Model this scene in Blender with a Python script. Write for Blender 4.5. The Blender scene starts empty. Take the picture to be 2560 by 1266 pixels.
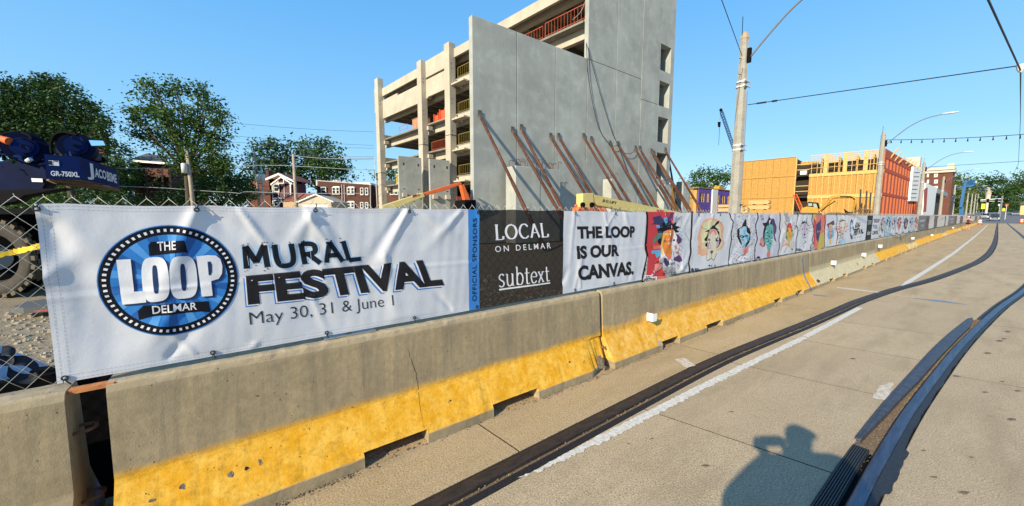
import bpy, bmesh, math, random
import numpy as np
from mathutils import Vector, Matrix, noise
from mathutils.geometry import tessellate_polygon

S = bpy.context.scene
COL = S.collection
R = math.radians
random.seed(7)

# ------------------------------------------------------------------ camera
# world: x runs along the street, y towards the fence and the site, z up, street surface z = 0
F, CX, CY, EYE = 920.0, 1280.0, 633.0, 1.66
PITCH = math.atan((CY - 541.0) / F)
YAW = R(52.7977)                     # optical axis turned left of the street direction
FW = Vector((math.cos(YAW) * math.cos(PITCH), math.sin(YAW) * math.cos(PITCH), -math.sin(PITCH)))
UP = Vector((math.cos(YAW) * math.sin(PITCH), math.sin(YAW) * math.sin(PITCH), math.cos(PITCH)))
RT = Vector((math.sin(YAW), -math.cos(YAW), 0))
EYEP = Vector((0, 0, EYE))
cam_d = bpy.data.cameras.new('camera')
cam = bpy.data.objects.new('camera', cam_d)
COL.objects.link(cam)
cam_d.sensor_width = 36.0
cam_d.lens = 36.0 * F / 2560.0
cam_d.clip_start = 0.05
cam_d.clip_end = 4000
cam.matrix_world = Matrix(((RT.x, UP.x, -FW.x, 0), (RT.y, UP.y, -FW.y, 0), (RT.z, UP.z, -FW.z, EYE), (0, 0, 0, 1)))
S.camera = cam

# ------------------------------------------------------------------ light
SUN_AZ, SUN_EL = R(197.0), R(26.5)   # where the sun stands (world angle from +x)
world = bpy.data.worlds.new('World'); S.world = world; world.use_nodes = True
nt = world.node_tree
bg = nt.nodes['Background']
sky = nt.nodes.new('ShaderNodeTexSky'); sky.sky_type = 'NISHITA'; sky.sun_disc = False
sky.sun_elevation = SUN_EL
sky.sun_rotation = R(90) - SUN_AZ
sky.air_density = 1.0; sky.dust_density = 0.35; sky.ozone_density = 2.0; sky.altitude = 100
# the clear, slightly hazy blue of the photograph: a gradient by elevation with a share of the physical sky
_g = nt.nodes.new('ShaderNodeTexCoord'); _s = nt.nodes.new('ShaderNodeSeparateXYZ'); nt.links.new(_g.outputs['Generated'], _s.inputs[0])
_r = nt.nodes.new('ShaderNodeValToRGB'); nt.links.new(_s.outputs['Z'], _r.inputs[0])
_e = _r.color_ramp.elements; _e[0].position = 0.0; _e[0].color = (.41, .68, .87, 1); _e[1].position = .75; _e[1].color = (.06, .27, .70, 1)
_m = _e.new(.17); _m.color = (.24, .57, .88, 1); _m = _e.new(.42); _m.color = (.13, .45, .88, 1)
_x = nt.nodes.new('ShaderNodeMix'); _x.data_type = 'RGBA'; _x.inputs[0].default_value = .22
_k = nt.nodes.new('ShaderNodeMix'); _k.data_type = 'RGBA'; _k.blend_type = 'MULTIPLY'; _k.inputs[0].default_value = 1; _k.inputs[7].default_value = (6.0, 6.0, 6.0, 1)
nt.links.new(_r.outputs[0], _k.inputs[6]); nt.links.new(_k.outputs[2], _x.inputs[6]); nt.links.new(sky.outputs[0], _x.inputs[7])
nt.links.new(_x.outputs[2], bg.inputs[0])
bg.inputs[1].default_value = 0.13
sd = bpy.data.lights.new('sun', 'SUN'); sun = bpy.data.objects.new('sun', sd); COL.objects.link(sun)
sd.energy = 4.7; sd.angle = R(0.53); sd.color = (1.0, 0.86, 0.64)
sv = Vector((math.cos(SUN_EL) * math.cos(SUN_AZ), math.cos(SUN_EL) * math.sin(SUN_AZ), math.sin(SUN_EL)))
sun.rotation_euler = sv.to_track_quat('Z', 'Y').to_euler()
sun.location = (-20, -10, 30)
S.view_settings.view_transform = 'Standard'; S.view_settings.look = 'None'
S.view_settings.exposure = 0.62; S.view_settings.gamma = 1.0
S.view_settings.use_curve_mapping = False
S.render.engine = 'CYCLES'
S.cycles.max_bounces = 6
S.cycles.transparent_max_bounces = 12

# ------------------------------------------------------------------ helpers
def ray(px, py):
    return (px - CX) / F * RT - (py - CY) / F * UP + FW
def hitY(px, py, y):
    d = ray(px, py); return EYEP + d * (y / d.y)
def hitX(px, py, x):
    d = ray(px, py); return EYEP + d * (x / d.x)
def hitZ(px, py, z=0.0):
    d = ray(px, py); return EYEP + d * ((z - EYE) / d.z)
def hitD(px, py, depth):
    return EYEP + ray(px, py) * depth
def hitP(px, py, C, n):
    d = ray(px, py); return EYEP + d * ((C - EYEP).dot(n) / d.dot(n))

def tag(o, label=None, cat=None, group=None, kind=None):
    if label: o['label'] = label
    if cat: o['category'] = cat
    if group: o['group'] = group
    if kind: o['kind'] = kind
    return o
WL = {}                                # world location of each built object
def thing(name, label, cat, loc=(0, 0, 0), group=None):
    o = bpy.data.objects.new(name, None); COL.objects.link(o)
    o.empty_display_size = 0.2
    o.location = loc; WL[o.name] = Vector(loc)
    return tag(o, label, cat, group)

class MB:
    def __init__(s): s.v = []; s.f = []; s.m = []
    def quad(s, a, b, c, d, m=0):
        n = len(s.v); s.v += [tuple(a), tuple(b), tuple(c), tuple(d)]; s.f.append((n, n+1, n+2, n+3)); s.m.append(m); return s
    def tri(s, a, b, c, m=0):
        n = len(s.v); s.v += [tuple(a), tuple(b), tuple(c)]; s.f.append((n, n+1, n+2)); s.m.append(m); return s
    def hexa(s, P, m=0):
        n = len(s.v); s.v += [tuple(p) for p in P]
        for f in ((0,3,2,1), (4,5,6,7), (0,1,5,4), (1,2,6,5), (2,3,7,6), (3,0,4,7)):
            s.f.append(tuple(n + i for i in f)); s.m.append(m)
        return s
    def box(s, x0, x1, y0, y1, z0, z1, m=0):
        return s.hexa([(x0,y0,z0),(x1,y0,z0),(x1,y1,z0),(x0,y1,z0),(x0,y0,z1),(x1,y0,z1),(x1,y1,z1),(x0,y1,z1)], m)
    def obox(s, o, U, V, W, m=0):          # corner + three edge vectors
        o, U, V, W = map(Vector, (o, U, V, W))
        return s.hexa([o, o+U, o+U+V, o+V, o+W, o+U+W, o+U+V+W, o+V+W], m)
    def bar(s, a, b, w, h, m=0, up=(0,0,1)):  # beam with rectangular section
        a, b = Vector(a), Vector(b); d = (b-a).normalized(); up = Vector(up)
        if abs(d.dot(up)) > .97: up = Vector((0,1,0)) if abs(d.y) < .9 else Vector((1,0,0))
        sx = d.cross(up).normalized() * w; sz = sx.cross(d).normalized() * h
        return s.obox(a - sx/2 - sz/2, sx, b-a, sz, m)
    def tube(s, pts, r, n=8, m=0, cap=True):
        pts = [Vector(p) for p in pts]; k = len(pts)
        rr = r if isinstance(r, (list, tuple)) else [r]*k
        base = len(s.v); ref = None
        for i, p in enumerate(pts):
            d = (pts[min(i+1, k-1)] - pts[max(i-1, 0)])
            if d.length < 1e-9: d = Vector((0,0,1))
            d.normalize()
            if ref is None:
                ref = Vector((0,0,1)) if abs(d.z) < .9 else Vector((1,0,0))
            a = (ref - d*ref.dot(d))
            if a.length < 1e-5: a = d.orthogonal()
            a.normalize(); b = d.cross(a); ref = a
            for j in range(n):
                t = 2*math.pi*j/n
                s.v.append(tuple(p + (a*math.cos(t) + b*math.sin(t))*rr[i]))
        for i in range(k-1):
            for j in range(n):
                j2 = (j+1) % n
                s.f.append((base+i*n+j, base+i*n+j2, base+(i+1)*n+j2, base+(i+1)*n+j)); s.m.append(m)
        if cap and n > 2:
            s.f.append(tuple(base+j for j in range(n-1, -1, -1))); s.m.append(m)
            s.f.append(tuple(base+(k-1)*n+j for j in range(n))); s.m.append(m)
        return s
    def prism(s, poly, z0, z1, m=0):        # plan polygon, vertical sides
        n = len(s.v); k = len(poly)
        s.v += [(p[0], p[1], z0) for p in poly] + [(p[0], p[1], z1) for p in poly]
        s.f.append(tuple(range(n+k-1, n-1, -1))); s.m.append(m)
        s.f.append(tuple(range(n+k, n+2*k))); s.m.append(m)
        for i in range(k):
            j = (i+1) % k; s.f.append((n+i, n+j, n+k+j, n+k+i)); s.m.append(m)
        return s
    def slab(s, poly3, off, m=0):           # planar polygon extruded by a vector
        n = len(s.v); k = len(poly3); off = Vector(off)
        s.v += [tuple(p) for p in poly3] + [tuple(Vector(p)+off) for p in poly3]
        s.f.append(tuple(range(n+k-1, n-1, -1))); s.m.append(m)
        s.f.append(tuple(range(n+k, n+2*k))); s.m.append(m)
        for i in range(k):
            j = (i+1) % k; s.f.append((n+i, n+j, n+k+j, n+k+i)); s.m.append(m)
        return s
    def loft(s, rings, m=0, closed=True, caps=True):
        n = len(s.v); k = len(rings[0])
        for r in rings: s.v += [tuple(p) for p in r]
        for i in range(len(rings)-1):
            for j in range(k if closed else k-1):
                j2 = (j+1) % k
                s.f.append((n+i*k+j, n+i*k+j2, n+(i+1)*k+j2, n+(i+1)*k+j)); s.m.append(m)
        if caps and closed:
            s.f.append(tuple(range(n+k-1, n-1, -1))); s.m.append(m)
            e = n+(len(rings)-1)*k; s.f.append(tuple(range(e, e+k))); s.m.append(m)
        return s
    def ball(s, c, r, m=0, nu=10, nv=7):
        c = Vector(c); r = Vector((r,r,r)) if not hasattr(r, '__len__') else Vector(r)
        n = len(s.v)
        s.v.append((c.x, c.y, c.z-r.z))
        for i in range(1, nv):
            t = math.pi*i/nv - math.pi/2
            for j in range(nu):
                a = 2*math.pi*j/nu
                s.v.append((c.x+r.x*math.cos(t)*math.cos(a), c.y+r.y*math.cos(t)*math.sin(a), c.z+r.z*math.sin(t)))
        s.v.append((c.x, c.y, c.z+r.z)); top = len(s.v)-1
        for j in range(nu):
            j2 = (j+1) % nu
            s.f.append((n, n+1+j2, n+1+j)); s.m.append(m)
            s.f.append((top, top-nu+j, top-nu+j2)); s.m.append(m)
            for i in range(nv-2):
                a = n+1+i*nu; s.f.append((a+j, a+j2, a+nu+j2, a+nu+j)); s.m.append(m)
        return s
    def build(s, name, mats, parent=None, smooth=False, bevel=0.0, label=None):
        if not isinstance(mats, (list, tuple)): mats = [mats]
        org = WL[parent.name] if parent is not None else Vector((0,0,0))
        me = bpy.data.meshes.new(name)
        v = s.v if org.length == 0 else [(p[0]-org.x, p[1]-org.y, p[2]-org.z) for p in s.v]
        me.from_pydata(v, [], s.f)
        for mt in mats: me.materials.append(mt)
        if len(mats) > 1: me.polygons.foreach_set('material_index', s.m)
        if smooth: me.polygons.foreach_set('use_smooth', [True]*len(me.polygons))
        me.update()
        o = bpy.data.objects.new(name, me); COL.objects.link(o)
        if parent is not None: o.parent = parent
        WL[o.name] = org.copy()
        if bevel:
            b = o.modifiers.new('bevel', 'BEVEL'); b.width = bevel; b.segments = 2; b.limit_method = 'ANGLE'; b.angle_limit = R(40)
        if label: o['label'] = label
        return o

def kids(o): return [c for c in COL.objects if c.parent == o]
KIDS = {}
def copy_tree(o, delta=(0,0,0), parent=None, label=None):
    c = o.copy(); COL.objects.link(c)
    if parent is not None: c.parent = parent
    else: c.location = Vector(o.location) + Vector(delta)
    if label: c['label'] = label
    if o.name not in KIDS: KIDS[o.name] = kids(o)
    for ch in KIDS[o.name]: copy_tree(ch, parent=c)
    return c

def curve_pts(P, n):                     # Catmull-Rom through points
    P = [Vector(p) for p in P]; out = []
    Q = [P[0]*2-P[1]] + P + [P[-1]*2-P[-2]]
    for i in range(len(P)-1):
        a, b, c, d = Q[i:i+4]
        for k in range(n):
            t = k/n
            out.append(.5*((2*b)+(c-a)*t+(2*a-5*b+4*c-d)*t*t+(3*b-a-3*c+d)*t**3))
    out.append(P[-1]); return out
def sag(a, b, s, n=14):
    a, b = Vector(a), Vector(b)
    return [a.lerp(b, i/n) - Vector((0,0,4*s*(i/n)*(1-i/n))) for i in range(n+1)]
def interp(tab, x):
    return float(np.interp(x, [t[0] for t in tab], [t[1] for t in tab]))

# ------------------------------------------------------------------ materials
MATS = {}
def mat(name, col, rough=.8, var=.0, scale=6.0, bump=0.0, bscale=60.0, metal=0.0, col2=None, spec=.5, stretch=None, detail=6.0):
    if name in MATS: return MATS[name]
    m = bpy.data.materials.new(name); m.use_nodes = True; MATS[name] = m
    t = m.node_tree; N = t.nodes; L = t.links; b = N['Principled BSDF']
    b.inputs['Roughness'].default_value = rough; b.inputs['Metallic'].default_value = metal
    b.inputs['Specular IOR Level'].default_value = spec
    c4 = (*col, 1)
    b.inputs['Base Color'].default_value = c4
    if var or bump:
        tc = N.new('ShaderNodeTexCoord'); mp = N.new('ShaderNodeMapping')
        L.new(tc.outputs['Object'], mp.inputs[0])
        if stretch: mp.inputs['Scale'].default_value = stretch
    if var:
        n1 = N.new('ShaderNodeTexNoise'); n1.inputs['Scale'].default_value = scale; n1.inputs['Detail'].default_value = detail; n1.inputs['Roughness'].default_value = .65
        L.new(mp.outputs[0], n1.inputs['Vector'])
        rp = N.new('ShaderNodeValToRGB')
        lo = tuple(c*(1-var) for c in col) if col2 is None else col
        hi = tuple(min(1, c*(1+var)) for c in col) if col2 is None else col2
        rp.color_ramp.elements[0].position = .32; rp.color_ramp.elements[0].color = (*lo, 1)
        rp.color_ramp.elements[1].position = .68; rp.color_ramp.elements[1].color = (*hi, 1)
        L.new(n1.outputs['Fac'], rp.inputs[0]); L.new(rp.outputs[0], b.inputs['Base Color'])
    if bump:
        n2 = N.new('ShaderNodeTexNoise'); n2.inputs['Scale'].default_value = bscale; n2.inputs['Detail'].default_value = 8
        L.new(mp.outputs[0], n2.inputs['Vector'])
        bp = N.new('ShaderNodeBump'); bp.inputs['Strength'].default_value = bump; bp.inputs['Distance'].default_value = .02
        L.new(n2.outputs['Fac'], bp.inputs['Height']); L.new(bp.outputs[0], b.inputs['Normal'])
    return m

def nodes_of(name):
    m = bpy.data.materials.new(name); m.use_nodes = True; MATS[name] = m
    t = m.node_tree; return m, t.nodes, t.links, t.nodes['Principled BSDF']
def N_noise(N, L, vec, scale, detail=6, rough=.6):
    n = N.new('ShaderNodeTexNoise'); n.inputs['Scale'].default_value = scale; n.inputs['Detail'].default_value = detail
    n.inputs['Roughness'].default_value = rough; L.new(vec, n.inputs['Vector']); return n.outputs['Fac']
def N_map(N, L, v, a, b, c=0.0, d=1.0, smooth=False):
    n = N.new('ShaderNodeMapRange'); n.inputs[1].default_value = a; n.inputs[2].default_value = b
    n.inputs[3].default_value = c; n.inputs[4].default_value = d
    if smooth: n.interpolation_type = 'SMOOTHSTEP'
    L.new(v, n.inputs[0]); return n.outputs[0]
def N_mix(N, L, f, a, b, mode='MIX'):
    n = N.new('ShaderNodeMix'); n.data_type = 'RGBA'; n.blend_type = mode
    for s, x in ((n.inputs[0], f), (n.inputs[6], a), (n.inputs[7], b)):
        if hasattr(x, 'links') or isinstance(x, bpy.types.NodeSocket): L.new(x, s)
        elif isinstance(x, (int, float)): s.default_value = x
        else: s.default_value = (*x, 1)
    return n.outputs[2]
def N_math(N, L, op, a, b=0.0):
    n = N.new('ShaderNodeMath'); n.operation = op
    for s, x in ((n.inputs[0], a), (n.inputs[1], b)):
        if isinstance(x, bpy.types.NodeSocket): L.new(x, s)
        else: s.default_value = x
    return n.outputs[0]
def N_vor(N, L, vec, scale):
    n = N.new('ShaderNodeTexVoronoi'); n.inputs['Scale'].default_value = scale; L.new(vec, n.inputs['Vector']); return n

def speckled(name, base, alt, dark, fine=260., pit=0.0, bumpd=.004, rnd=.35):
    """weathered concrete: broad blotches, aggregate speckle and small pits"""
    m, N, L, b = nodes_of(name)
    tc = N.new('ShaderNodeTexCoord'); geo = N.new('ShaderNodeNewGeometry')
    v = geo.outputs['Position']
    big = N_noise(N, L, v, 1.3, 5, .6); mid = N_noise(N, L, v, 14., 6, .7); fn = N_noise(N, L, v, fine, 3, .7)
    c = N_mix(N, L, N_map(N, L, big, .35, .65), base, alt)
    c = N_mix(N, L, N_map(N, L, mid, .3, .72, 0, .55), c, dark)
    sp = N_vor(N, L, v, fine*.45)
    c = N_mix(N, L, N_map(N, L, fn, .52, .64, 0, .85), c, tuple(x*.40 for x in dark))
    c = N_mix(N, L, N_map(N, L, fn, .46, .34, 0, .8), c, tuple(min(1, x*1.6) for x in base))
    # old stains, rubbed tracks and a tint that differs from slab to slab
    oi = N.new('ShaderNodeObjectInfo'); mp = N.new('ShaderNodeMapping'); L.new(v, mp.inputs[0]); mp.inputs['Scale'].default_value = (.22, 1, 1)
    trk = N_noise(N, L, mp.outputs[0], 3.2, 5, .62); bl = N_noise(N, L, v, 4.2, 8, .78); fine_st = N_noise(N, L, v, 19., 5, .8)
    c = N_mix(N, L, N_map(N, L, oi.outputs['Random'], 0, 1, 0, .38), c, tuple(x*.78 for x in (base[0], base[1], base[2]*1.08)))
    c = N_mix(N, L, N_map(N, L, trk, .48, .70, 0, .62), c, tuple(x*.62 for x in base))
    c = N_mix(N, L, N_map(N, L, bl, .60, .72, 0, .55), c, tuple(x*.55 for x in base))
    c = N_mix(N, L, N_map(N, L, fine_st, .66, .74, 0, .7), c, tuple(x*.35 for x in base))
    if pit:
        pv = N_vor(N, L, v, 26.); pm = N_noise(N, L, v, 5., 2)
        pf = N_map(N, L, pv.outputs['Distance'], .10, .16, 1, 0)
        pf = N_math(N, L, 'MULTIPLY', pf, N_map(N, L, pm, .5, .56))
        c = N_mix(N, L, N_math(N, L, 'MULTIPLY', pf, .85), c, tuple(x*.12 for x in dark))
    L.new(c, b.inputs['Base Color']); b.inputs['Roughness'].default_value = .9
    b.inputs['Specular IOR Level'].default_value = .25
    bp = N.new('ShaderNodeBump'); bp.inputs['Strength'].default_value = rnd*2; bp.inputs['Distance'].default_value = bumpd
    h = N_math(N, L, 'ADD', fn, N_math(N, L, 'MULTIPLY', mid, 1.2))
    if pit: h = N_math(N, L, 'SUBTRACT', h, N_math(N, L, 'MULTIPLY', pf, 2.5))
    L.new(h, bp.inputs['Height']); L.new(bp.outputs[0], b.inputs['Normal'])
    return m

M_road = speckled('road concrete', (.46,.36,.22), (.54,.43,.275), (.34,.265,.16), 95., bumpd=.006)
M_roadA = speckled('road concrete tan', (.46,.345,.185), (.52,.40,.24), (.35,.26,.14), 85., bumpd=.006)
M_site = speckled('site gravel', (.34,.27,.17), (.42,.34,.22), (.20,.155,.10), 60., bumpd=.03)
M_asphalt = speckled('asphalt', (.17,.175,.18), (.22,.22,.22), (.11,.11,.115), 120.)
M_stone = mat('gravel stone', (.40,.33,.22), .9, .35, 9.)
M_soil = mat('joint dirt', (.075,.06,.04), .95, .4, 30., .4)
M_steel_rust = mat('rail steel brown', (.028,.024,.022), .5, .5, 26., .5, 120., metal=.4, stretch=(.3,1,1), col2=(.075,.052,.038))
M_rail_blue = mat('polished rail steel', (.07,.088,.125), .40, .4, 30., .3, 110., metal=.85, stretch=(.10,1,1), col2=(.15,.175,.23))
M_plate = mat('guard plate steel', (.055,.065,.085), .5, .25, 14., .4, 90., metal=.6, col2=(.12,.13,.15))
M_rubber = mat('black rubber', (.02,.021,.023), .55, .4, 40., .2)
M_sand = mat('sand in groove', (.20,.13,.07), .95, .5, 60., .8, 120.)
M_white_paint = mat('road white paint', (.46,.42,.33), .8, .12, 34., .3, col2=(.70,.70,.65), detail=9.)
M_white = mat('white', (.8,.8,.78), .6)
M_black = mat('black print', (.012,.011,.014), .55, spec=.3)
M_dark = mat('dark steel', (.007,.007,.008), .85, spec=.06)
M_conc_wall = None

def precast(name, base, streak=.12, blotch=.12, warm=None):
    m, N, L, b = nodes_of(name)
    geo = N.new('ShaderNodeNewGeometry'); mp = N.new('ShaderNodeMapping'); L.new(geo.outputs['Position'], mp.inputs[0])
    mp.inputs['Scale'].default_value = (1, 1, .09)
    tint = N.new('ShaderNodeObjectInfo')
    st = N_noise(N, L, mp.outputs[0], 1.6, 7, .7); bl = N_noise(N, L, geo.outputs['Position'], .55, 7, .68); fi = N_noise(N, L, geo.outputs['Position'], 9., 6, .7)
    lo = tuple(c*(1-blotch*2) for c in base); hi = tuple(min(1, c*(1+blotch)) for c in base)
    c = N_mix(N, L, N_map(N, L, bl, .35, .65), lo, hi)
    c = N_mix(N, L, N_map(N, L, st, .48, .75, 0, streak*3), c, tuple(x*.62 for x in base))
    c = N_mix(N, L, N_map(N, L, fi, .3, .7, 0, .22), c, tuple(x*.75 for x in base))
    c = N_mix(N, L, N_map(N, L, tint.outputs['Random'], 0, 1, 0, .30), c, tuple(x*.72 for x in base))
    pat = N_noise(N, L, geo.outputs['Position'], 1.1, 2, .5); ring = N_math(N, L, 'MULTIPLY', N_map(N, L, pat, .60, .63), N_map(N, L, pat, .68, .64))
    c = N_mix(N, L, N_math(N, L, 'MULTIPLY', ring, .16), c, tuple(min(1, x*1.35) for x in base))
    dr = N_noise(N, L, mp.outputs[0], 5.5, 4, .7); c = N_mix(N, L, N_map(N, L, dr, .60, .72, 0, .45), c, tuple(x*.5 for x in base))
    L.new(c, b.inputs['Base Color']); b.inputs['Roughness'].default_value = .88; b.inputs['Specular IOR Level'].default_value = .2
    bp = N.new('ShaderNodeBump'); bp.inputs['Strength'].default_value = .25; bp.inputs['Distance'].default_value = .02
    L.new(fi, bp.inputs['Height']); L.new(bp.outputs[0], b.inputs['Normal'])
    return m
M_panel = precast('precast wall grey', (.40,.42,.385), .12, .13)
M_precast = precast('precast beige', (.50,.455,.36), .10, .08)
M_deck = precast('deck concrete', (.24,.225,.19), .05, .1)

def barrier_mat(name, paint, h0, h1, foot=.075, conc=(.31,.245,.145), wear=.5):
    m, N, L, b = nodes_of(name)
    geo = N.new('ShaderNodeNewGeometry'); v = geo.outputs['Position']
    sep = N.new('ShaderNodeSeparateXYZ'); L.new(v, sep.inputs[0]); z = sep.outputs['Z']
    mp = N.new('ShaderNodeMapping'); L.new(v, mp.inputs[0]); mp.inputs['Scale'].default_value = (1, 1, .12)
    big = N_noise(N, L, v, 1.7, 5); mid = N_noise(N, L, v, 22., 6, .7); fn = N_noise(N, L, v, 150., 4, .7); st = N_noise(N, L, mp.outputs[0], 7., 6, .7)
    c = N_mix(N, L, N_map(N, L, big, .35, .65), conc, tuple(x*1.35 for x in conc))
    c = N_mix(N, L, N_map(N, L, st, .45, .70, 0, .65), c, (.19,.165,.125))
    c = N_mix(N, L, N_map(N, L, st, .42, .25, 0, .55), c, (.42,.34,.20))
    c = N_mix(N, L, N_map(N, L, mid, .35, .7, 0, .5), c, tuple(x*.6 for x in conc))
    # the cast top edge is worn paler
    c = N_mix(N, L, N_math(N, L, 'MULTIPLY', N_map(N, L, z, .765, .83), N_map(N, L, mid, .45, .6, .25, .9)), c, (.44,.36,.24))
    # paint band with a sprayed upper edge
    zz = N_math(N, L, 'ADD', z, N_math(N, L, 'MULTIPLY', N_math(N, L, 'SUBTRACT', big, .5), .10))
    p = N_map(N, L, zz, h1+.02, h1-.045, 0, 1, True)
    lowb = N_map(N, L, N_math(N, L, 'ADD', z, N_math(N, L, 'MULTIPLY', N_math(N, L, 'SUBTRACT', mid, .5), .02)), foot-.006, foot+.006)
    p = N_math(N, L, 'MULTIPLY', p, lowb)
    wr = N_map(N, L, mid, .64, .70, 1, 1-wear)
    p = N_math(N, L, 'MULTIPLY', p, wr)
    thin = N_map(N, L, z, .34, .40, 1, .62, True)
    p = N_math(N, L, 'MULTIPLY', p, thin)
    pc = N_mix(N, L, N_map(N, L, N_noise(N, L, v, 7., 9, .8), .42, .60), paint, tuple(min(1, x*k) for x, k in zip(paint, (1.16, 1.42, 6.0) if paint[2] < .2 else (.85, .82, .7))))
    pc = N_mix(N, L, N_map(N, L, mid, .48, .66, 0, .55), pc, tuple(x*.62 for x in paint))
    c = N_mix(N, L, p, c, pc)
    pv = N_vor(N, L, v, 34.); pm = N_noise(N, L, v, 24., 3)
    pf = N_math(N, L, 'MULTIPLY', N_map(N, L, N_math(N, L, 'ADD', pv.outputs['Distance'], N_math(N, L, 'MULTIPLY', fn, .15)), .17, .23, 1, 0), N_map(N, L, pm, .55, .62))
    c = N_mix(N, L, N_math(N, L, 'MULTIPLY', pf, .8), c, (.05,.04,.03))
    L.new(c, b.inputs['Base Color']); b.inputs['Roughness'].default_value = .88; b.inputs['Specular IOR Level'].default_value = .25
    h = N_math(N, L, 'ADD', N_math(N, L, 'MULTIPLY', mid, .9), N_math(N, L, 'MULTIPLY', fn, .5))
    h = N_math(N, L, 'SUBTRACT', h, N_math(N, L, 'MULTIPLY', pf, 3.0))
    bp = N.new('ShaderNodeBump'); bp.inputs['Strength'].default_value = .6; bp.inputs['Distance'].default_value = .005
    L.new(h, bp.inputs['Height']); L.new(bp.outputs[0], b.inputs['Normal'])
    return m
YEL = (.66,.32,.012)
M_bar_y = barrier_mat('barrier yellow', YEL, .08, .385)
M_bar_y2 = barrier_mat('barrier yellow worn', (.64,.32,.02), .08, .44, wear=.8)
M_bar_w = barrier_mat('barrier cream', (.56,.50,.34), .02, .47, foot=.07, wear=.5)
M_bar_g = barrier_mat('barrier plain', (.34,.29,.19), .02, .2, wear=.8)
# ------------------------------------------------------------------ ground, street, rails
def gz(x, y=0.0):                        # the far street climbs gently
    t = max(0.0, min(1.0, (x - 150.0) / 150.0))
    return 3.6 * t * t * (3 - 2 * t)
g = MB()
gx = [-900, -300, -100, -30, 0, 30, 60, 100, 140] + [150 + 10*i for i in range(1, 16)] + [400, 700, 1500, 3000]
gy = [-1500, -400, -100, -30, 0, 30, 60, 100, 200, 500, 1500, 3000]
n0 = 0
for i, x in enumerate(gx):
    for y in gy: g.v.append((x, y, gz(x) - .055))
for i in range(len(gx)-1):
    for j in range(len(gy)-1):
        a = i*len(gy)+j; g.f.append((a, a+len(gy), a+len(gy)+1, a+1)); g.m.append(0)
tag(g.build('ground', M_site), kind='structure')

rail1 = [(-12,1.70),(-6,1.82),(-2,1.90),(.74,1.915),(2.5,1.93),(4.2,1.93),(5.5,1.865),(6.95,1.765),(8.4,1.69),(9.8,1.62),(11.9,1.41),(14.7,1.03),(19.2,.62),(23.2,.37),(30,.2),(44,.12),(80,.15),(142,.2)]
rx = [p[0] for p in rail1]
_f = curve_pts([(a, b, 0) for a, b in rail1], 12)
RT1 = [(p.x, p.y) for p in _f]
def y1(x): return interp(RT1, x)                    # barrier-side edge of the first rail
rail2 = [(-12,.18),(-4,.33),(0,.375),(2.84,.37),(3.6,.36),(4.5,.335),(5.6,.28),(7.0,.20),(8.6,.08),(11.2,-.15),(14.5,-.50),(19.2,-.86),(23,-1.08),(30,-1.24),(44,-1.31),(80,-1.28),(142,-1.23)]
_f = curve_pts([(a, b, 0) for a, b in rail2], 12)
RT2 = [(p.x, p.y) for p in _f]
def y2(x): return interp(RT2, x)                    # centre of the second rail head

road = tag(MB().box(-14, 141, -9, 3.35, -.05, -.032).build('road', M_soil), kind='structure')
def xs_between(a, b):
    n = max(2, int((b-a)/(.25 if a < 30 else 2)))
    return [a+(b-a)*i/n for i in range(n+1)]
def slab(x0, x1, fa, fb, m, skew=.22, gap=.006):
    b = MB(); ra = []
    for t in xs_between(x0+gap, x1-gap):
        ya, yb = fa(t), fb(t)
        xa, xb = t-skew*(ya-1.7), t-skew*(yb-1.7)
        ya, yb = fa(xa), fb(xb)
        ra.append([(xa, ya, -.034), (xa, ya, -.004), (xa, ya-.004*(1 if ya > yb else -1), 0), (xb, yb+.004*(1 if ya > yb else -1), 0), (xb, yb, -.004), (xb, yb, -.034)])
    b.loft(ra, closed=True, caps=True); b.m[-1] = b.m[-2] = 1
    return b.build('slab', [m, M_soil], road)
def joints(first, step, far=141):
    o = [-13.5]; o += first
    while o[-1] < far: o.append(o[-1]+step)
    return o
JB = joints([-9, -6.1, -3.1, -.1, 2.75, 4.45, 5.98, 7.52, 10.82], 3.05)
for i in range(len(JB)-1):
    a, b = JB[i], JB[i+1]
    slab(a, b, lambda x: y1(x)-.205, lambda x: y2(x)+(.155 if x < 9.6 else .09), M_road)
JA = joints([-9.5, -5.8, -2.2, 1.55, 4.6, 8.3], 3.7)
for i in range(len(JA)-1): slab(JA[i], JA[i+1], lambda x: 3.3, lambda x: y1(x)+.008, M_roadA, skew=.1)
JC = joints([-9, -5, -1.2, 2.4, 5.6, 8.8], 3.3)
for i in range(len(JC)-1):
    slab(JC[i], JC[i+1], lambda x: y2(x)-.085, lambda x: -4.2, M_road)
    slab(JC[i], JC[i+1], lambda x: -4.215, lambda x: -8.9, M_road)

def strip(fc, x0, x1, prof, m, parent, name, step=.12, closed=True):
    """loft a lateral profile [(dy, z)...] along the line y = fc(x)"""
    b = MB(); rings = []; x = x0; xs = []
    while x < x1: xs.append(x); x += step if x < 30 else 1.0
    xs.append(x1)
    for x in xs: rings.append([(x, fc(x)+dy, z) for dy, z in prof])
    b.loft(rings, closed=closed, caps=closed)
    return b.build(name, m, parent, smooth=False)
t1 = thing('tram_rail', 'long dark brown tram rail beside the white line, nearest the concrete barriers', 'rail', (0, 1.9, 0), 'tram rails sunk in the street')
strip(y1, -12, 141, [(.004,-.03),(.004,-.002),(-.012,.001),(-.016,-.03)], M_rubber, t1, 'rubber_edge')
strip(y1, -12, 141, [(-.018,-.03),(-.018,.003),(-.03,.006),(-.085,.006),(-.105,.002),(-.112,-.03)], M_steel_rust, t1, 'rail_head')
strip(y1, -12, 141, [(-.113,-.03),(-.113,-.016),(-.150,-.012),(-.150,-.03)], M_sand, t1, 'groove_fill')
pr = [(-.151,-.03)]
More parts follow.
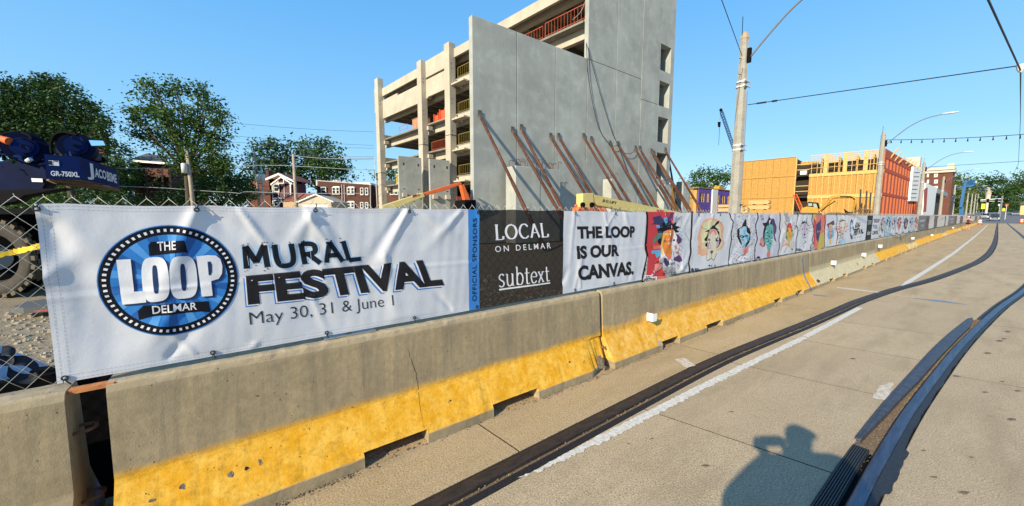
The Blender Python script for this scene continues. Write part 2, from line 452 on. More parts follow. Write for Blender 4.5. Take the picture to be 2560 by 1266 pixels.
for k in range(5): pr += [(-.152-.0105*k, .002), (-.158-.0105*k, .002), (-.1585-.0105*k, -.007), (-.1615-.0105*k, -.007)]
pr += [(-.2045, -.03)]
strip(y1, -12, 141, pr, M_rubber, t1, 'ribbed_rubber')

t2 = thing('tram_rail', 'polished blue tram rail curving through the lower right street, with a guard plate alongside', 'rail', (0, .38, 0), 'tram rails sunk in the street')
strip(y2, -12, 141, [(.036,-.03),(.036,-.002),(.028,.007),(.012,.011),(-.012,.011),(-.028,.007),(-.036,-.002),(-.036,-.03)], M_rail_blue, t2, 'rail_head', step=.08)
rnd = random.Random(3)
b = MB(); rings = []
x = -6.0
while x < 60:
    e = .03 + .012*noise.noise((x*3, 0, 0)) + (.03 if 3.0 < x < 3.7 else 0) + rnd.uniform(-.004, .004)
    rings.append([(x, y2(x)-.037, -.03), (x, y2(x)-.037, .002), (x, y2(x)-.045-e, .0035), (x, y2(x)-.05-e, -.03)])
    x += .05 if x < 12 else .6
b.loft(rings).build('tar_edge', M_rubber, t2)
pr = [(.150,-.03)]
for k in range(7): pr += [(.150-.0125*k, .006), (.1425-.0125*k, .006), (.1415-.0125*k, -.008), (.1385-.0125*k, -.008)]
pr += [(.062,-.01),(.062,-.03)]
strip(y2, -12, 3.52, pr, M_rubber, t2, 'ribbed_rubber', step=.08)
strip(y2, -12, 3.52, [(.061,-.03),(.061,-.018),(.037,-.018),(.037,-.03)], M_dark, t2, 'groove')
strip(y2, 3.53, 9.6, [(.150,-.03),(.150,-.020),(.037,-.020),(.037,-.03)], M_sand, t2, 'groove_fill', step=.08)
strip(y2, 9.6, 141, [(.088,-.03),(.088,.002),(.06,.002),(.058,-.012),(.037,-.012),(.037,-.03)], M_rubber, t2, 'rubber_edge')
def plateR(x): return interp([(3.62,.128),(4.3,.095),(5.4,.068),(7.4,.060),(8.7,.062),(9.45,.115)], x)
b = MB(); rings = []; x = 3.62
while x <= 9.451:
    yc = y2(x); r_ = yc+plateR(x); l_ = yc+.152+.006*math.sin(x)
    rings.append([(x, l_+.016, -.03), (x, l_+.014, .012), (x, l_-.012, .016), (x, l_-.014, .026), (x, r_+.004, .026), (x, r_, .020), (x, r_, -.03)])
    x += .053
b.loft(rings).build('guard_plate', M_plate, t2)
# sand grains and grit lying in the flangeway and by the rails
M_grit = mat('pale grit', (.30,.22,.12), .9, .4, 30.)
gr = MB()
for k in range(420):
    x = rnd.uniform(3.0, 9.3); s = rnd.uniform(.0012, .0045)*(1.6 if rnd.random() < .08 else 1); y = y2(x) + rnd.uniform(.042, .058 if x > 4.3 else .10)
    z = -.019
    gr.obox((x, y, z), (s*1.6, s*rnd.uniform(-.5,.5), 0), (-s*.3, s, 0), (0, 0, s*.8))
for k in range(260):
    x = rnd.uniform(.7, 8.5); s = rnd.uniform(.002, .006)
    gr.obox((x, y1(x)-rnd.uniform(.115,.148), -.012), (s*1.6, s*.4, 0), (-s*.3, s, 0), (0, 0, s))
tag(gr.build('grit', M_grit), 'pale grit and dry sand lying in the tram rail grooves', 'grit', kind='stuff')

# painted edge line
def line_poly(tab, x0, x1, w, step, rag, name, label, drop=0.0):
    b = MB(); x = x0; up = []; lo = []
    r_ = random.Random(11)
    while x < x1:
        y = interp(tab, x); f = min(1, (x-x0)/.9+.12)
        j = rag*(1 if x < 6 else max(0, 1-(x-6)/4))
        up.append((x, y+w/2*f+r_.uniform(-j, j)*.5, .0045)); lo.append((x+r_.uniform(-.01,.01), y-w/2*f+r_.uniform(-j, j), .0045)); x += step if x < 9 else .5
    for i in range(len(up)-1):
        if r_.random() < drop: continue
        b.quad(lo[i], lo[i+1], up[i+1], up[i])
    return tag(b.build(name, M_white_paint), kind='structure')
WT = [(1.3,1.735),(1.5,1.705),(2.7,1.655),(3.54,1.63),(4.68,1.575),(6.06,1.50),(9.6,1.39),(12.8,1.27),(16.8,1.21),(25.1,1.11),(47.4,1.07),(80,1.12),(120,1.26)]
line_poly([(a, b_ - .01) for a, b_ in WT], 1.35, 9.35, .078, .022, .013, 'road_line', None, .02)
line_poly(WT, 12.6, 122, .11, .2, .004, 'road_line', None)
# short worn paint marks and the blue chalk lines across the slabs
def gmark(pts, m, name='road_mark', z=.0045, rag=0.0):
    P = []
    for i in range(len(pts)):
        a = Vector(hitZ(*pts[i])); c = Vector(hitZ(*pts[(i+1) % len(pts)]))
        n = max(1, int((c-a).length/.02)) if rag else 1
        for k in range(n):
            p = a.lerp(c, k/n); P.append((p.x+random.uniform(-rag, rag), p.y+random.uniform(-rag, rag), z))
    b = MB()
    for t in tessellate_polygon([[Vector(p) for p in P]]): b.tri(P[t[0]], P[t[1]], P[t[2]])
    return tag(b.build(name, m), kind='structure')
M_paint_old = mat('old road paint', (.52,.46,.36), .85, .3, 25.)
M_bluepaint = mat('blue marking paint', (.10,.22,.38), .7, .2, 20.)
M_stain = mat('tar spot', (.13,.10,.07), .9, .4, 60.)
gmark([(1686,899),(1712,896),(1739,915),(1716,921)], M_paint_old, rag=.006)
gmark([(2092,718),(2130,722),(2205,731),(2205,734),(2128,726),(2092,721)], M_paint_old, rag=.003)
gmark([(2033,737),(2068,740),(2068,742),(2033,739)], M_bluepaint); gmark([(2275,745),(2350,752),(2420,763),(2350,755)], M_bluepaint)
gmark([(2180,997),(2200,965),(2236,956),(2228,975),(2215,1003)], M_paint_old, rag=.008)
for (px, py, w) in [(1571,1110,7),(1630,1098,5),(1830,1031,8),(1765,1166,14),(2132,898,8),(2110,1106,0),(2391,942,11),(2310,1128,9),(2335,1195,12),(2412,1233,16),(2430,1145,9),(2469,884,12),(2505,955,8),(2463,982,9),(2545,978,11),(2500,853,11),(2510,848,8),(2530,1050,14),(2250,1090,6),(2490,780,9),(2520,830,10)]:
    if w: gmark([(px-w,py),(px-w*.3,py-w*random.uniform(.15,.3)),(px+w*random.uniform(.4,.9),py-w*.1),(px+w*random.uniform(.6,.9),py+w*random.uniform(.05,.2)),(px,py+w*random.uniform(.1,.25))], M_stain, 'tar_spot', .0046, .003)

# far crossing and rising street
b = MB()
X = [141, 150]+[150+10*i for i in range(1, 16)]+[420, 700]
for i in range(len(X)-1):
    a, c = X[i], X[i+1]
    b.quad((a,-10,gz(a)+.01),(c,-10,gz(c)+.01),(c,7,gz(c)+.01),(a,7,gz(a)+.01))
b.quad((130,-80,.014),(158,-80,.06),(158,-10,.06),(130,-10,.014)); b.quad((141,7,.014),(158,7,.06),(158,90,.06),(141,90,.014))
tag(b.build('far_street', M_asphalt), kind='structure')

# gravel lying on the site just behind the barriers
r_ = random.Random(5); b = MB()
for k in range(8500):
    u = r_.random()
    x = r_.uniform(-5.5, 6.0); y = 3.1 + 7.5*u*u
    s = r_.uniform(.006, .019)*(1+.12*(y-3)) * (2.2 if r_.random() < .03 else 1)
    b.ball((x, y, -.055+s*.3), (s*r_.uniform(.8,1.5), s*r_.uniform(.8,1.5), s*r_.uniform(.5,.9)), 0, 5, 3)
tag(b.build('gravel', M_stone), 'loose tan gravel stones spread over the building site behind the fence', 'gravel', kind='stuff')

# ------------------------------------------------------------------ concrete barriers
BC = 2.70
PROF = [(.30,0),(.298,.072),(.29,.080),(.135,.325),(.128,.345),(.100,.79),(.088,.822),(.07,.832)]
def yfront(z): return BC - interp([(p[1], p[0]) for p in PROF], z)
def barrier_mesh(m, L, notches, seed, broken=False, sub=.06):
    rr = random.Random(seed); st = set()
    n = int(L/sub)
    for i in range(n+1): st.add(round(L*i/n, 4))
    for a, c in notches: st |= {a, c}
    st = sorted(st); rings = []
    def ring(x, notch):
        half = []
        for k, (w, z) in enumerate(PROF):
            if notch and z < .10: w = .30-.0; w = interp([(.08,.29),(.325,.135)], .10); z = .10+.0004*k
            e = noise.noise((x*4.1+seed*3, z*9, 1.3))*.004 + noise.noise((x*19+seed, z*30, 5.3))*.0022
            if k >= 6: e += abs(noise.noise((x*23+seed, 3, 1)))*.010; z -= abs(noise.noise((x*17, 2, seed)))*.006
            if k in (1, 2) and not notch: z += noise.noise((x*9, seed, 0))*.012
            if broken and x > L-.30 and z < .34:
                f = (x-(L-.30))/.30; e += .11*min(1, f*1.3)*(1-z/.42)*(1+.6*noise.noise((x*25, z*18, 2)))
            half.append((w-e, z))
        front = [(x, -w, z) for w, z in half]; back = [(x, w, z) for w, z in reversed(half)]
        return front+back
    inn = lambda x: any(a-1e-5 <= x <= c+1e-5 for a, c in notches)
    for x in st:
        edge = [q for q in notches if abs(x-q[0]) < 1e-5]; edge2 = [q for q in notches if abs(x-q[1]) < 1e-5]
        if edge: rings += [ring(x, False), ring(x+.0005, True)]
        elif edge2: rings += [ring(x, True), ring(x+.0005, False)]
        else: rings.append(ring(x, inn(x)))
    b = MB(); b.loft(rings); me = bpy.data.meshes.new('body'); me.from_pydata(b.v, [], b.f); me.materials.append(m); me.update()
    return me
NOT = [(1.15,1.60),(2.18,2.68)]
XB0 = hitY(262, 955, 2.6).x
V_near = barrier_mesh(M_bar_y, 3.73, NOT, 1, True, .04)
V_left = barrier_mesh(M_bar_g, 3.73, NOT, 2, False, .06)
V_y = barrier_mesh(M_bar_y2, 3.72, [(.95,1.35),(2.1,2.6)], 3)
V_y2 = barrier_mesh(M_bar_y, 3.72, [(1.0,1.4),(2.3,2.7)], 4)
V_w = barrier_mesh(M_bar_w, 3.72, [(1.0,1.45),(2.3,2.75)], 5)
V_g = barrier_mesh(barrier_mat('barrier faded', (.62,.40,.06), .08, .30, wear=.9), 3.72, [(1.0,1.45),(2.3,2.75)], 6)
M_rebar = mat('rusty steel loop', (.10,.045,.02), .7, .4, 40.)
M_refl = mat('reflector white', (.82,.83,.80), .45)
barriers = []
def add_barrier(x, me, label, dy=0.0, L=3.72):
    t = thing('concrete_barrier', label, 'barrier', (x, BC+dy, 0), 'concrete barriers along the site fence')
    o = bpy.data.objects.new('body', me); COL.objects.link(o); o.parent = t; WL[o.name] = WL[t.name].copy()
    for z in (.24, .60):
        b = MB(); b.tube(curve_pts([(x+L-.02, BC+dy-.05, z), (x+L+.05, BC+dy-.04, z), (x+L+.07, BC+dy, z), (x+L+.05, BC+dy+.04, z), (x+L-.02, BC+dy+.05, z)], 4), .009, 6)
        b.build('connecting_loop', M_rebar, t)
    barriers.append((x, t)); return t
add_barrier(XB0-.135-3.73, V_left, 'plain tan concrete barrier cut by the left edge of the photo, under the bare chain-link', L=3.73)
nearb = add_barrier(XB0, V_near, 'nearest yellow-footed concrete barrier with a long crack and chipped right corner', L=3.73)
xb = XB0+3.73+.05
kinds = [V_y, V_y2, V_w, V_w, V_y2, V_y, V_g, V_y2, V_y, V_y2]
bl = ['second yellow barrier from the left, carrying a white reflector below the red lion banner',
      'yellow-footed barrier with a blue spray-paint drip down its right half',
      'cream-footed barrier with faint chalk figures and a white reflector, right of the blue drip',
      'cream-footed barrier with a small red mark low on its left end',
      'yellow-footed barrier just right of the two cream-footed ones']
for k in range(40):
    me = kinds[k % len(kinds)] if k < 10 else [V_y2, V_g, V_y, V_y2, V_y][k % 5]
    lab = bl[k] if k < len(bl) else 'weathered yellow-footed concrete barrier in the receding run towards the crossing'
    dy = (0, .004, .006, .010, .008)[k % 5] + (.10 if k > 3 else 0)*min(1, (k-3)/4)
    add_barrier(xb, me, lab, dy); xb += 3.75

# things fixed to the near barrier faces
def hitface(px, py, zb=None):
    """point on the street side of the barriers, upper or lower slope"""
    C1, n1 = Vector((0, BC-.128, .345)), Vector((0, -(.79-.345), -(.128-.100))).normalized()
    C2, n2 = Vector((0, BC-.29, .08)), Vector((0, -(.325-.08), (.29-.135))).normalized()
    n1 = Vector((0, -.998, .063)); n2 = Vector((0, -.845, .535))
    P = hitP(px, py, C1, n1)
    if P.z < .335: return hitP(px, py, C2, n2), n2
    return P, n1
for i, (px, py, k) in enumerate([(1618,791,0),(2078,656.5,0),(2154.6,636.6,0),(2196,615.5,0),(2278.8,596,0),(2327.4,588,0),(2381,569.6,0)]):
    P, n = hitface(px, py)
    own = min(barriers, key=lambda q: abs(q[0]+1.86-P.x))[1]
    b = MB(); b.obox(P+Vector((-.01,-.085,-.052)), (.012,0,0), (0,.085,0), (0,0,.10))
    s = .055 if i else .046
    b.obox(P+Vector((-.02-s*.3,-.10,-s)), (s*2,.0,0), (0,.010,0), (0,0,s*2))
    b.build('reflector', M_refl, own)
def patch(px, py, sx, sy, m, name, parent, n=11, seed=0, off=.0012, ang=0):
    """small irregular scar lying on the barrier face"""
    r_ = random.Random(seed); P, nn = hitface(px, py)
    ux = Vector((1,0,0)); uz = ux.cross(-nn).normalized()
    if uz.z < 0: uz = -uz
    pts = []
    for k in range(n):
        t = 2*math.pi*k/n; q = r_.uniform(.65, 1.15)
        u, w = sx*q*math.cos(t), sy*q*math.sin(t)
        u, w = u*math.cos(ang)-w*math.sin(ang), u*math.sin(ang)+w*math.cos(ang)
        pts.append(P + ux*u + uz*w + nn*off)
    b = MB(); c = P+nn*off
    for k in range(n): b.tri(c, pts[k], pts[(k+1) % n])
    return b.build(name, m, parent)
M_scar = mat('broken concrete', (.22,.17,.12), .95, .6, 45., 1., 90.)
M_hole = mat('anchor hole', (.008,.007,.006), .9)
for i, (px, py, a, c, an) in enumerate([(378,1252,.013,.009,0),(460,1217,.022,.018,-.6),(576,1187,.014,.02,.5),(650,1156,.010,.022,.2),(1122,1005,.008,.005,0),(1460,905,.02,.008,.8),(640,990,.007,.007,0)]):
    patch(px, py, a, c, M_scar, 'scar', nearb, seed=i, ang=an)
for i, (px, py, a) in enumerate([(616,1171,.011),(548,1174,.003),(364,1235,.003),(1126,1002,.007),(1424,906,.010),(676,1120,.003),(749,1143,.003),(885,1020,.003),(940,1004,.003),(700,1000,.004),(760,1075,.003),(880,1018,.004),(1044,996,.003)]):
    patch(px, py, a, a, M_hole, 'anchor_hole', nearb, seed=i+30, off=.0016)
def ribbon_on_face(pts, w, m, name, parent, wob=0.003, off=.0014, taper=True, seed=1):
    r_ = random.Random(seed); Q = []
    for i in range(len(pts)-1):
        for k in range(6):
            t = k/6; px = pts[i][0]*(1-t)+pts[i+1][0]*t; py = pts[i][1]*(1-t)+pts[i+1][1]*t
            Q.append(hitface(px, py))
    Q.append(hitface(*pts[-1])); b = MB(); L = []
    for i, (P, nn) in enumerate(Q):
        f = 1 if not taper else math.sin(math.pi*min(.92, max(.08, i/len(Q))))
        e = r_.uniform(-wob, wob); P = P + nn*off + Vector((e, 0, 0))
        L.append((P+Vector((-w*f, 0, 0)), P+Vector((w*f, 0, 0))))
    for i in range(len(L)-1): b.quad(L[i][0], L[i][1], L[i+1][1], L[i+1][0])
    return b.build(name, m, parent)
patch(1500,905,.060,.085, M_scar, 'scar', nearb, seed=44, n=17)
patch(1507,868,.030,.030, M_scar, 'scar', nearb, seed=47, n=13)
ribbon_on_face([(1013,855),(1022,880),(1030,905),(1040,935),(1046,970),(1048,1000),(1054,1040),(1062,1082)], .0022, M_hole, 'crack', nearb)
b3 = barriers[3][1]; b2 = barriers[2][1]
ribbon_on_face([(2006,645),(2008,665),(2011,690),(2022,712),(2030,727)], .030, mat('blue spray paint', (.05,.16,.36), .7, .2, 9.), 'spray_drip', b3, wob=.004, taper=False)
for i, (px, py, a, c) in enumerate([(1650,858,.05,.035),(1640,838,.02,.02),(1830,785,.02,.02),(1800,792,.012,.02)]):
    patch(px, py, a, c, mat('scuffed concrete', (.36,.31,.23), .95, .5, 40.), 'scuff', b2, seed=60+i)
M_grey_worn = mat('black scuff', (.05,.045,.04), .9, .6, 30.)
for i, (px, py, a, c) in enumerate([(2046,703,.12,.05),(1992,735,.08,.03)]): patch(px, py, a, c, M_grey_worn, 'scuff', b3, seed=70+i, n=16)
b4 = barriers[4][1]
M_chalk = mat('chalk white', (.52,.48,.40), .9)
def stroke_face(pts, w, m, parent, name): ribbon_on_face(pts, w, m, name, parent, wob=.002, taper=False)
stroke_face([(2062,643),(2056,650),(2060,662),(2068,655),(2069,645),(2062,643)], .007, M_chalk, b4, 'chalk_figure')
stroke_face([(2048,646),(2052,644),(2052,668)], .007, M_chalk, b4, 'chalk_figure')
patch(2144,660,.05,.03, mat('red mark', (.4,.05,.03), .7), 'scuff', barriers[5][1], seed=90)
# dirt washed against the foot
r_ = random.Random(9); b = MB()
for k in range(1500):
    x = XB0 + r_.random()**1.3*9.0; y = BC-.30-abs(r_.gauss(0, .022)) + (.13*r_.random() if (x-XB0) % 3.765 > 1.1 and (x-XB0) % 3.765 < 2.7 else 0)
    s = r_.uniform(.002, .008)
    b.ball((x, y, s*.4), (s*1.4, s, s*.7), 0, 4, 3)
tag(b.build('debris', mat('foot debris', (.17,.12,.075), .95, .5, 30.)), 'brown grit and crumbs swept along the foot of the barriers', 'debris', kind='stuff')
# orange timber wedge in the gap
b = MB(); P = hitY(243, 962, 2.62)
b.bar((XB0-.15, 2.66, .815), (XB0+.03, 2.64, .822), .05, .02)
tag(b.build('timber_wedge', mat('orange timber', (.42,.16,.05), .8, .3, 30.)), 'short orange-brown timber strip bridging the gap at the barrier tops', 'timber')

# ------------------------------------------------------------------ chain-link fence panels
M_galv = mat('galvanised wire', (.36,.37,.34), .5, metal=.6)
PIT, HZ, FY = .086, .0475, 2.705
NZ = 19; ZT = 1.752
def link_mesh():
    b = MB(); nw = 70
    for i in range(nw):
        x0 = i*PIT/2; pts = []
        for k in range(NZ+1):
            right = (k+i) % 2 == 0
            x = x0+(PIT/2 if right else 0); pts.append((x, .0022 if right else -.0022, ZT-(k)*HZ))
        if i % 2 == 0: pts = [(pts[0][0]-.004, .004, ZT+.010)]+pts
        b.tube(pts, .0018, 4)
    me = bpy.data.meshes.new('wire_mesh'); me.from_pydata(b.v, [], b.f); me.materials.append(M_galv); me.polygons.foreach_set('use_smooth', [True]*len(me.polygons)); me.update(); return me
LM = link_mesh()
TIP0 = -.691
fx = TIP0 - PIT*35*1.0 - PIT/2
pm = MB().tube([(0, .03, .842), (0, .03, 1.70)], .019, 10); pme = bpy.data.meshes.new('post'); pme.from_pydata(pm.v, [], pm.f); pme.materials.append(M_galv); pme.update()
pm = MB().box(-.17, .17, -.045, .05, .833, .842); bme = bpy.data.meshes.new('base_plate'); bme.from_pydata(pm.v, [], pm.f); bme.materials.append(M_galv); bme.update()
flab = ['chain-link fence panel left bare of banners, in front of the crane wheel', 'chain-link fence panel hidden behind the white festival banner',
        'chain-link fence panel showing through the black sponsor banner', 'chain-link fence panel behind the red lion banner']
for k in range(51):
    lab = flab[k] if k < 4 else 'chain-link fence panel behind the row of art banners along the site'
    t = thing('chain_link_fence', lab, 'fence', (fx, FY, 0), 'chain-link fence panels standing on the barriers')
    for nm, me, dx in (('wire_mesh', LM, 0), ('post', pme, 1.35), ('base_plate', bme, 1.35)):
        o = bpy.data.objects.new(nm, me); COL.objects.link(o); o.parent = t; o.location = (dx, 0, 0)
        if nm == 'wire_mesh': o['kind'] = 'stuff'
    fx += PIT*35
# ------------------------------------------------------------------ banners
BY = 2.66
def B(px, py): p = hitY(px, py, BY); return (p.x, p.z)
FOLDS = []                                # (x0,z0,x1,z1,width,amp)
def addfold(p0, p1, w, a): FOLDS.append((*B(*p0), *B(*p1), w, a))
addfold((495,515), (330,900), .07, .020); addfold((500,520), (610,600), .05, -.014)
addfold((120,570), (330,930), .12, -.022); addfold((110,700), (240,590), .06, .012)
addfold((787,520), (700,660), .05, .014); addfold((790,520), (880,640), .05, -.010)
addfold((1022,518), (930,690), .045, .022); addfold((1010,520), (860,760), .06, -.012)
addfold((1040,520), (1150,600), .05, .012); addfold((960,640), (1000,840), .06, .010)
addfold((640,860), (560,930), .04, .014); addfold((780,740), (830,860), .03, .008); addfold((430,780), (330,930), .07, .014)
addfold((1436,525), (1420,740), .03, .010); addfold((1520,525), (1600,640), .03, .010); addfold((1436,525),(1560,700), .025, -.008)
addfold((1540,526), (1480,640), .03, .008); addfold((1530,720), (1440,600), .03, .006)
def _rf(n, x0, x1, seed):
    r_ = random.Random(seed)
    for _ in range(n):
        x = r_.uniform(x0, x1); top = r_.random() < .6
        z0 = 1.70 if top else .90; dx = r_.uniform(-.35, .35)*(1+ (x-4)*.03 if x > 4 else 1)
        FOLDS.append((x, z0, x+dx, z0+(-r_.uniform(.3,.8) if top else r_.uniform(.2,.6)), r_.uniform(.03, .07)*(1+max(0, x-4)*.06), r_.choice((-1,1))*r_.uniform(.006, .016)*(1+max(0, min(x, 20)-4)*.08)))
_rf(16, -.6, 4.1, 2); _rf(60, 4.2, 17, 3); _rf(60, 17, 60, 4)
FA = np.array(FOLDS)
def drape(xs, zs):
    """offset towards the street (metres) of the hung cloth at points"""
    xs = np.asarray(xs, float); zs = np.asarray(zs, float); out = np.zeros(len(xs))
    order = np.argsort(xs)
    for x0, z0, x1, z1, w, a in FA:
        lo, hi = min(x0, x1)-3*w, max(x0, x1)+3*w
        m = (xs > lo) & (xs < hi)
        if not m.any(): continue
        px, pz = xs[m], zs[m]; dx, dz = x1-x0, z1-z0; l2 = dx*dx+dz*dz
        t = np.clip(((px-x0)*dx+(pz-z0)*dz)/l2, 0, 1)
        d2 = (px-x0-t*dx)**2+(pz-z0-t*dz)**2
        ww = w*(.35+.9*t)
        out[m] += a*np.exp(-d2/(2*ww*ww/2.2))*(1-t)**.6*(1)
    s = np.sin
    out += .006*s(xs*5.1+1.3*s(zs*4.2))*s(zs*3.6+.7) + .0035*s(xs*11.7+zs*9.1)*s(zs*6.3-xs*4.) + .0012*s(xs*37+zs*21+2*s(xs*9))*s(zs*29-xs*17)
    out += .0035*np.exp(-((zs-1.28-.01*s(xs*3))/.010)**2) - .002*np.exp(-((zs-1.30)/.02)**2)
    k = np.clip((1.725-zs)/.05, 0, 1)*np.clip((zs-.86)/.05, 0, 1)
    return out*(.25+.75*k)
def ztop(x): return 1.720 - .003*max(0, min(x, 16)-2)*.8 - .008*abs(math.sin((x+.09)*math.pi/.53))
def cloth(name, x0, x1, m, parent, dx=.013, holes=None, xl=None, xr=None, off=0.0, zb=.862):
    nx = max(2, int((x1-x0)/dx)); nz = max(8, int(.86/max(dx, .02 if x0 > 6 else dx)))
    V = []; 
    for i in range(nx+1):
        u = i/nx
        for j in range(nz+1):
            w = j/nz; z_ = zb + w*.86
            xa = xl(z_) if xl else x0; xb_ = xr(z_) if xr else x1
            x = xa+(xb_-xa)*u
            V.append((x, zb+w*(ztop(x)-zb)))
    V = np.array(V); d = drape(V[:,0], V[:,1])
    b = MB(); b.v = [(float(x), float(BY-off-q), float(z)) for (x, z), q in zip(V, d)]
    for i in range(nx):
        for j in range(nz):
            a = i*(nz+1)+j; b.f.append((a, a+nz+1, a+nz+2, a+1)); b.m.append(0)
    return b.build(name, m, parent, smooth=True)
def bisect_all(bm, sx, sz):
    xs = [v.co.x for v in bm.verts]; zs = [v.co.y for v in bm.verts]
    def cuts(lo, hi, s):
        k = math.ceil(lo/s+1e-6)
        while k*s < hi-1e-6: yield k*s; k += 1
    for c in cuts(min(xs), max(xs), sx):
        bmesh.ops.bisect_plane(bm, geom=bm.verts[:]+bm.edges[:]+bm.faces[:], plane_co=(c,0,0), plane_no=(1,0,0), dist=1e-6)
    for c in cuts(min(zs), max(zs), sz):
        bmesh.ops.bisect_plane(bm, geom=bm.verts[:]+bm.edges[:]+bm.faces[:], plane_co=(0,c,0), plane_no=(0,1,0), dist=1e-6)
class Print:
    """flat print collected as polygons in banner coordinates (x, z), then laid on the cloth"""
    def __init__(s, lay=1, step=.03): s.V = []; s.Fc = []; s.m = []; s.step = step
    def poly(s, pts, m=0, lay=0):
        t = tessellate_polygon([[Vector((p[0], p[1], 0)) for p in pts]])
        n = len(s.V); s.V += [(p[0], p[1], lay) for p in pts]
        for f in t: s.Fc.append((n+f[0], n+f[1], n+f[2])); s.m.append(m)
    def px(s, pts, m=0, lay=0): s.poly([B(*p) for p in pts], m, lay)
    def stroke(s, pts, w, m=0, lay=0, px=True, hw=None):
        """line of width w; if hw is given the horizontal parts take that width (broad-nib lettering)"""
        P = [Vector(B(*p)) if px else Vector(p) for p in pts]
        L = []; 
        for i, p in enumerate(P):
            d = (P[min(i+1, len(P)-1)]-P[max(i-1, 0)])
            if d.length < 1e-9: d = Vector((1, 0))
            d.normalize(); ww = w if hw is None else hw+(w-hw)*abs(d.y)
            nrm = Vector((-d.y, d.x))*ww/2
            L.append((p+nrm, p-nrm))
        for i in range(len(L)-1):
            a, b_ = L[i]; c, d_ = L[i+1]; n = len(s.V)
            s.V += [(a.x,a.y,lay),(b_.x,b_.y,lay),(d_.x,d_.y,lay),(c.x,c.y,lay)]; s.Fc += [(n,n+1,n+2),(n,n+2,n+3)]; s.m += [m, m]
    def text(s, body, quad, m=0, lay=0, bold=.0, px=True, spacing=1.0, shift=(0,0), tex=None):
        cu = bpy.data.curves.new('t', 'FONT'); cu.body = body; cu.size = 1; cu.offset = bold; cu.resolution_u = 4; cu.space_character = spacing
        o = bpy.data.objects.new('t', cu); COL.objects.link(o)
        me = bpy.data.meshes.new_from_object(o.evaluated_get(bpy.context.evaluated_depsgraph_get()))
        xs = [v.co.x for v in me.vertices]; ys = [v.co.y for v in me.vertices]
        x0, x1, y0, y1_ = min(xs), max(xs), min(ys), max(ys)
        Q = [Vector(B(q[0]+shift[0], q[1]+shift[1])) if px else Vector(q) for q in quad]   # TL TR BR BL
        n = len(s.V)
        for v in me.vertices:
            u = (v.co.x-x0)/(x1-x0); w = (v.co.y-y0)/(y1_-y0)
            p = (Q[3].lerp(Q[2], u)).lerp(Q[0].lerp(Q[1], u), w); s.V.append((p.x, p.y, lay))
        for f in me.polygons: s.Fc.append(tuple(n+i for i in f.vertices)); s.m.append(m)
        bpy.data.objects.remove(o); bpy.data.meshes.remove(me); bpy.data.curves.remove(cu)
    def build(s, name, mats, parent, base=.0012, dl=.0009):
        bm = bmesh.new(); vs = [bm.verts.new((v[0], v[1], v[2])) for v in s.V]
        for f, m in zip(s.Fc, s.m):
            if len(set(f)) < 3: continue
            try: q = bm.faces.new([vs[i] for i in f]); q.material_index = m
            except ValueError: pass
        bisect_all(bm, s.step, s.step)
        C_ = np.array([v.co[:] for v in bm.verts]); d = drape(C_[:,0], C_[:,1])
        org = WL[parent.name]
        for v, q in zip(bm.verts, d):
            x, z, lay = v.co; v.co = (x-org.x, BY-q-base-lay*dl-org.y, z-org.z)
        bmesh.ops.recalc_face_normals(bm, faces=bm.faces)
        for f in bm.faces:
            f.smooth = True
            if f.normal.y > 0: f.normal_flip()
        me = bpy.data.meshes.new(name); bm.to_mesh(me); bm.free()
        for m in mats: me.materials.append(m)
        o = bpy.data.objects.new(name, me); COL.objects.link(o); o.parent = parent; WL[o.name] = org.copy()
        return o

def vinyl(name, col, through=0.0, trans=.25, rough=.5):
    m, N, L, b = nodes_of(name)
    b.inputs['Roughness'].default_value = rough
    b.inputs['Specular IOR Level'].default_value = .22 if max(col) > .1 else .08
    geo = N.new('ShaderNodeNewGeometry')
    n = N_noise(N, L, geo.outputs['Position'], 5., 5); c = N_mix(N, L, N_map(N, L, n, .3, .7), tuple(x*.93 for x in col), col)
    L.new(c, b.inputs['Base Color'])
    bp = N.new('ShaderNodeBump'); bp.inputs['Strength'].default_value = .35; bp.inputs['Distance'].default_value = .006
    L.new(N_noise(N, L, geo.outputs['Position'], 16., 5), bp.inputs['Height']); L.new(bp.outputs[0], b.inputs['Normal'])
    out = N['Material Output']; sh = b.outputs[0]
    if trans:
        t = N.new('ShaderNodeBsdfTranslucent'); t.inputs[0].default_value = (*col, 1)
        mx = N.new('ShaderNodeMixShader'); mx.inputs[0].default_value = trans; L.new(sh, mx.inputs[1]); L.new(t.outputs[0], mx.inputs[2]); sh = mx.outputs[0]
    if through:
        t = N.new('ShaderNodeBsdfTransparent'); mx = N.new('ShaderNodeMixShader'); mx.inputs[0].default_value = through
        L.new(sh, mx.inputs[1]); L.new(t.outputs[0], mx.inputs[2]); sh = mx.outputs[0]
    L.new(sh, out.inputs[0]); return m
V_white = vinyl('banner white vinyl', (.64,.66,.70), .02, .12)
V_black = vinyl('black mesh vinyl', (.006,.006,.008), .11, 0, .8)
V_ink = vinyl('printed black', (.010,.010,.013), .12, 0, .5)
V_blue = vinyl('printed blue', (.035,.22,.62), .02, .1)
V_blueL = vinyl('printed light blue', (.09,.33,.72), .0, .05)
V_blueD = vinyl('printed dark blue', (.02,.11,.36), .0, .05)
V_navy = vinyl('printed navy', (.012,.035,.11), .0, 0)
V_w2 = vinyl('printed white', (.80,.81,.84), .0, .1)
V_edge = vinyl('stitch thread', (.33,.28,.27), .0, 0)
V_glow = vinyl('printed pale blue', (.42,.62,.84), .0, .1)
BM = [V_ink, V_blue, V_blueL, V_blueD, V_navy, V_w2, V_edge, V_glow, V_black]
K, BL, BLL, BLD, NV, WH, ST, GL, BKM = range(9)
M_tie = mat('black cable tie', (.012,.012,.013), .4)
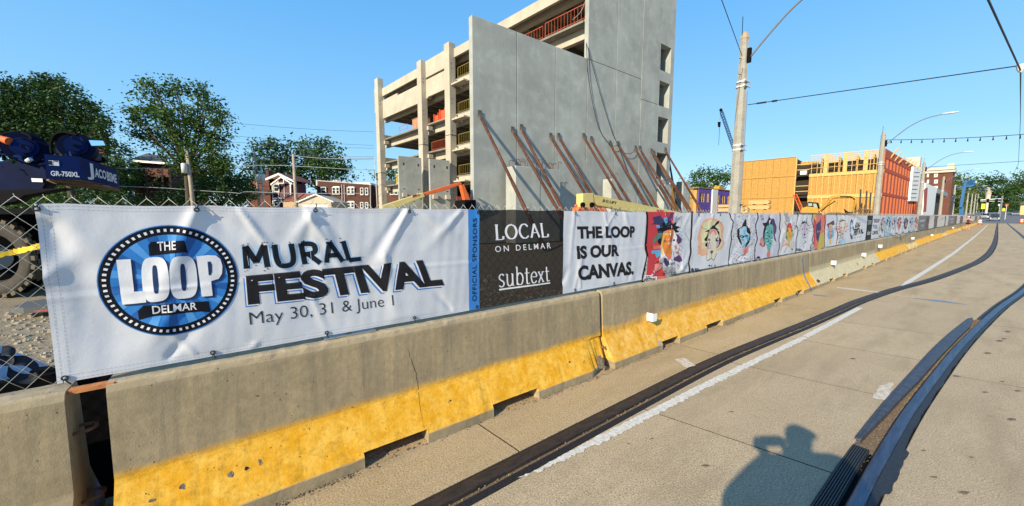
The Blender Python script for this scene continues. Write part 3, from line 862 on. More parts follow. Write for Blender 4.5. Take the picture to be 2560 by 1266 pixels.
def ties(parent, xs, top=True, s=1.0):
    for x in xs:
        z = ztop(x)-.022 if top else .885
        y = BY-float(drape([x], [z])[0])-.006
        b = MB(); n = 12
        ring = [(x+.010*s*math.cos(2*math.pi*k/n), y, z+.010*s*math.sin(2*math.pi*k/n)) for k in range(n+1)]
        b.tube(ring, .0035*s, 6)
        sgn = 1 if top else -1
        b.tube([(x, y-.002, z+.006*sgn), (x+.006, y+.004, z+.022*sgn), (x+.012, y+.022, z+.042*sgn)], .003*s, 5)
        b.tube([(x, y-.004, z+.004*sgn), (x-.004, y-.014, z+.020*sgn)], .0018*s, 4)
        b.build('cable_tie', M_tie, parent)

# --- 1: the white festival banner
X1 = hitY(1171, 650, BY).x; X0 = -.712; X2 = hitY(1198, 650, BY).x; X3 = hitY(1408, 630, BY).x
ban = thing('banner', 'big white festival banner with round blue emblem, at the left end of the fence', 'banner', (0, BY, 1.3), 'printed banners tied to the site fence')
cloth('cloth', X0, X1+.003, V_white, ban)
P_ = Print(step=.015)
def ell(cx, cz, rx, rz, n=72, a0=0, a1=2*math.pi): return [(cx+rx*math.cos(a0+(a1-a0)*k/n), cz+rz*math.sin(a0+(a1-a0)*k/n)) for k in range(n+(0 if abs(a1-a0-2*math.pi) < 1e-6 else 1))]
ex0, ex1 = B(239,700)[0], B(596,700)[0]
cx = B(412,700)[0]; ez0, ez1 = B(412,841)[1], B(412,563)[1]; cx = (ex0+ex1)/2; cz = (ez0+ez1)/2; rx_, rz_ = (ex1-ex0)/2, (ez1-ez0)/2
P_.poly(ell(cx, cz, rx_, rz_), BL, 1); P_.poly(ell(cx, cz, rx_*.985, rz_*.982), K, 2); P_.poly(ell(cx, cz, rx_*.83, rz_*.83), BL, 3)
for k in range(18):
    a = 2*math.pi*(k+.1)/18; b_ = 2*math.pi*(k+.58)/18
    P_.poly([(cx+.012*math.cos(a), cz+.012*math.sin(a)), (cx+rx_*.828*math.cos(a), cz+rz_*.828*math.sin(a)), (cx+rx_*.828*math.cos((a+b_)/2), cz+rz_*.828*math.sin((a+b_)/2)), (cx+rx_*.828*math.cos(b_), cz+rz_*.828*math.sin(b_))], BLD if k % 2 else BLL, 4)
for k in range(62):
    a = 2*math.pi*k/62; c_, s_ = math.cos(a), math.sin(a); x, z = cx+rx_*.908*c_, cz+rz_*.908*s_; w, h = .0055, .0075
    tx, tz = -s_, c_
    P_.poly([(x-tx*w-c_*h, z-tz*w-s_*h), (x+tx*w-c_*h, z+tz*w-s_*h), (x+tx*w+c_*h, z+tz*w+s_*h), (x-tx*w+c_*h, z-tz*w+s_*h)], WH, 4)
for q in ([(371,613),(378,605),(462,601),(471,633),(462,630),(374,640)], [(345,778),(360,763),(382,762),(522,752),(527,780),(502,778),(380,790),(348,800)]): P_.px(q, K, 5)
P_.text('THE', [(393,605),(440,602),(441,624),(395,628)], WH, 6, .012)
P_.text('DELMAR', [(381,764),(492,755),(493,773),(383,784)], WH, 6, .012)
LQ = [[(291,649),(330,645),(367,735),(307,762)], [(351,645),(419,641),(429,748),(360,758)], [(423,641),(489,639),(497,742),(428,749)], [(493,639),(556,637),(556,737),(505,741)]]
def fatO(P, q, m, lay, hole, sh=(0,0)):
    pts = []; inn = []
    def bil(u, w):
        t = [(q[0][0]+(q[1][0]-q[0][0])*u, q[0][1]+(q[1][1]-q[0][1])*u), (q[3][0]+(q[2][0]-q[3][0])*u, q[3][1]+(q[2][1]-q[3][1])*u)]
        return (t[0][0]+(t[1][0]-t[0][0])*w+sh[0], t[0][1]+(t[1][1]-t[0][1])*w+sh[1])
    def rr(ux, wy, n, f):
        o = []
        for k in range(n):
            a = 2*math.pi*k/n; c, s = math.cos(a), math.sin(a); e = .55
            o.append(bil(.5+ux*math.copysign(abs(c)**e, c), .5+wy*math.copysign(abs(s)**(.7*f), s)))
        return o
    P.px(rr(.5, .5, 40, 1), m, lay)
    if hole is not None: P.px(rr(.10, .32, 24, 1), hole, lay+1)
def heavyL(P, m, lay, sh=(0,0)):
    P.px([(x+sh[0], y+sh[1]) for x, y in [(291,650),(327,648),(336,729),(363,727),(367,755),(306,762)]], m, lay)
def heavyP(P, m, lay, hole, sh=(0,0)):
    pts = [(491,641),(520,638),(540,639),(551,648),(556,665),(555,684),(547,697),(530,702),(528,703),(532,739),(505,741)]
    P.px([(x+sh[0], y+sh[1]) for x, y in pts], m, lay)
    if hole is not None: P.px([(519,655),(526,653),(530,662),(530,680),(527,688),(522,688)], hole, lay+1)
sh = (7, 4)
heavyL(P_, NV, 6, sh); fatO(P_, LQ[1], NV, 6, None, sh); fatO(P_, LQ[2], NV, 6, None, sh); heavyP(P_, NV, 6, None, sh)
heavyL(P_, WH, 8); fatO(P_, LQ[1], WH, 8, NV); fatO(P_, LQ[2], WH, 8, NV); heavyP(P_, WH, 8, NV)
P_.build('emblem', BM, ban)
T_ = Print(step=.015)
# brush lettering MURAL: doubled rough strokes with gaps
def glyphs(P, body, quad, strokes, w, m, lay, adv, rough=0.0, hw=None, seed=1, shift=(0,0), n=8):
    r_ = random.Random(seed); tot = sum(adv[c] for c in body); Q = [Vector(B(q[0]+shift[0], q[1]+shift[1])) for q in quad]; x = 0
    for c in body:
        for stp in strokes[c]:
            pts = curve_pts([(a, b_, 0) for a, b_ in stp], n) if len(stp) > 2 and stp[0] is not None else [Vector((a, b_, 0)) for a, b_ in stp]
            out = []
            for p in pts:
                u = (x+p.x*.9)/tot; v = (Q[3].lerp(Q[2], u)).lerp(Q[0].lerp(Q[1], u), p.y); out.append((v.x, v.y))
            P.stroke(out, w, m, lay, px=False, hw=hw)
            for q in range(int(rough)):
                o2 = [(a+r_.uniform(-1,1)*w*.62, b_+r_.uniform(-1,1)*w*.62) for a, b_ in (out[0], out[-1])]
                dx, dz = out[-1][0]-out[0][0], out[-1][1]-out[0][1]
                e = r_.uniform(.02, .06)
                for s_, en in ((o2[0], -1), (o2[1], 1)):
                    P.stroke([s_, (s_[0]+en*dx*e, s_[1]+en*dz*e)], w*.25, m, lay, px=False)
        x += adv[c]
MU = {'M': [[(.05,0),(.05,1)],[(.05,1),(.45,.25)],[(.45,.25),(.85,1)],[(.85,1),(.9,0)]], 'U': [[(.08,1),(.08,.4),(.2,.06),(.5,0),(.75,.1),(.85,.4),(.85,1)]],
      'R': [[(.08,0),(.08,1)],[(.08,.97),(.6,.93),(.72,.74),(.6,.52),(.08,.45)],[(.35,.45),(.8,0)]], 'A': [[(.0,0),(.4,1)],[(.4,1),(.82,0)],[(.15,.34),(.68,.34)]], 'L': [[(.08,1),(.08,.04)],[(.08,.04),(.75,.06)]]}
adv = {'M': 1.12, 'U': 1.12, 'R': 1.0, 'A': .98, 'L': .8}
q_ = [(610,616),(893,601),(910,650),(614,672)]
glyphs(T_, 'MURAL', q_, MU, .046, GL, 0, adv)
glyphs(T_, 'MURAL', q_, MU, .031, K, 1, adv, rough=3, seed=4)
for k, c in enumerate([(618,640,652,664),(700,625,704,660),(775,618,777,655),(851,612,846,640)]):
    T_.stroke([(c[0], c[1]), (c[0]+4, c[3])], .0018, GL, 2)
fq = [(614,689),(1083,647),(1110,714),(620,763)]
T_.text('FESTIVAL', fq, BL, 0, .045, shift=(-6,6)); T_.text('FESTIVAL', fq, WH, 1, .045, shift=(-3,3)); T_.text('FESTIVAL', fq, K, 2, .045)
T_.text('May 30, 31 & June 1', [(622,781),(981,737),(984,772),(626,822)], K, 1, -.008)
T_.build('lettering', BM, ban)
H_ = Print(step=.05)
def seam(P, x0, x1, z, m=ST, w=.0012):
    x = x0
    while x < x1: P.poly([(x, z), (min(x+.010, x1), z), (min(x+.010, x1), z+w), (x, z+w)], m, 0); x += .016
x = X0+.02
seam(H_, X0, X1, .873); seam(H_, X0, X1, .893)
for dz in (.012, .028):
    xx = X0
    while xx < X1:
        z = ztop(xx)-dz; H_.poly([(xx, z), (xx+.010, z), (xx+.010, z+.0012), (xx, z+.0012)], ST, 0); xx += .016
for dx_ in (.016, .042):
    z = .87
    while z < 1.70: H_.poly([(X0+dx_, z), (X0+dx_+.0014, z), (X0+dx_+.0014, z+.012), (X0+dx_, z+.012)], ST, 0); z += .018
H_.build('stitching', BM, ban)
# blue edge stripe with the vertical words
cloth('blue_stripe', X1+.003, X2, V_blue, ban, dx=.012, off=.0)
O_ = Print(step=.03)
O_.text('OFFICIAL SPONSORS', [(1181,754),(1182,547),(1192,545),(1192,753)], K, 1, .012, spacing=1.1)
O_.build('lettering', BM, ban)
ties(ban, [B(93,530)[0], B(492,520)[0], B(787,520)[0], B(1022,520)[0], B(1193,520)[0]])
ties(ban, [B(163,950)[0], B(533,890)[0], B(817,840)[0], B(1035,800)[0], B(1192,770)[0]], False)

# --- 2: black sponsor banner
ban2 = thing('banner', 'black see-through sponsor banner with white lettering, right of the blue stripe', 'banner', (2.1, BY, 1.3), 'printed banners tied to the site fence')
cloth('cloth', X2+.001, X3, V_black, ban2, dx=.02)
S_ = Print(step=.02)
SER = {'L': [[(.15,1),(.15,0)],[(0,1),(.3,1)],[(0,.0),(.72,.0)],[(.72,0),(.75,.22)]],
 'O': [[(.5,1),(.16,.86),(.0,.5),(.16,.14),(.5,0),(.84,.14),(1.0,.5),(.84,.86),(.5,1)]],
 'C': [[(.9,.82),(.6,1),(.22,.9),(.02,.5),(.22,.1),(.6,0),(.92,.16)]],
 'A': [[(.0,0),(.42,1)],[(.42,1),(.86,0)],[(.17,.36),(.68,.36)]],
 's': [[(.5,.58),(.3,.66),(.08,.56),(.12,.40),(.42,.26),(.46,.1),(.26,0),(.02,.08)]],
 'u': [[(.0,.64),(.14,.64)],[(.14,.64),(.14,.18),(.3,0),(.5,.06),(.62,.2)],[(.62,.64),(.62,.0)],[(.5,.64),(.62,.64)],[(.62,.01),(.76,.01)]],
 'b': [[(.0,1),(.13,1)],[(.13,1),(.13,.0)],[(.13,.5),(.34,.66),(.58,.56),(.66,.32),(.56,.06),(.34,0),(.13,.1)]],
 't': [[(.2,.92),(.2,.12),(.3,.0),(.46,.04)],[(.0,.63),(.46,.63)]],
 'e': [[(.06,.38),(.56,.38),(.5,.6),(.3,.66),(.08,.52),(.04,.28),(.16,.04),(.36,0),(.58,.12)]],
 'x': [[(.08,.64),(.56,.0)],[(.54,.64),(.06,.0)],[(.0,.64),(.22,.64)],[(.42,.64),(.66,.64)],[(.0,.0),(.2,.0)],[(.42,.0),(.66,.0)]]}
adS = {'L': .92, 'O': 1.16, 'C': 1.08, 'A': .98, 's': .6, 'u': .82, 'b': .76, 't': .54, 'e': .66, 'x': .70}
glyphs(S_, 'LOCAL', [(1237,563),(1372,559),(1376,592),(1239,600)], SER, .024, WH, 1, adS, hw=.008)
S_.build('lettering', BM, ban2); S_ = Print(step=.02)
S_.text('ON DELMAR', [(1237,616),(1375,607),(1376,621),(1238,631)], WH, 1, .004, spacing=1.5)
S_.build('lettering', BM, ban2); S_ = Print(step=.02)
glyphs(S_, 'subtext', [(1246,670),(1374,664),(1376,702),(1248,719)], SER, .016, WH, 1, adS, hw=.006)
S_.px([(1248,723),(1374,706),(1374,709),(1248,727)], WH, 1)
S_.build('lettering', BM, ban2)
ties(ban2, [B(1322,530)[0]]); ties(ban2, [B(1330,745)[0]], False)

# --- 3: slogan banner
X4 = hitY(1614, 620, BY).x
ban3 = thing('banner', 'white slogan banner with three lines of heavy black words', 'banner', (3.4, BY, 1.3), 'printed banners tied to the site fence')
cloth('cloth', X3+.001, X4, V_white, ban3, dx=.018)
for w_, q_ in (('THE LOOP', [(1441.5,566),(1587,565.3),(1587,594),(1444,598)]), ('IS OUR', [(1442,615),(1547,611),(1547,640.5),(1443,649)]), ('CANVAS.', [(1443,665),(1584,653),(1584,687),(1446,703)])):
    S_ = Print(step=.02); S_.text(w_, q_, K, 1, .05); S_.build('lettering', BM, ban3)
ties(ban3, [B(1437,530)[0], B(1538,530)[0]]); ties(ban3, [B(1437,735)[0], B(1533,718)[0]], False)

# --- 4 ...: art banners, each a lion face on its own ground
def ink(col, t=.0): return vinyl('ink %02d' % len(MATS), col, t, .05)
C = dict(red=(.55,.045,.055), navy=(.03,.035,.12), orange=(.68,.20,.04), yellow=(.72,.50,.07), cyan=(.10,.40,.66), purple=(.10,.035,.13), pink=(.72,.25,.22), pale=(.66,.62,.50), cream=(.60,.60,.36),
         peach=(.74,.40,.26), teal=(.10,.36,.34), grey=(.36,.36,.37), ltblue=(.34,.56,.70), green=(.08,.20,.16), white=(.78,.79,.82), black=(.012,.011,.014), mauve=(.45,.30,.45), olive=(.50,.40,.08), brown=(.13,.07,.06), lav=(.52,.52,.62), salmon=(.66,.17,.13), mid=(.18,.15,.15), off=(.60,.56,.50))
IK = {}; IL = []
for i, (k, c) in enumerate(C.items()): IK[k] = i; IL.append(ink(c))
def conv5(pts): return [(1600+x/6.329, 520+y/6.33) for x, y in pts]
def conv8(pts): return [(1830+x/7.033, 520+y/7.033) for x, y in pts]
def spiky(cx, cy, r0, r1, n, a0, a1, seed=0, kx=1.0):
    r_ = random.Random(seed); o = []
    for k in range(n):
        a = a0+(a1-a0)*k/(n-1); r = (r1 if k % 2 else r0)*r_.uniform(.85, 1.15)
        o.append((cx+kx*r*math.cos(a), cy-r*math.sin(a)))
    return o
class Art:
    def __init__(s, conv, step): s.P = Print(step=step); s.c = conv
    def p(s, pts, col, lay=1): s.P.px(s.c(pts), IK[col], lay)
    def l(s, pts, w=.006, col='black', lay=6, smooth=True):
        q = s.c(pts)
        if smooth and len(q) > 2: q = [(v.x, v.y) for v in curve_pts([(a, b_, 0) for a, b_ in q], 5)]
        s.P.stroke(q, w, IK[col], lay)
    def eye(s, x, y, r=16, col='pale', kx=1.3):
        s.p([(x+r*kx*math.cos(t), y+r*math.sin(t)*1.2) for t in [k*math.pi/5 for k in range(10)]], 'black', 7)
        s.p([(x+r*.55*kx*math.cos(t), y+r*.55*math.sin(t)) for t in [k*math.pi/4 for k in range(8)]], col, 8)
        s.p([(x+r*.22*kx*math.cos(t), y+r*.3*math.sin(t)) for t in [k*math.pi/3 for k in range(6)]], 'black', 9)
def divider(P, pts, w0, w1, lay=3):
    q = [(v.x, v.y) for v in curve_pts([(a, b_, 0) for a, b_ in pts], 8)]
    n = len(q); L = []; 
    for i, (x, y) in enumerate(q):
        w = w0+(w1-w0)*i/n; L.append(((x-w/2, y), (x+w/2, y)))
    for i in range(n-1): P.px([L[i][0], L[i][1], L[i+1][1], L[i+1][0]], IK['black'], lay)
def cutx(px, py=600): return hitY(px, py, BY).x
def artbanner(name_label, pa, pb, base, dx):
    a, b_ = cutx(pa), cutx(pb)
    t = thing('banner', name_label, 'banner', ((a+b_)/2, BY, 1.3), 'printed banners tied to the site fence')
    cloth('cloth', a+.001, b_, base, t, dx=dx); return t, a, b_
def tiny_logo(A, x, y, s, col='black'):
    c = A.c
    A.P.px(c([(x-.35*s+ .35*s*math.cos(t), y+.55*s*math.sin(t)) for t in [k*math.pi/8 for k in range(16)]]), IK['navy'], 4)
    A.P.text('MURAL', c([(x+.2*s, y-.5*s), (x+1.3*s, y-.5*s), (x+1.3*s, y-.1*s), (x+.2*s, y-.05*s)]), IK[col], 5, .04)
    A.P.text('FESTIVAL', c([(x+.2*s, y), (x+2.1*s, y-.1*s), (x+2.15*s, y+.45*s), (x+.2*s, y+.6*s)]), IK[col], 5, .05)

# red lion
t, a, b_ = artbanner('tall art banner with an orange and black lion face on a half-red ground', 1614, 1727, V_white, .025)
A = Art(conv5, .04)
A.p([(118,62),(545,68),(520,140),(500,300),(430,480),(330,700),(300,850),(420,1040),(415,1128),(160,1160),(70,1178),(95,1100),(128,800),(95,660),(95,500),(105,300)], 'red')
A.p([(195,150),(330,118),(355,170),(385,215),(430,300),(420,345),(350,352),(275,330),(280,290),(310,268),(260,262),(190,265),(200,245),(225,235)], 'navy', 2)
A.p([(255,278),(300,275),(352,300),(300,322),(262,312)], 'cyan', 3)
A.p([(378,160),(408,140),(432,180),(440,250),(425,305),(395,265),(375,200)], 'cyan', 3)
A.p([(430,150),(470,130),(488,75),(530,80),(520,150),(490,230),(470,290),(438,310),(440,230)], 'purple', 3)
for k in range(6): A.l([(500+k*12, 290-k*6), (520+k*26, 200-k*14), (540+k*20, 120+k*18)], .004)
A.l([(650,210),(640,280),(600,320),(560,300)], .004)
A.p([(275,345),(350,350),(370,400),(300,405),(280,380)], 'navy', 2)
A.p([(300,400),(360,400),(330,470),(240,540),(200,600),(205,560),(210,500),(250,440)], 'green', 3)
A.p([(210,600),(320,590),(330,640),(215,660)], 'salmon', 3); A.p([(180,680),(320,665),(325,740),(275,795),(250,750),(240,720),(190,730)], 'cyan', 3)
A.p([(230,890),(300,865),(350,895),(335,960),(250,1015),(222,1000)], 'pink', 3); A.l([(230,890),(300,865),(350,895),(335,960),(250,1015),(222,1000),(230,890)], .005)
A.p(spiky(440,340,110,150,17,-.5,3.5,5,1.1)+[(350,400),(540,380)], 'black', 3)
A.p([(290,470),(335,440),(335,560),(315,590),(280,545)], 'black', 3); A.p([(555,400),(600,430),(655,500),(640,540),(600,580),(570,520)], 'purple', 3)
A.p([(365,380),(430,350),(520,345),(555,400),(575,470),(560,560),(545,640),(525,720),(525,860),(470,890),(440,820),(400,800),(350,770),(330,720),(320,610),(345,500)], 'white', 4)
A.p([(365,385),(430,350),(520,348),(525,420),(500,520),(485,620),(495,720),(480,760),(440,790),(390,760),(360,700),(350,600),(355,480)], 'orange', 5)
A.p([(360,390),(420,395),(430,430),(385,440),(355,560),(345,680),(365,770),(330,720),(322,610),(345,500)], 'yellow', 6)
A.p([(375,370),(430,362),(420,390),(370,400)], 'pink', 7)
A.l([(470,400),(462,470),(455,540),(450,570)], .010); A.l([(440,420),(435,450)], .006); A.l([(505,390),(500,470),(480,560)], .005)
A.eye(385,525,17,'cream'); A.eye(527,512,14,'grey')
A.p([(405,745),(440,760),(480,745),(470,790),(440,830),(415,790)], 'salmon', 7); A.p([(405,742),(425,735),(425,755)], 'yellow', 8); A.p([(450,742),(480,738),(475,755)], 'yellow', 8)
A.l([(440,830),(440,880)], .007); A.p([(360,800),(400,790),(440,850),(450,890),(410,930),(375,880)], 'navy', 7)
A.p([(310,850),(350,780),(370,840),(330,880),(290,885)], 'grey', 5); A.l([(310,760),(320,830),(265,860),(290,885),(340,870)], .005)
A.l([(500,660),(520,720),(525,860)], .008); A.l([(455,800),(490,830),(520,815)], .006)
for k in range(4): A.l([(460,870+k*9),(500,860+k*14),(540,870+k*6)], .004)
A.p([(530,600),(560,590),(575,630),(550,660)], 'orange', 6); A.p([(545,700),(600,740),(600,640),(620,620),(600,680)], 'salmon', 4)
A.p([(530,790),(610,740),(640,780),(655,830),(610,860),(530,830)], 'purple', 4)
for k in range(26):
    r_ = random.Random(k); x, y = 340+r_.random()*230, 880+r_.random()*170
    A.l([(x,y),(x+r_.uniform(-40,40), y+r_.uniform(10,40)),(x+r_.uniform(-50,50), y+r_.uniform(30,80))], .003)
A.p([(350,950),(480,920),(560,960),(540,1020),(470,1120),(420,1110),(360,1000)], 'grey', 3)
for k in range(8):
    r_ = random.Random(k+90); x, y = 600+r_.random()*50, 300+k*60
    A.l([(x-20,y),(x+30,y+20),(x+r_.uniform(-30,40),y+60)], .003)
for k in range(7): A.l([(700+k*12, 380+k*22),(715+k*10, 400+k*20),(705+k*12, 420+k*20)], .003)
A.l([(580,900),(610,930),(600,960),(570,920)], .003); A.l([(690,940),(715,905),(705,960),(730,930)], .003)
A.P.text('LOCAL', conv5([(588,1060),(640,1052),(640,1080),(590,1088)]), IK['black'], 5, .0); A.P.text('subtext', conv5([(660,1062),(745,1050),(745,1075),(662,1082)]), IK['grey'], 5, .0)
A.p([(70,1070),(175,1065),(180,1090),(265,1085),(262,1155),(60,1180)], 'white', 4)
A.P.text('MURAL', conv5([(88,1080),(165,1072),(165,1102),(88,1112)]), IK['black'], 5, .03); A.P.text('FESTIVAL', conv5([(70,1118),(250,1098),(252,1150),(60,1176)]), IK['black'], 5, .05)
A.p([(268,1085),(415,1070),(415,1115),(270,1140)], 'salmon', 5)
divider(A.P, conv5([(98,60),(112,160),(104,330),(92,520),(92,640),(118,770),(88,900),(55,1060),(36,1185)]), 4.6, 6.0)
for k, ch in enumerate('MICHAEL MCKINNEY'):
    if ch != ' ':
        y = 1140-k*24; x = 50+ (1140-y)*.20
        A.P.text(ch, conv5([(x-9,y+8),(x-9,y-9),(x+9,y-9),(x+9,y+8)]), IK['white'], 6, .03)
A.P.build('artwork', IL, t)
ties(t, [cutx(1663)]); ties(t, [cutx(1690)], False)

# cream lion
t, a, b_ = artbanner('art banner with a cream lion face inside a peach mane on white', 1727, 1823, V_white, .03)
A = Art(conv5, .05)
A.p([(1000,200),(1120,152),(1200,170),(1290,230),(1320,320),(1310,440),(1335,560),(1290,640),(1210,690),(1180,640),(1050,650),(1050,740),(980,760),(950,735),(920,740),(918,640),(940,560),(915,480),(930,380),(960,290)], 'peach')
A.p([(1010,230),(1120,190),(1220,230),(1270,330),(1270,470),(1290,590),(1200,680),(1060,640),(975,660),(990,540),(960,420),(985,310)], 'cream', 2)
A.l([(960,290),(1000,330),(1060,335)], .003); A.l([(920,600),(950,640),(940,720)], .003); A.l([(1260,220),(1310,300),(1300,400)], .003)
A.p([(1020,375),(1060,350),(1095,345),(1100,300),(1125,310),(1150,275),(1170,280),(1215,215),(1250,205),(1240,245),(1190,290),(1200,315),(1240,345),(1215,350),(1250,380),(1250,470),(1280,500),(1265,545),(1240,600),(1210,640),(1150,620),(1080,640),(1030,600),(1035,560),(1010,500),(1045,440),(1060,380)], 'black', 3)
A.p([(1065,390),(1100,345),(1160,335),(1200,350),(1240,440),(1240,540),(1215,610),(1195,680),(1215,720),(1175,800),(1150,830),(1100,800),(1050,840),(1048,760),(1055,660),(1075,620),(1060,520)], 'pale', 4)
A.p([(1070,390),(1110,350),(1160,340),(1200,355),(1210,420),(1180,440),(1165,380),(1130,380),(1110,430)], 'pink', 5)
A.p([(1110,440),(1130,400),(1165,400),(1180,450),(1185,600),(1170,660),(1115,660),(1100,600)], 'pale', 6); A.l([(1145,390),(1146,500)], .008, 'brown')
A.eye(1088,505,14,'olive'); A.eye(1198,492,12,'olive'); A.p([(1060,560),(1090,560),(1085,650),(1060,660)], 'mauve', 5); A.p([(1210,530),(1240,500),(1235,580),(1205,640)], 'mauve', 5)
A.l([(1080,540),(1110,600),(1095,650)], .006); A.l([(1205,520),(1195,600),(1205,650)], .006)
A.p([(1095,690),(1125,675),(1155,680),(1140,710),(1122,735)], 'brown', 7); A.l([(1122,735),(1120,790),(1050,835)], .006); A.l([(1120,790),(1160,825),(1205,710)], .006); A.l([(1060,660),(1050,760),(1050,835)], .006)
A.p([(1075,905),(1098,900),(1098,922),(1078,924)], 'black', 5); A.p([(1112,908),(1132,912),(1128,926),(1112,922)], 'black', 5)
tiny_logo(A, 850, 985, 62)
A.P.text('LOCAL', conv5([(1240,940),(1285,936),(1285,956),(1240,960)]), IK['black'], 5, 0); A.P.text('subtext', conv5([(1300,936),(1345,930),(1345,950),(1300,955)]), IK['grey'], 5, 0)
divider(A.P, conv5([(818,62),(812,200),(820,380),(798,560),(798,700),(765,850),(785,960),(762,1080)]), 3.6, 3.8)
A.P.build('artwork', IL, t)
ties(t, [cutx(1744), cutx(1796)]); ties(t, [cutx(1790)], False)

def speckle(A, poly_x, poly_y, n, cols, s=14, seed=0, lay=1):
    r_ = random.Random(seed)
    for k in range(n):
        x, y = r_.uniform(*poly_x), r_.uniform(*poly_y); w = r_.uniform(.4, 1)*s; a = r_.uniform(0, 3)
        q = [(x+w*math.cos(a+j*2.1), y+w*.8*math.sin(a+j*2.1)) for j in range(3)]
        A.p(q, cols[k % len(cols)], lay)
def small_lion(A, cx, cy, h, face, mane, acc, kx=.34, seed=0):
    r_ = random.Random(seed); w = h*kx
    A.p(spiky(cx, cy-.10*h, w*.75, w*1.35, 23, -1.0, math.pi+1.0, seed, .85), mane, 2)
    A.p(spiky(cx, cy-.28*h, w*.5, w*.95, 15, -.3, math.pi+.3, seed+1, .8), 'black', 3)
    A.p([(cx-w*.55,cy-.32*h),(cx,cy-.40*h),(cx+w*.55,cy-.32*h),(cx+w*.62,cy-.05*h),(cx+w*.40,cy+.18*h),(cx+w*.30,cy+.36*h),(cx,cy+.45*h),(cx-w*.30,cy+.36*h),(cx-w*.42,cy+.18*h),(cx-w*.62,cy-.05*h)], face, 4)
    A.p([(cx-w*.16,cy-.34*h),(cx+w*.18,cy-.34*h),(cx+w*.14,cy+.18*h),(cx-w*.14,cy+.18*h)], acc, 5)
    A.eye(cx-w*.34, cy-.08*h, h*.024); A.eye(cx+w*.34, cy-.08*h, h*.024)
    A.p([(cx-w*.2,cy+.18*h),(cx+w*.2,cy+.18*h),(cx,cy+.27*h)], 'black', 7); A.l([(cx,cy+.27*h),(cx,cy+.34*h),(cx-w*.25,cy+.40*h)], .008); A.l([(cx,cy+.34*h),(cx+w*.25,cy+.38*h)], .008)
    for k in range(8):
        a = r_.uniform(-.6, 3.7); A.l([(cx+w*.9*math.cos(a), cy-.1*h-w*.9*math.sin(a)), (cx+w*1.5*math.cos(a+.2), cy-.1*h-w*1.6*math.sin(a+.2))], .005, r_.choice(['black', mane, acc]))
# pale-blue lion on crowded drawing
t, a, b_ = artbanner('art banner with an ice-blue lion face in a crowded pastel doodle ground', 1823, 1890, V_white, .04)
A = Art(conv8, .07)
speckle(A, (0,420), (95,1000), 900, ['lav','ltblue','pink','mauve','grey','cyan','white','off','purple'], 13, 3)
A.p([(90,390),(170,330),(180,290),(230,200),(250,210),(250,290),(300,370),(320,440),(300,600),(230,700),(150,640),(95,520)], 'black', 3)
A.p([(135,370),(200,325),(260,330),(265,430),(305,480),(280,570),(240,640),(215,700),(170,690),(160,600),(130,520)], 'ltblue', 4)
A.p([(140,500),(180,490),(180,560),(150,570)], 'cyan', 5); A.p([(235,470),(300,480),(270,590),(245,540)], 'cyan', 5); A.eye(160,500,20,'white'); A.eye(245,495,18,'white')
A.l([(205,390),(215,440),(200,470)], .008); A.l([(180,690),(260,600),(270,470)], .008); A.p([(190,720),(280,680),(290,770),(230,830),(190,780)], 'pink', 4); A.p([(205,740),(250,730),(245,790),(215,800)], 'salmon', 5)
A.l([(250,680),(310,660),(340,620),(360,650)], .006); A.p([(120,720),(180,680),(180,780),(120,810)], 'lav', 4); A.p([(70,920),(150,830),(240,840),(180,940)], 'white', 4)
A.l([(60,940),(150,840),(240,830)], .010)
divider(A.P, conv8([(-50,90),(-15,200),(10,260),(-20,450),(-10,560),(-35,700),(-50,800),(-60,1060)]), 2.6, 2.2)
A.P.build('artwork', IL, t)
# teal lion
t, a, b_ = artbanner('art banner with a long teal patchwork lion face on grey-lilac', 1890, 1948, vinyl('lilac banner', (.56,.56,.66), .02, .1), .04)
A = Art(conv8, .07)
A.p([(530,270),(600,260),(640,190),(650,140),(680,180),(700,250),(690,400),(600,560),(575,680),(545,640),(555,400),(570,330)], 'black', 2)
A.p([(690,190),(740,230),(775,340),(770,420),(740,480),(770,600),(735,560),(715,420),(700,300)], 'purple', 3); A.p([(700,180),(740,215),(760,300),(720,300)], 'navy', 4)
A.p([(600,320),(680,285),(715,330),(720,480),(700,600),(680,680),(655,770),(625,760),(610,660),(570,600),(575,450)], 'teal', 4)
speckle(A, (590,705), (330,640), 46, ['green','ltblue','black','teal','white'], 20, 8, 5)
A.p([(605,430),(625,420),(625,460)], 'black', 6); A.p([(680,410),(700,420),(690,460)], 'black', 6); A.p([(635,490),(670,490),(655,530)], 'navy', 6)
A.p([(500,560),(550,520),(570,640),(545,680),(505,640)], 'pink', 4); A.l([(500,560),(550,520),(570,640),(545,680),(505,640),(500,560)], .008)
A.p([(610,780),(640,750),(665,765),(655,850),(625,870),(605,840)], 'salmon', 5); A.p([(480,625),(510,620),(515,650),(490,655)], 'red', 5)
A.P.text('JOE', conv8([(490,130),(530,120),(535,165),(490,170)]), IK['black'], 5, 0); A.P.text('AGE', conv8([(505,175),(555,165),(555,215),(510,220)]), IK['black'], 5, 0)
A.p([(410,930),(440,860),(480,850),(500,890),(540,900),(540,930)], 'black', 5); A.P.text('FESTIVAL', conv8([(430,895),(545,872),(545,905),(430,935)]), IK['white'], 6, 0)
divider(A.P, conv8([(438,80),(450,180),(418,300),(430,450),(440,560),(405,680),(400,800),(395,960)]), 2.4, 2.0)
A.P.build('artwork', IL, t)
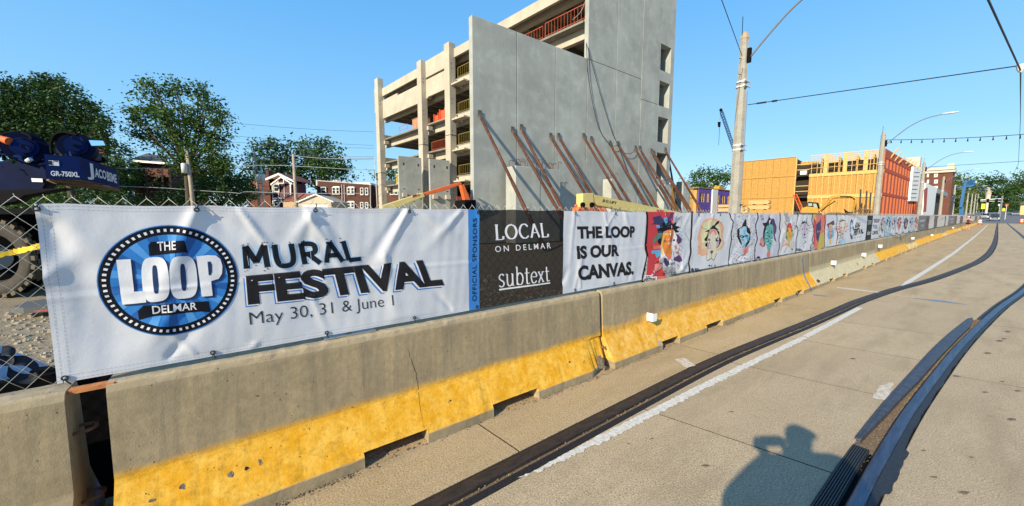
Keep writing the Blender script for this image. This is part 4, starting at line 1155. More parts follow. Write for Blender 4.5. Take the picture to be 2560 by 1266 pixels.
# flame nose lion
t, a, b_ = artbanner('art banner with a red and yellow long-nosed lion and white feathers', 1948, 1993, vinyl('grey banner', (.62,.62,.64), .02, .1), .05)
A = Art(conv8, .08)
A.p([(900,90),(980,85),(1000,230),(950,260),(930,180)], 'grey', 2); A.p([(890,330),(930,400),(850,620),(835,600),(850,460)], 'white', 2)
A.p([(960,330),(985,275),(1030,265),(1060,310),(1065,430),(1040,540),(1010,600),(1015,700),(990,680),(985,590),(950,540),(945,430)], 'olive', 3)
A.p([(960,330),(985,275),(1030,265),(1058,310),(1050,380),(1010,350),(970,380)], 'red', 4); A.p([(995,350),(1025,350),(1030,500),(1010,540),(995,470)], 'orange', 5); A.p([(1003,380),(1018,380),(1020,480),(1008,490)], 'yellow', 6)
A.eye(972,400,16); A.eye(1048,400,14); A.p([(955,470),(975,520),(965,560),(945,520)], 'green', 5); A.p([(1040,470),(1060,440),(1050,530)], 'green', 5)
A.l([(915,240),(930,290),(960,310)], .008); A.l([(1100,240),(1080,300),(1120,340),(1080,360)], .008); A.l([(985,150),(1000,220),(990,260)], .007)
for k in range(9): A.l([(990,640),(950-k*9,580+k*14),(900-k*2,550+k*20)], .004, 'pink')
A.l([(910,790),(960,700),(975,650)], .007); A.p([(1070,430),(1090,480),(1070,510)], 'grey', 4); A.p([(1035,710),(1065,720),(1055,750)], 'black', 4)
for k in range(6): A.l([(1080+k*5,560+k*12),(1060,600+k*30),(1030,650+k*30)], .004, 'grey')
divider(A.P, conv8([(838,80),(845,200),(835,330),(848,440),(820,560),(832,680),(812,800),(818,890)]), 2.1, 1.7)
A.P.build('artwork', IL, t)
t, a, b_ = artbanner('art banner with a thin pale mauve lion sketch on white', 1993, 2033, V_white, .05)
A = Art(conv8, .1)
small_lion(A, 1275, 400, 330, 'lav', 'off', 'mauve', .30, 4)
A.l([(1285,240),(1310,190),(1325,170)], .012); A.l([(1270,580),(1300,600),(1250,640),(1270,700)], .008); tiny_logo(A, 1150, 735, 42)
divider(A.P, conv8([(1148,80),(1160,180),(1140,300),(1155,420),(1120,560),(1115,700),(1108,830)]), 1.7, 1.4)
A.P.build('artwork', IL, t)
t, a, b_ = artbanner('art banner split red and olive with a dark blue lion figure', 2033, 2061, vinyl('red banner', C['salmon'], .0, .05), .06)
A = Art(conv8, .1)
A.p([(1430,150),(1470,130),(1480,260),(1450,700),(1425,690)], 'red'); A.p([(1560,420),(1620,300),(1620,690),(1500,750),(1510,650)], 'olive'); A.p([(1425,120),(1465,115),(1480,240),(1450,200)], 'yellow', 2)
A.p([(1480,290),(1545,230),(1560,180),(1565,380),(1520,600),(1490,560),(1475,420)], 'navy', 3); A.p([(1500,480),(1530,480),(1510,620)], 'navy', 3)
A.p([(1380,660),(1440,640),(1450,750),(1385,765)], 'grey', 3)
divider(A.P, conv8([(1420,90),(1405,240),(1438,400),(1400,560),(1415,620),(1375,680),(1392,770)]), 1.5, 1.3)
A.P.build('artwork', IL, t)
t, a, b_ = artbanner('art banner with a small blue, purple and yellow lion on pale ground', 2061, 2091, V_white, .06)
A = Art(conv8, .1)
A.p([(1660,290),(1700,270),(1790,220),(1800,290),(1740,330),(1690,350)], 'purple', 2); A.p([(1680,400),(1790,390),(1800,500),(1700,560),(1670,480)], 'cyan', 2); A.p([(1700,300),(1760,290),(1770,370),(1710,380)], 'yellow', 4)
small_lion(A, 1735, 430, 260, 'pink', 'cyan', 'peach', .22, 6); A.p([(1720,560),(1750,560),(1740,640),(1715,630)], 'yellow', 4); A.p([(1590,720),(1650,670),(1690,680),(1640,730)], 'grey', 4)
divider(A.P, conv8([(1628,80),(1635,300),(1620,500),(1625,700)]), 1.1, .9)
A.P.build('artwork', IL, t)
t, a, b_ = artbanner('art banner with a striped red, white and blue lion mane', 2091, 2119, V_white, .07)
A = Art(conv8, .1)
small_lion(A, 1940, 380, 380, 'off', 'salmon', 'pale', .26, 9); A.p([(1880,550),(1920,560),(1990,530),(2010,600),(1940,650),(1880,610)], 'ltblue', 3)
for k in range(9): A.l([(1850,380+k*28),(1900,370+k*28)], .014, 'salmon' if k % 2 else 'navy', 3)
divider(A.P, conv8([(1840,90),(1850,200),(1828,330),(1850,450),(1835,600),(1815,690)]), 1.2, 1.0)
A.P.build('artwork', IL, t)
# second festival banner
t, a, b_ = artbanner('second white festival banner, small in the distance, with the emblem squeezed narrow', 2119, 2163, V_white, .08)
A = Art(lambda q: q, .15)
cx2, rxx = 2129, 5.2
A.P.px([(cx2+rxx*math.cos(k*math.pi/12), 574+25*math.sin(k*math.pi/12)) for k in range(24)], IK['navy'], 1)
A.P.px([(cx2+rxx*.72*math.cos(k*math.pi/12), 572+17*math.sin(k*math.pi/12)) for k in range(24)], IK['ltblue'], 2); A.P.text('LOOP', [(2125,562),(2133,562),(2133,583),(2125,585)], IK['white'], 3, .05)
A.P.text('MURAL', [(2137,557),(2150,556),(2151,569),(2137,571)], IK['black'], 2, .04); A.P.text('FESTIVAL', [(2135,573),(2157,568),(2158,584),(2135,590)], IK['black'], 2, .05)
A.P.text('May 30, 31 & June 1', [(2135,593),(2151,589),(2151,594),(2135,599)], IK['grey'], 2, 0)
A.P.build('artwork', IL, t)
# the run repeats towards the crossing
rep = [('black', 2163, 2177, 'narrow black sponsor banner repeated beyond the second festival banner', 'LOCAL'), ('white', 2177, 2196, 'distant white slogan banner with squeezed black words', 'SLOGAN'),
       ('white', 2196, 2209, 'distant banner with a red and navy lion', 'red'), ('ltblue', 2209, 2224, 'distant sky-blue banner with a pale lion', 'pale'), ('white', 2224, 2236, 'distant white banner with a slim black lion sketch', 'white'),
       ('white', 2236, 2252, 'distant white banner with a red and grey lion', 'salmon'), ('white', 2252, 2268, 'distant banner with brown and blue lion heads', 'brown'), ('lav', 2268, 2279, 'distant lilac banner with a blue lion', 'ltblue'), ('off', 2279, 2291, 'distant cream banner with rust-red lion shapes', 'salmon'),
       ('mid', 2291, 2310, 'wide charcoal banner with grey lettering, just past the lion banners', 'SIGN'), ('brown', 2310, 2318, 'narrow dark brown banner beside the wide charcoal one', 'x'), ('off', 2318, 2330, 'beige banner right of the charcoal and brown ones', 'SIGN2'), ('brown', 2330, 2338, 'brown strip banner between two beige ones', 'x'),
       ('off', 2338, 2356, 'widest beige banner in the far run', 'SIGN2'), ('mid', 2356, 2359, 'thin dark divider banner past the widest beige one', 'x'), ('off', 2359, 2365, 'narrow beige banner before a dark one', 'SIGN2'), ('mid', 2365, 2381, 'dark grey banner with pale blocks', 'SIGN'), ('brown', 2381, 2386, 'dark brown banner behind the walking woman side', 'x'),
       ('off', 2386, 2394, 'small beige banner left of the walking woman', 'SIGN2'), ('brown', 2394, 2401, 'small brown banner left of the walking woman', 'x'), ('off', 2401, 2413, 'pale banner right beside the walking woman', 'SIGN2'),
       ('brown', 2413, 2421, 'brown banner hidden behind the walking woman', 'x'), ('off', 2421, 2430, 'beige banner just past the walking woman', 'x'), ('mid', 2430, 2437, 'dark banner near the end of the fence', 'x'), ('off', 2437, 2441, 'last beige banner but one at the fence end', 'x'), ('brown', 2441, 2445, 'last brown banner at the end of the fence', 'x')]
bmats = {k: vinyl('far banner '+k, C[k], .0, .08) for k in ('black','white','ltblue','lav','off','mid','brown')}
bmats['white'] = V_white
for base, pa, pb, lab, what in rep:
    t, a, b_ = artbanner(lab, pa, pb, bmats[base], .12 if pa < 2300 else .4)
    P = Print(step=.5 if pa < 2300 else 2.0); W_ = b_-a
    def N2(u, w): return (a+W_*u, .87+.82*w)
    def rect(u0, u1, w0, w1, c, lay=1): P.poly([N2(u0,w0),N2(u1,w0),N2(u1,w1),N2(u0,w1)], IK[c], lay)
    if what == 'LOCAL':
        P.text('LOCAL', [N2(.15,.8),N2(.85,.8),N2(.85,.62),N2(.15,.62)], IK['white'], 1, 0, px=False); P.text('subtext', [N2(.15,.38),N2(.85,.38),N2(.85,.18),N2(.15,.18)], IK['white'], 1, 0, px=False)
    elif what == 'SLOGAN':
        for i, w in enumerate(('THE LOOP','IS OUR','CANVAS.')): P.text(w, [N2(.12,.85-.26*i),N2(.88 if i != 1 else .7,.85-.26*i),N2(.88 if i != 1 else .7,.68-.26*i),N2(.12,.68-.26*i)], IK['black'], 1, .04, px=False)
    elif what == 'SIGN':
        rect(.1,.9,.56,.72,'grey'); rect(.28,.72,.22,.40,'grey')
    elif what == 'SIGN2':
        rect(.25,.75,.66,.69,'brown'); rect(.3,.7,.56,.59,'grey'); rect(.35,.65,.25,.29,'grey'); rect(.55,.8,.74,.80,'brown') if W_ > 3 else None
    elif what == 'x': rect(.35,.5,.02,.98,'mid')
    else:
        def ov(cx_, cz_, r1, r2, c, lay): P.poly([N2(cx_+r1*math.cos(k*math.pi/7), cz_+r2*math.sin(k*math.pi/7)) for k in range(14)], IK[c], lay)
        r_ = random.Random(pa)
        P.poly([N2(.5+(.42 if k % 2 else .3)*math.cos(k*math.pi/9), .60+(.36 if k % 2 else .26)*math.sin(k*math.pi/9)) for k in range(18)], IK[r_.choice(['navy','black','purple'])], 1)
        ov(.5,.52,.24,.34, what, 2); ov(.42,.6,.05,.03,'black',3); ov(.6,.6,.05,.03,'black',3); ov(.5,.32,.08,.05,'black',3); ov(.5,.5,.06,.22, r_.choice(['orange','pale','yellow','lav']), 3)
        rect(.05,.4,.03,.08,'black'); rect(.0,.03,0,1,'black')
    if P.V: P.build('artwork', IL, t)
# ------------------------------------------------------------------ parking structure under construction
YW = 19.0
GC = hitY(1467, 541, YW); GC.z = 0
_v = ray(402, 541); GV = Vector((_v.x, _v.y, 0)).normalized(); GN = Vector((-GV.y, GV.x, 0)); GN = Vector((GV.y, -GV.x, 0))  # GN points along +x, into the building
KS = 19.0/28.0
def sc(v): return v*KS
def zc(v): return (v-EYE)*KS+EYE
def G(u, s, z): return GC + GN*u + GV*s + Vector((0,0,z))
def gbox(b, u0, u1, s0, s1, z0, z1, m=0):
    return b.hexa([G(u0,s0,z0),G(u1,s0,z0),G(u1,s1,z0),G(u0,s1,z0),G(u0,s0,z1),G(u1,s0,z1),G(u1,s1,z1),G(u0,s1,z1)], m)
def gsp(px, py):                     # pixel on the open side face -> (s, z)
    P = hitP(px, py, GC, GN); return (P-GC).dot(GV), P.z
gar = thing('parking_structure', 'unfinished grey precast concrete parking structure with tall blank wall panels and open decks', 'building', GC)
M_open = mat('dark weld plate', (.05,.045,.04), .8)
M_seam = mat('joint sealant dark', (.05,.05,.05), .9)
# street-side wall panels
ux = [17.05, 21.82, 26.7, 31.35, 36.3, 40.93, 44.9]
ux = [hitY(p, 300, YW).x for p in (1182, 1292, 1387.5, 1466.5, 1538, 1600, 1643)]
XT = hitY(1679, 300, YW).x
th = .38
def panel(x0, x1, z0, z1, y0=YW, t=th, name='wall_panel', m=None):
    return MB().box(x0+.022, x1-.022, y0, y0+t, z0, z1).build(name, m or M_panel, gar, bevel=.015)
zt = zc(18.45); zt2 = zc(16.1); ZH = zc(36)
for i in range(3): panel(ux[i], ux[i+1], 0, zt)
for i in (3, 4): panel(ux[i], ux[i+1], 0, zt-.015); panel(ux[i], ux[i+1], zt+.015, ZH, YW-.006)
panel(ux[5], ux[6], 0, zt2-.015, YW-.012); panel(ux[5], ux[6], zt2+.015, ZH, YW-.02)
# dark backing behind the joints
MB().box(ux[0]+.1, ux[6]-.1, YW+th, YW+th+.03, .1, zt-.1).build('joint_backing', M_seam, gar)
MB().box(ux[3]+.1, ux[6]-.1, YW+th+.031, YW+th+.06, zt-.2, ZH-.2).build('joint_backing', M_seam, gar)
# end tower with stacked openings
ox0, ox1 = ux[6]+.14, hitY(1670, 320, YW).x
ops = [(zc(6.62), zc(10.07)), (zc(11.43), zc(14.67)), (zc(16.05), zc(19.18)), (zc(20.5), zc(23.76))]
b = MB(); b.box(ux[6], ox0, YW-.01, YW+.6, 0, ZH); b.box(ox1, XT, YW-.01, YW+.6, 0, ZH)
zz = [0]+[v for o in ops for v in o]+[ZH]
for i in range(0, len(zz), 2): b.box(ox0+.001, ox1-.001, YW-.012, YW+.6, zz[i], zz[i+1])
b.build('tower_wall', M_panel, gar)
b = MB(); b.box(ox1+.001, XT-.002, YW+.601, YW+3.4, 0, ZH-.02); b.box(ux[6]-.3, ox0-.35, YW+.601, YW+3.4, 0, ZH-.02); b.box(ux[6], ox1, YW+3.4, YW+3.7, 0, ZH-.02)
b.build('shaft_wall', M_panel, gar)
for z0, z1 in ops: MB().box(ox0-.34, ox1, YW+.61, YW+3.39, z0-.35, z0-.01).build('landing', M_deck, gar)
# decks: level tops from the photo
LV = [zc(3.62), zc(8.1), zc(12.88), zc(17.63), zc(22.9), zc(27.4)]
SB = sc(54.5); UD = 15.0
s_A = [sc(50.4), sc(51.9)]
for li, z in enumerate(LV):
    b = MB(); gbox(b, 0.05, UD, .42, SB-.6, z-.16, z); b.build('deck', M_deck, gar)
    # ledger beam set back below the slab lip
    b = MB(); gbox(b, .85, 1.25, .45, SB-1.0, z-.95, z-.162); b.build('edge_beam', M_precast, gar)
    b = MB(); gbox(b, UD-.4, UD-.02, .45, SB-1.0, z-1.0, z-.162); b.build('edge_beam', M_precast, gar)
    for k in range(17):
        s0 = 1.6+k*2.1
        if s0 > SB-1.5: break
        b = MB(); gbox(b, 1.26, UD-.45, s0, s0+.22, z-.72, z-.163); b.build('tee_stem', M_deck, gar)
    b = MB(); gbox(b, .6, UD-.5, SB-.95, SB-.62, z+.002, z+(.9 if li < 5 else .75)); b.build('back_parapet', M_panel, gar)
# inner columns, and walls added to keep the open bays dark
for s0 in (sc(12), sc(28.5), sc(45)):
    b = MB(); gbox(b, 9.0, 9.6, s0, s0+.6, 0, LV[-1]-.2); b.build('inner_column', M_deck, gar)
b = MB(); gbox(b, 6.2, UD, SB-3.2, SB-2.9, 0, LV[-1]-.2); b.build('shade_wall', M_deck, gar)
b = MB(); gbox(b, 5.2, 5.5, sc(3), sc(30), 0, LV[-1]-.2); b.build('shade_wall', M_deck, gar)
b = MB(); gbox(b, UD+.02, UD+.3, .6, SB-3, 0, LV[-1]-.2); b.build('shade_wall', M_deck, gar)
# exterior columns A, B, C (built in spliced lifts with corbels)
def column(pxl, pxr, pytop, py, d=.95, splice=None):
    s0, _ = gsp(pxr, py); c = G(0, s0, 0); w = .74
    _, z_top = gsp((pxl+pxr)/2, pytop)
    lifts = [0]+(splice or [])+[z_top]
    for i in range(len(lifts)-1):
        b = MB(); gbox(b, -w, .04, s0, s0+d, lifts[i]+(.035 if i else 0), lifts[i+1]); b.build('column', M_precast, gar, bevel=.02)
        if i: b = MB(); gbox(b, -w-.03, .07, s0-.03, s0+d+.03, lifts[i]+.001, lifts[i]+.034); b.build('splice_plate', M_open, gar)
    for z in LV[:-1]:
        b = MB(); gbox(b, -.12, .45, s0-.34, s0-.002, z-.75, z-.32); b.build('corbel', M_precast, gar)
        for dz in (.9, 1.35): b = MB(); gbox(b, -.5, -.44, s0-.006, s0, z+dz, z+dz+.16); b.build('embed_plate', M_open, gar)
    return s0, s0+d
cC = column(1113, 1139, 116, 250, .95, [zc(14.3)])
cB = column(1048, 1069, 158, 300, .95, [zc(14.0)])
cA = column(933, 960, 204, 300, 1.0, [zc(10.6)])
b = MB(); gbox(b, -.72, -.05, cA[1]+.02, cA[1]+.3, LV[4], LV[5]+.2); b.build('column_return', M_panel, gar)
def spandrel(s0, s1, z0, z1, u0=-.14, u1=.12, m=None, notch=None):
    b = MB(); gbox(b, u0, u1, s0+.015, s1-.015, z0, z1)
    if notch: gbox(b, u0, u1, notch+.0, s1-.015, z1+.0005, z1+.30)
    return b.build('spandrel_panel', m or M_precast, gar, bevel=.015)
spandrel(cB[1], cA[0], zc(26.02), zc(27.55)); spandrel(cB[1], cA[0], zc(21.59), zc(24.72), notch=sc(44))
spandrel(cC[1], cB[0], zc(25.2), zc(27.9)); spandrel(cC[1], cB[0], zc(21.95), zc(24.85))
spandrel(.42, cC[0], zc(26.06), zc(27.35))
# stair-side landings
for i, z in enumerate(LV[:5]):
    b = MB(); gbox(b, -.55, .04, cC[0]-2.2, cC[0]-.02, z-.75, z-.6); b.build('stair_landing', M_precast, gar)
    b = MB(); gbox(b, .0, .5, sc(17), cC[0]-.4, z-.70, z-.165); b.build('edge_beam', M_precast, gar)
M_yrail = mat('yellow guard rail', (.22,.165,.03), .5, .2, 10.); M_orail = mat('orange guard rail', (.36,.065,.02), .55, .2, 10.)
M_pinkrail = mat('pink-red barricade', (.55,.10,.10), .6)
def railing(s0, s1, z, m, u=.12, h=1.05, st=.32, name='guard_rail', ups=.03):
    b = MB(); b.bar(G(u,s0,z+h), G(u,s1,z+h), .05, .05); b.bar(G(u,s0,z+.12), G(u,s1,z+.12), .04, .04)
    k = s0
    while k < s1: b.bar(G(u,k,z+.03), G(u,k,z+h), .026, .026); k += st
    b.bar(G(u,s1,z), G(u,s1,z+h), .05, .05)
    return b.build(name, m, gar)
for i in (1, 2, 3, 4): railing(sc(20), cC[0]-.3, LV[i]+.01, M_yrail if i != 4 else M_yrail, u=.10)
railing(sc(.9), sc(6.6), LV[4]+.01, M_orail, h=1.1); railing(sc(7.0), sc(13), LV[4]+.01, M_orail, h=1.0)
railing(cC[1]+.3, cB[0]-.6, LV[2]+.01, M_orail, h=1.0, st=.25)
def item(name, label, cat, group=None): return thing(name, label, cat, GC, group)
# loose things on the decks
t = item('plywood_crate', 'pinkish plywood-sided crate on the third open deck, left of the middle column', 'crate')
s0, _ = gsp(1045, 310); s1, _ = gsp(1022, 310)
b = MB(); gbox(b, .5, 1.7, s0, s1, LV[3]+.02, LV[3]+1.35); b.build('panel_side', mat('pink plywood', (.50,.25,.15), .8, .25, 3., stretch=(1,1,.3)), t)
for k in range(4):
    b = MB(); q = s0+(s1-s0)*(k+.2)/4; gbox(b, .46, .499, q, q+.12, LV[3]+.02, LV[3]+1.36); b.build('batten', mat('pink batten', (.36,.16,.10), .8), t)
b = MB(); gbox(b, .44, 1.75, s0-.04, s1+.04, LV[3]+1.361, LV[3]+1.41); b.build('lid', MATS['pink batten'], t)
M_net = mat('orange plastic barricade', (.68,.10,.03), .6)
for (pa, pb, lv, lab) in [(1078, 1092, 3, 'low orange barricade on the third deck beside the middle column'), (1092, 1109, 3, 'taller orange barricade on the third deck near the right-hand column')]:
    sa, _ = gsp(pb, 300); sb, _ = gsp(pa, 300); t = item('barricade', lab, 'barricade', 'orange barricades on the open decks')
    b = MB(); gbox(b, .4, .48, sa, sb, LV[lv]+.02, LV[lv]+(.75 if pa < 1090 else 1.1)); b.build('board', M_net, t)
    for s_ in (sa+.1, sb-.2):
        b = MB(); gbox(b, .25, .65, s_, s_+.08, LV[lv]+.021, LV[lv]+(.95 if pa < 1090 else 1.25)); b.build('foot', M_net, t)
t = item('barricade', 'pink-red tube barricade alone on the third deck near the left column', 'barricade', 'orange barricades on the open decks')
sa, _ = gsp(1014, 320); sb, _ = gsp(994, 325); b = MB()
b.tube([G(.3,sa,LV[3]+.02),G(.3,sa,LV[3]+1.0),G(.3,sb,LV[3]+1.0),G(.3,sb,LV[3]+.02)], .03, 6); b.tube([G(.3,sa,LV[3]+.5),G(.3,sb,LV[3]+.5)], .025, 6); b.build('frame', M_pinkrail, t)
t = item('yellow_gate', 'yellow barred gate on the lowest visible deck beside the left column', 'gate')
sa, _ = gsp(997, 450); sb, _ = gsp(986, 455); b = MB()
b.bar(G(.3,sa,LV[1]+1.3), G(.3,sb,LV[1]+1.3), .06,.08); b.bar(G(.3,sa,LV[1]+.1), G(.3,sb,LV[1]+.1), .06,.08)
for k in range(9): q = sa+(sb-sa)*k/8; b.bar(G(.3,q,LV[1]+.02), G(.3,q,LV[1]+1.3), .06,.06)
b.build('frame', mat('bright yellow steel', (.70,.50,.03), .5), t)
# braced wall props
M_brace = mat('rusty brace steel', (.10,.038,.018), .7, .45, 5., .2, 50., metal=.2)
M_braceD = mat('dark brace steel', (.035,.025,.022), .6)
M_shoe = mat('brace shoe', (.09,.075,.065), .6)
BR = [((1199,287),(1312,520),'leftmost rusty wall brace, standing alone'), ((1281,327),(1391,520),'second rusty wall brace from the left, crossing the concrete block'),
      ((1303,321),(1404,520),'third rusty wall brace from the left, crossing the right end of the concrete block'), ((1376,342),(1466,490),'rusty brace just right of the concrete block, left of its pair'),
      ((1396,342),(1481,488),'rusty brace just right of the concrete block, right of its pair'), ((1458.8,342),(1551,498),'rusty brace ending above the boom lettering, left of its pair'),
      ((1477.6,349.5),(1572,502),'rusty brace ending right of the boom lettering'), ((1524.5,360),(1616,511),'eighth rusty brace, below the hanging cables'),
      ((1545,361),(1641,515),'ninth rusty brace, right of the hanging cable ends'), ((1588,372),(1683,523),'rusty brace left of the tower openings, first of a pair'),
      ((1599,372),(1695,523),'rusty brace left of the tower openings, second of a pair'), ((1628,379),(1722,527),'rusty brace starting at the left edge of the tower openings'),
      ((1634,384),(1730,530),'rusty brace crossing the lowest tower opening'), ((1662.6,376),(1755,530),'rightmost rusty brace, leaning clear of the tower edge')]
for (a, c, lab) in BR:
    P = hitY(a[0], a[1], YW-.03); Q = hitX(c[0], c[1], P.x)
    d = Q-P; Q = P+d*(P.z/-d.z)*.995
    t = thing('wall_brace', lab, 'brace', (P.x, Q.y, 0), 'rusty steel braces propping the wall')
    MB().tube([P+(Q-P)*.03, P+(Q-P)*.55], .085, 8).build('upper_tube', M_brace, t, smooth=True)
    MB().tube([P+(Q-P)*.551, Q], .10, 8).build('lower_tube', M_brace, t, smooth=True)
    b = MB(); b.obox((P.x-.13, P.y-.02, P.z-.1), (.26,0,0), (0,-.04,0), (0,0,.34)); b.bar(P+Vector((0,-.02,.05)), P+(Q-P)*.035, .16, .08); b.build('wall_shoe', M_shoe, t)
P = hitY(1671, 393, YW+1.5); Q = hitX(1693, 519, P.x+.1)
t = thing('wall_brace', 'dark thin brace behind the rusty ones, right of the tower edge', 'brace', (P.x, P.y, 0)); MB().tube([P, Q+(Q-P)*.15], .09, 8).build('tube', M_braceD, t)
# concrete footing blocks with starter bars
def block(pxl, pxm, pxr, pyt, y, z0=0, lab='', hoops=8, dep=1.1):
    P = hitY(pxm, pyt, y); x0 = P.x; x1 = hitY(pxr, pyt, y).x; zt_ = P.z
    t = thing('footing_block', lab, 'concrete block', ((x0+x1)/2, y, 0), 'cast concrete blocks in front of the wall')
    MB().box(x0, x1, y, y+dep, z0, zt_).build('block', M_panel, t, bevel=.03)
    if x1-x0 > 1: MB().box(x0+(x1-x0)*.52, x0+(x1-x0)*.53, y-.003, y, z0, zt_-.02).build('pour_joint', M_seam, t)
    rr = random.Random(4)
    for k in range(hoops):
        for yy in (y+.15, y+dep-.2):
            b = MB()
            q = x0+.15+(x1-x0-.3)*(k+.0)/max(1, hoops-1)+rr.uniform(-.08,.08); h = rr.uniform(.38, .55)
            b.tube(curve_pts([(q,yy,zt_-.02),(q,yy,zt_+h*.7),(q+.06,yy,zt_+h),(q+.24,yy,zt_+h*1.02),(q+.30,yy,zt_+h*.8)], 3), .018, 5); b.build('starter_bar', M_rebar, t)
    return t
block(1280, 1289, 1402, 414, 17.6, lab='wide concrete block with bent starter bars, behind the second and third braces', hoops=9, dep=1.0)
block(1527, 1529, 1546, 447, 17.4, lab='slim concrete pier with starter bars, above the yellow boom', hoops=2, dep=.8)
block(1660, 1662, 1680, 462, 17.6, lab='slim concrete pier at the foot of the tower', hoops=2, dep=.7)
block(1706, 1709, 1726, 454, 20.5, lab='slim concrete pier right of the tower, before the purple building', hoops=2, dep=.8)
# two panels standing free at the open end
def freepanel(pxl, pxr, pyt, y, lab):
    P = hitY(pxl, pyt, y); x1 = hitY(pxr, pyt, y).x
    t = thing('standing_panel', lab, 'concrete panel', (P.x, y, 0), 'precast panels standing free by the open decks')
    MB().box(P.x, x1, y, y+.30, 0, P.z).build('slab', M_panel, t, bevel=.02)
    w = x1-P.x
    for fx_ in (.22, .86):
        for fz in (.12, .44): MB().box(P.x+w*fx_-.1, P.x+w*fx_+.1, y-.004, y-.001, P.z*(1-fz), P.z*(1-fz)+(.30 if fz < .2 else .12)).build('embed_plate', M_open, t)
        MB().box(P.x+w*fx_-.28, P.x+w*fx_+.22, y-.30, y-.005, P.z*.46, P.z*.46+.42).build('corbel', M_precast, t)
    return t
freepanel(995.5, 1053, 389.5, 40.5, 'free-standing precast panel between the left and middle columns')
freepanel(1074, 1124, 397, 35.5, 'free-standing precast panel between the middle and right columns')
# cables hanging on the wall
def hang(pts, y, r, lab, name='cable', m=M_black):
    q = curve_pts([hitY(a, c, y) for a, c in pts], 6)
    return tag(MB().tube(q, r, 5).build(name, m), lab, 'cable', 'cables hanging down the tall wall')
hang([(1466,108),(1470,180),(1480,250),(1497,320),(1515,350),(1524,360)], YW-.12, .022, 'left-hand black cable hanging down the tall wall to the braces')
hang([(1466,108),(1480,160),(1505,250),(1530,330),(1546,366),(1570,430),(1610,500)], YW-.16, .022, 'right-hand black cable hanging down the tall wall past the braces')
hang([(1524,362),(1536,366),(1546,362)], YW-.2, .02, 'short looped cable between the eighth and ninth braces')
hang([(1546,363),(1560,382),(1578,384),(1588,374)], YW-.2, .02, 'drooping cable between the ninth and tenth braces')
hang([(1465,0),(1452,30),(1432,50)], YW+.5, .03, 'grey cable at the top of the open upper deck', m=mat('grey cable', (.25,.2,.15), .7))

# ------------------------------------------------------------------ lifts behind the banners
M_cream = mat('cream-yellow boom paint', (.62,.50,.17), .45, .1, 3.); M_orange = mat('machine orange', (.68,.13,.02), .45, .12, 4.)
M_dred = mat('decal red', (.35,.02,.03), .5)
def flat_text(body, o, U, V, m, parent, bold=.02, name='lettering', sp=1.0, off=0.003):
    """flat lettering filling the parallelogram o + u U + v V"""
    cu = bpy.data.curves.new('t', 'FONT'); cu.body = body; cu.offset = bold; cu.resolution_u = 4; cu.space_character = sp
    ob = bpy.data.objects.new('t', cu); COL.objects.link(ob)
    me = bpy.data.meshes.new_from_object(ob.evaluated_get(bpy.context.evaluated_depsgraph_get()))
    xs = [v.co.x for v in me.vertices]; ys = [v.co.y for v in me.vertices]; o, U, V = Vector(o), Vector(U), Vector(V); n = U.cross(V).normalized()*off
    b = MB(); b.v = [tuple(o+n+U*((v.co.x-min(xs))/(max(xs)-min(xs)))+V*((v.co.y-min(ys))/(max(ys)-min(ys)))) for v in me.vertices]
    b.f = [tuple(f.vertices) for f in me.polygons]; b.m = [0]*len(b.f)
    bpy.data.objects.remove(ob); bpy.data.curves.remove(cu)
    return b.build(name, m, parent)
yj = 12.5
def PY(px, py, y=yj): return hitY(px, py, y)
t = thing('boom_lift', 'pale yellow boom lift lettered JLG LIFT, lying low in front of the rusty braces', 'boom lift', PY(1500, 541))
o_ = Vector((0, .45, 0))
b = MB(); b.slab([PY(1457,484), PY(1484,483), PY(1486,520), PY(1457,520)], o_); b.build('boom_head', M_cream, t, bevel=.03)
b = MB(); b.slab([PY(1486,487,12.53), PY(1560,503,12.53), PY(1640,519,12.53), PY(1700,531,12.53), PY(1700,546,12.53), PY(1600,534,12.53), PY(1494,514,12.53), PY(1486,505,12.53)], (0,.38,0)); b.build('boom', M_cream, t, bevel=.02)
b = MB(); b.slab([PY(1452,517.5,12.3), PY(1516,522,12.3), PY(1530,545,12.3), PY(1440,545,12.3)], (0,.5,0)); b.build('turntable', M_orange, t, bevel=.04)
for px in (1455, 1478):
    b = MB(); c = PY(px, 513, 12.2); b.tube([c, c+Vector((0,-.10,0))], .13, 14); b.build('hose_reel', M_dark, t)
P = PY(1440, 515, 12.2); MB().ball(P, .08).build('beacon', M_orange, t)
o2 = PY(1505, 506, 12.522); u2 = PY(1540, 513.5, 12.522)-o2; v2 = PY(1507, 497.5, 12.522)-o2; flat_text('JLG LIFT', o2, u2, v2, M_black, t, .02)
b = MB(); b.slab([PY(1642,524.5,12.525), PY(1660,526.5,12.525), PY(1660,531,12.525), PY(1641,529,12.525)], (0,-.006,0)); b.build('decal', M_dred, t)
for k in range(7):
    P = PY(1528+k*20, 519+k*2.8, 12.5); b = MB(); b.tube([P+Vector((.05*math.cos(a*.9), -.05, .05*math.sin(a*.9))) for a in range(7)], .010, 5); b.build('hose_clip', M_dark, t)
ym = 25.0
t = thing('boom_lift', 'orange and yellow telescopic boom lift reaching left in front of the open decks', 'boom lift', hitY(1165, 541, ym))
def q4(pts, y, off, m, nm, bev=.02): return MB().slab([hitY(a, c, y) for a, c in pts], (0, off, 0)).build(nm, m, t, bevel=bev)
ym = 18.0
q4([(955,515),(1058,482),(1063,492),(968,530),(955,530)], ym, .35, M_cream, 'outer_boom')
q4([(1058,483.5),(1110,467),(1152,455.5),(1156,461),(1112,477),(1062,490)], ym+.05, .26, M_orange, 'inner_boom')
q4([(1151,456),(1158,455),(1176,500),(1168,508),(1162,500)], ym+.9, .3, M_orange, 'riser')
q4([(1163,500),(1190,500),(1190,530),(1160,530)], ym+.8, 1.2, M_dark, 'chassis')
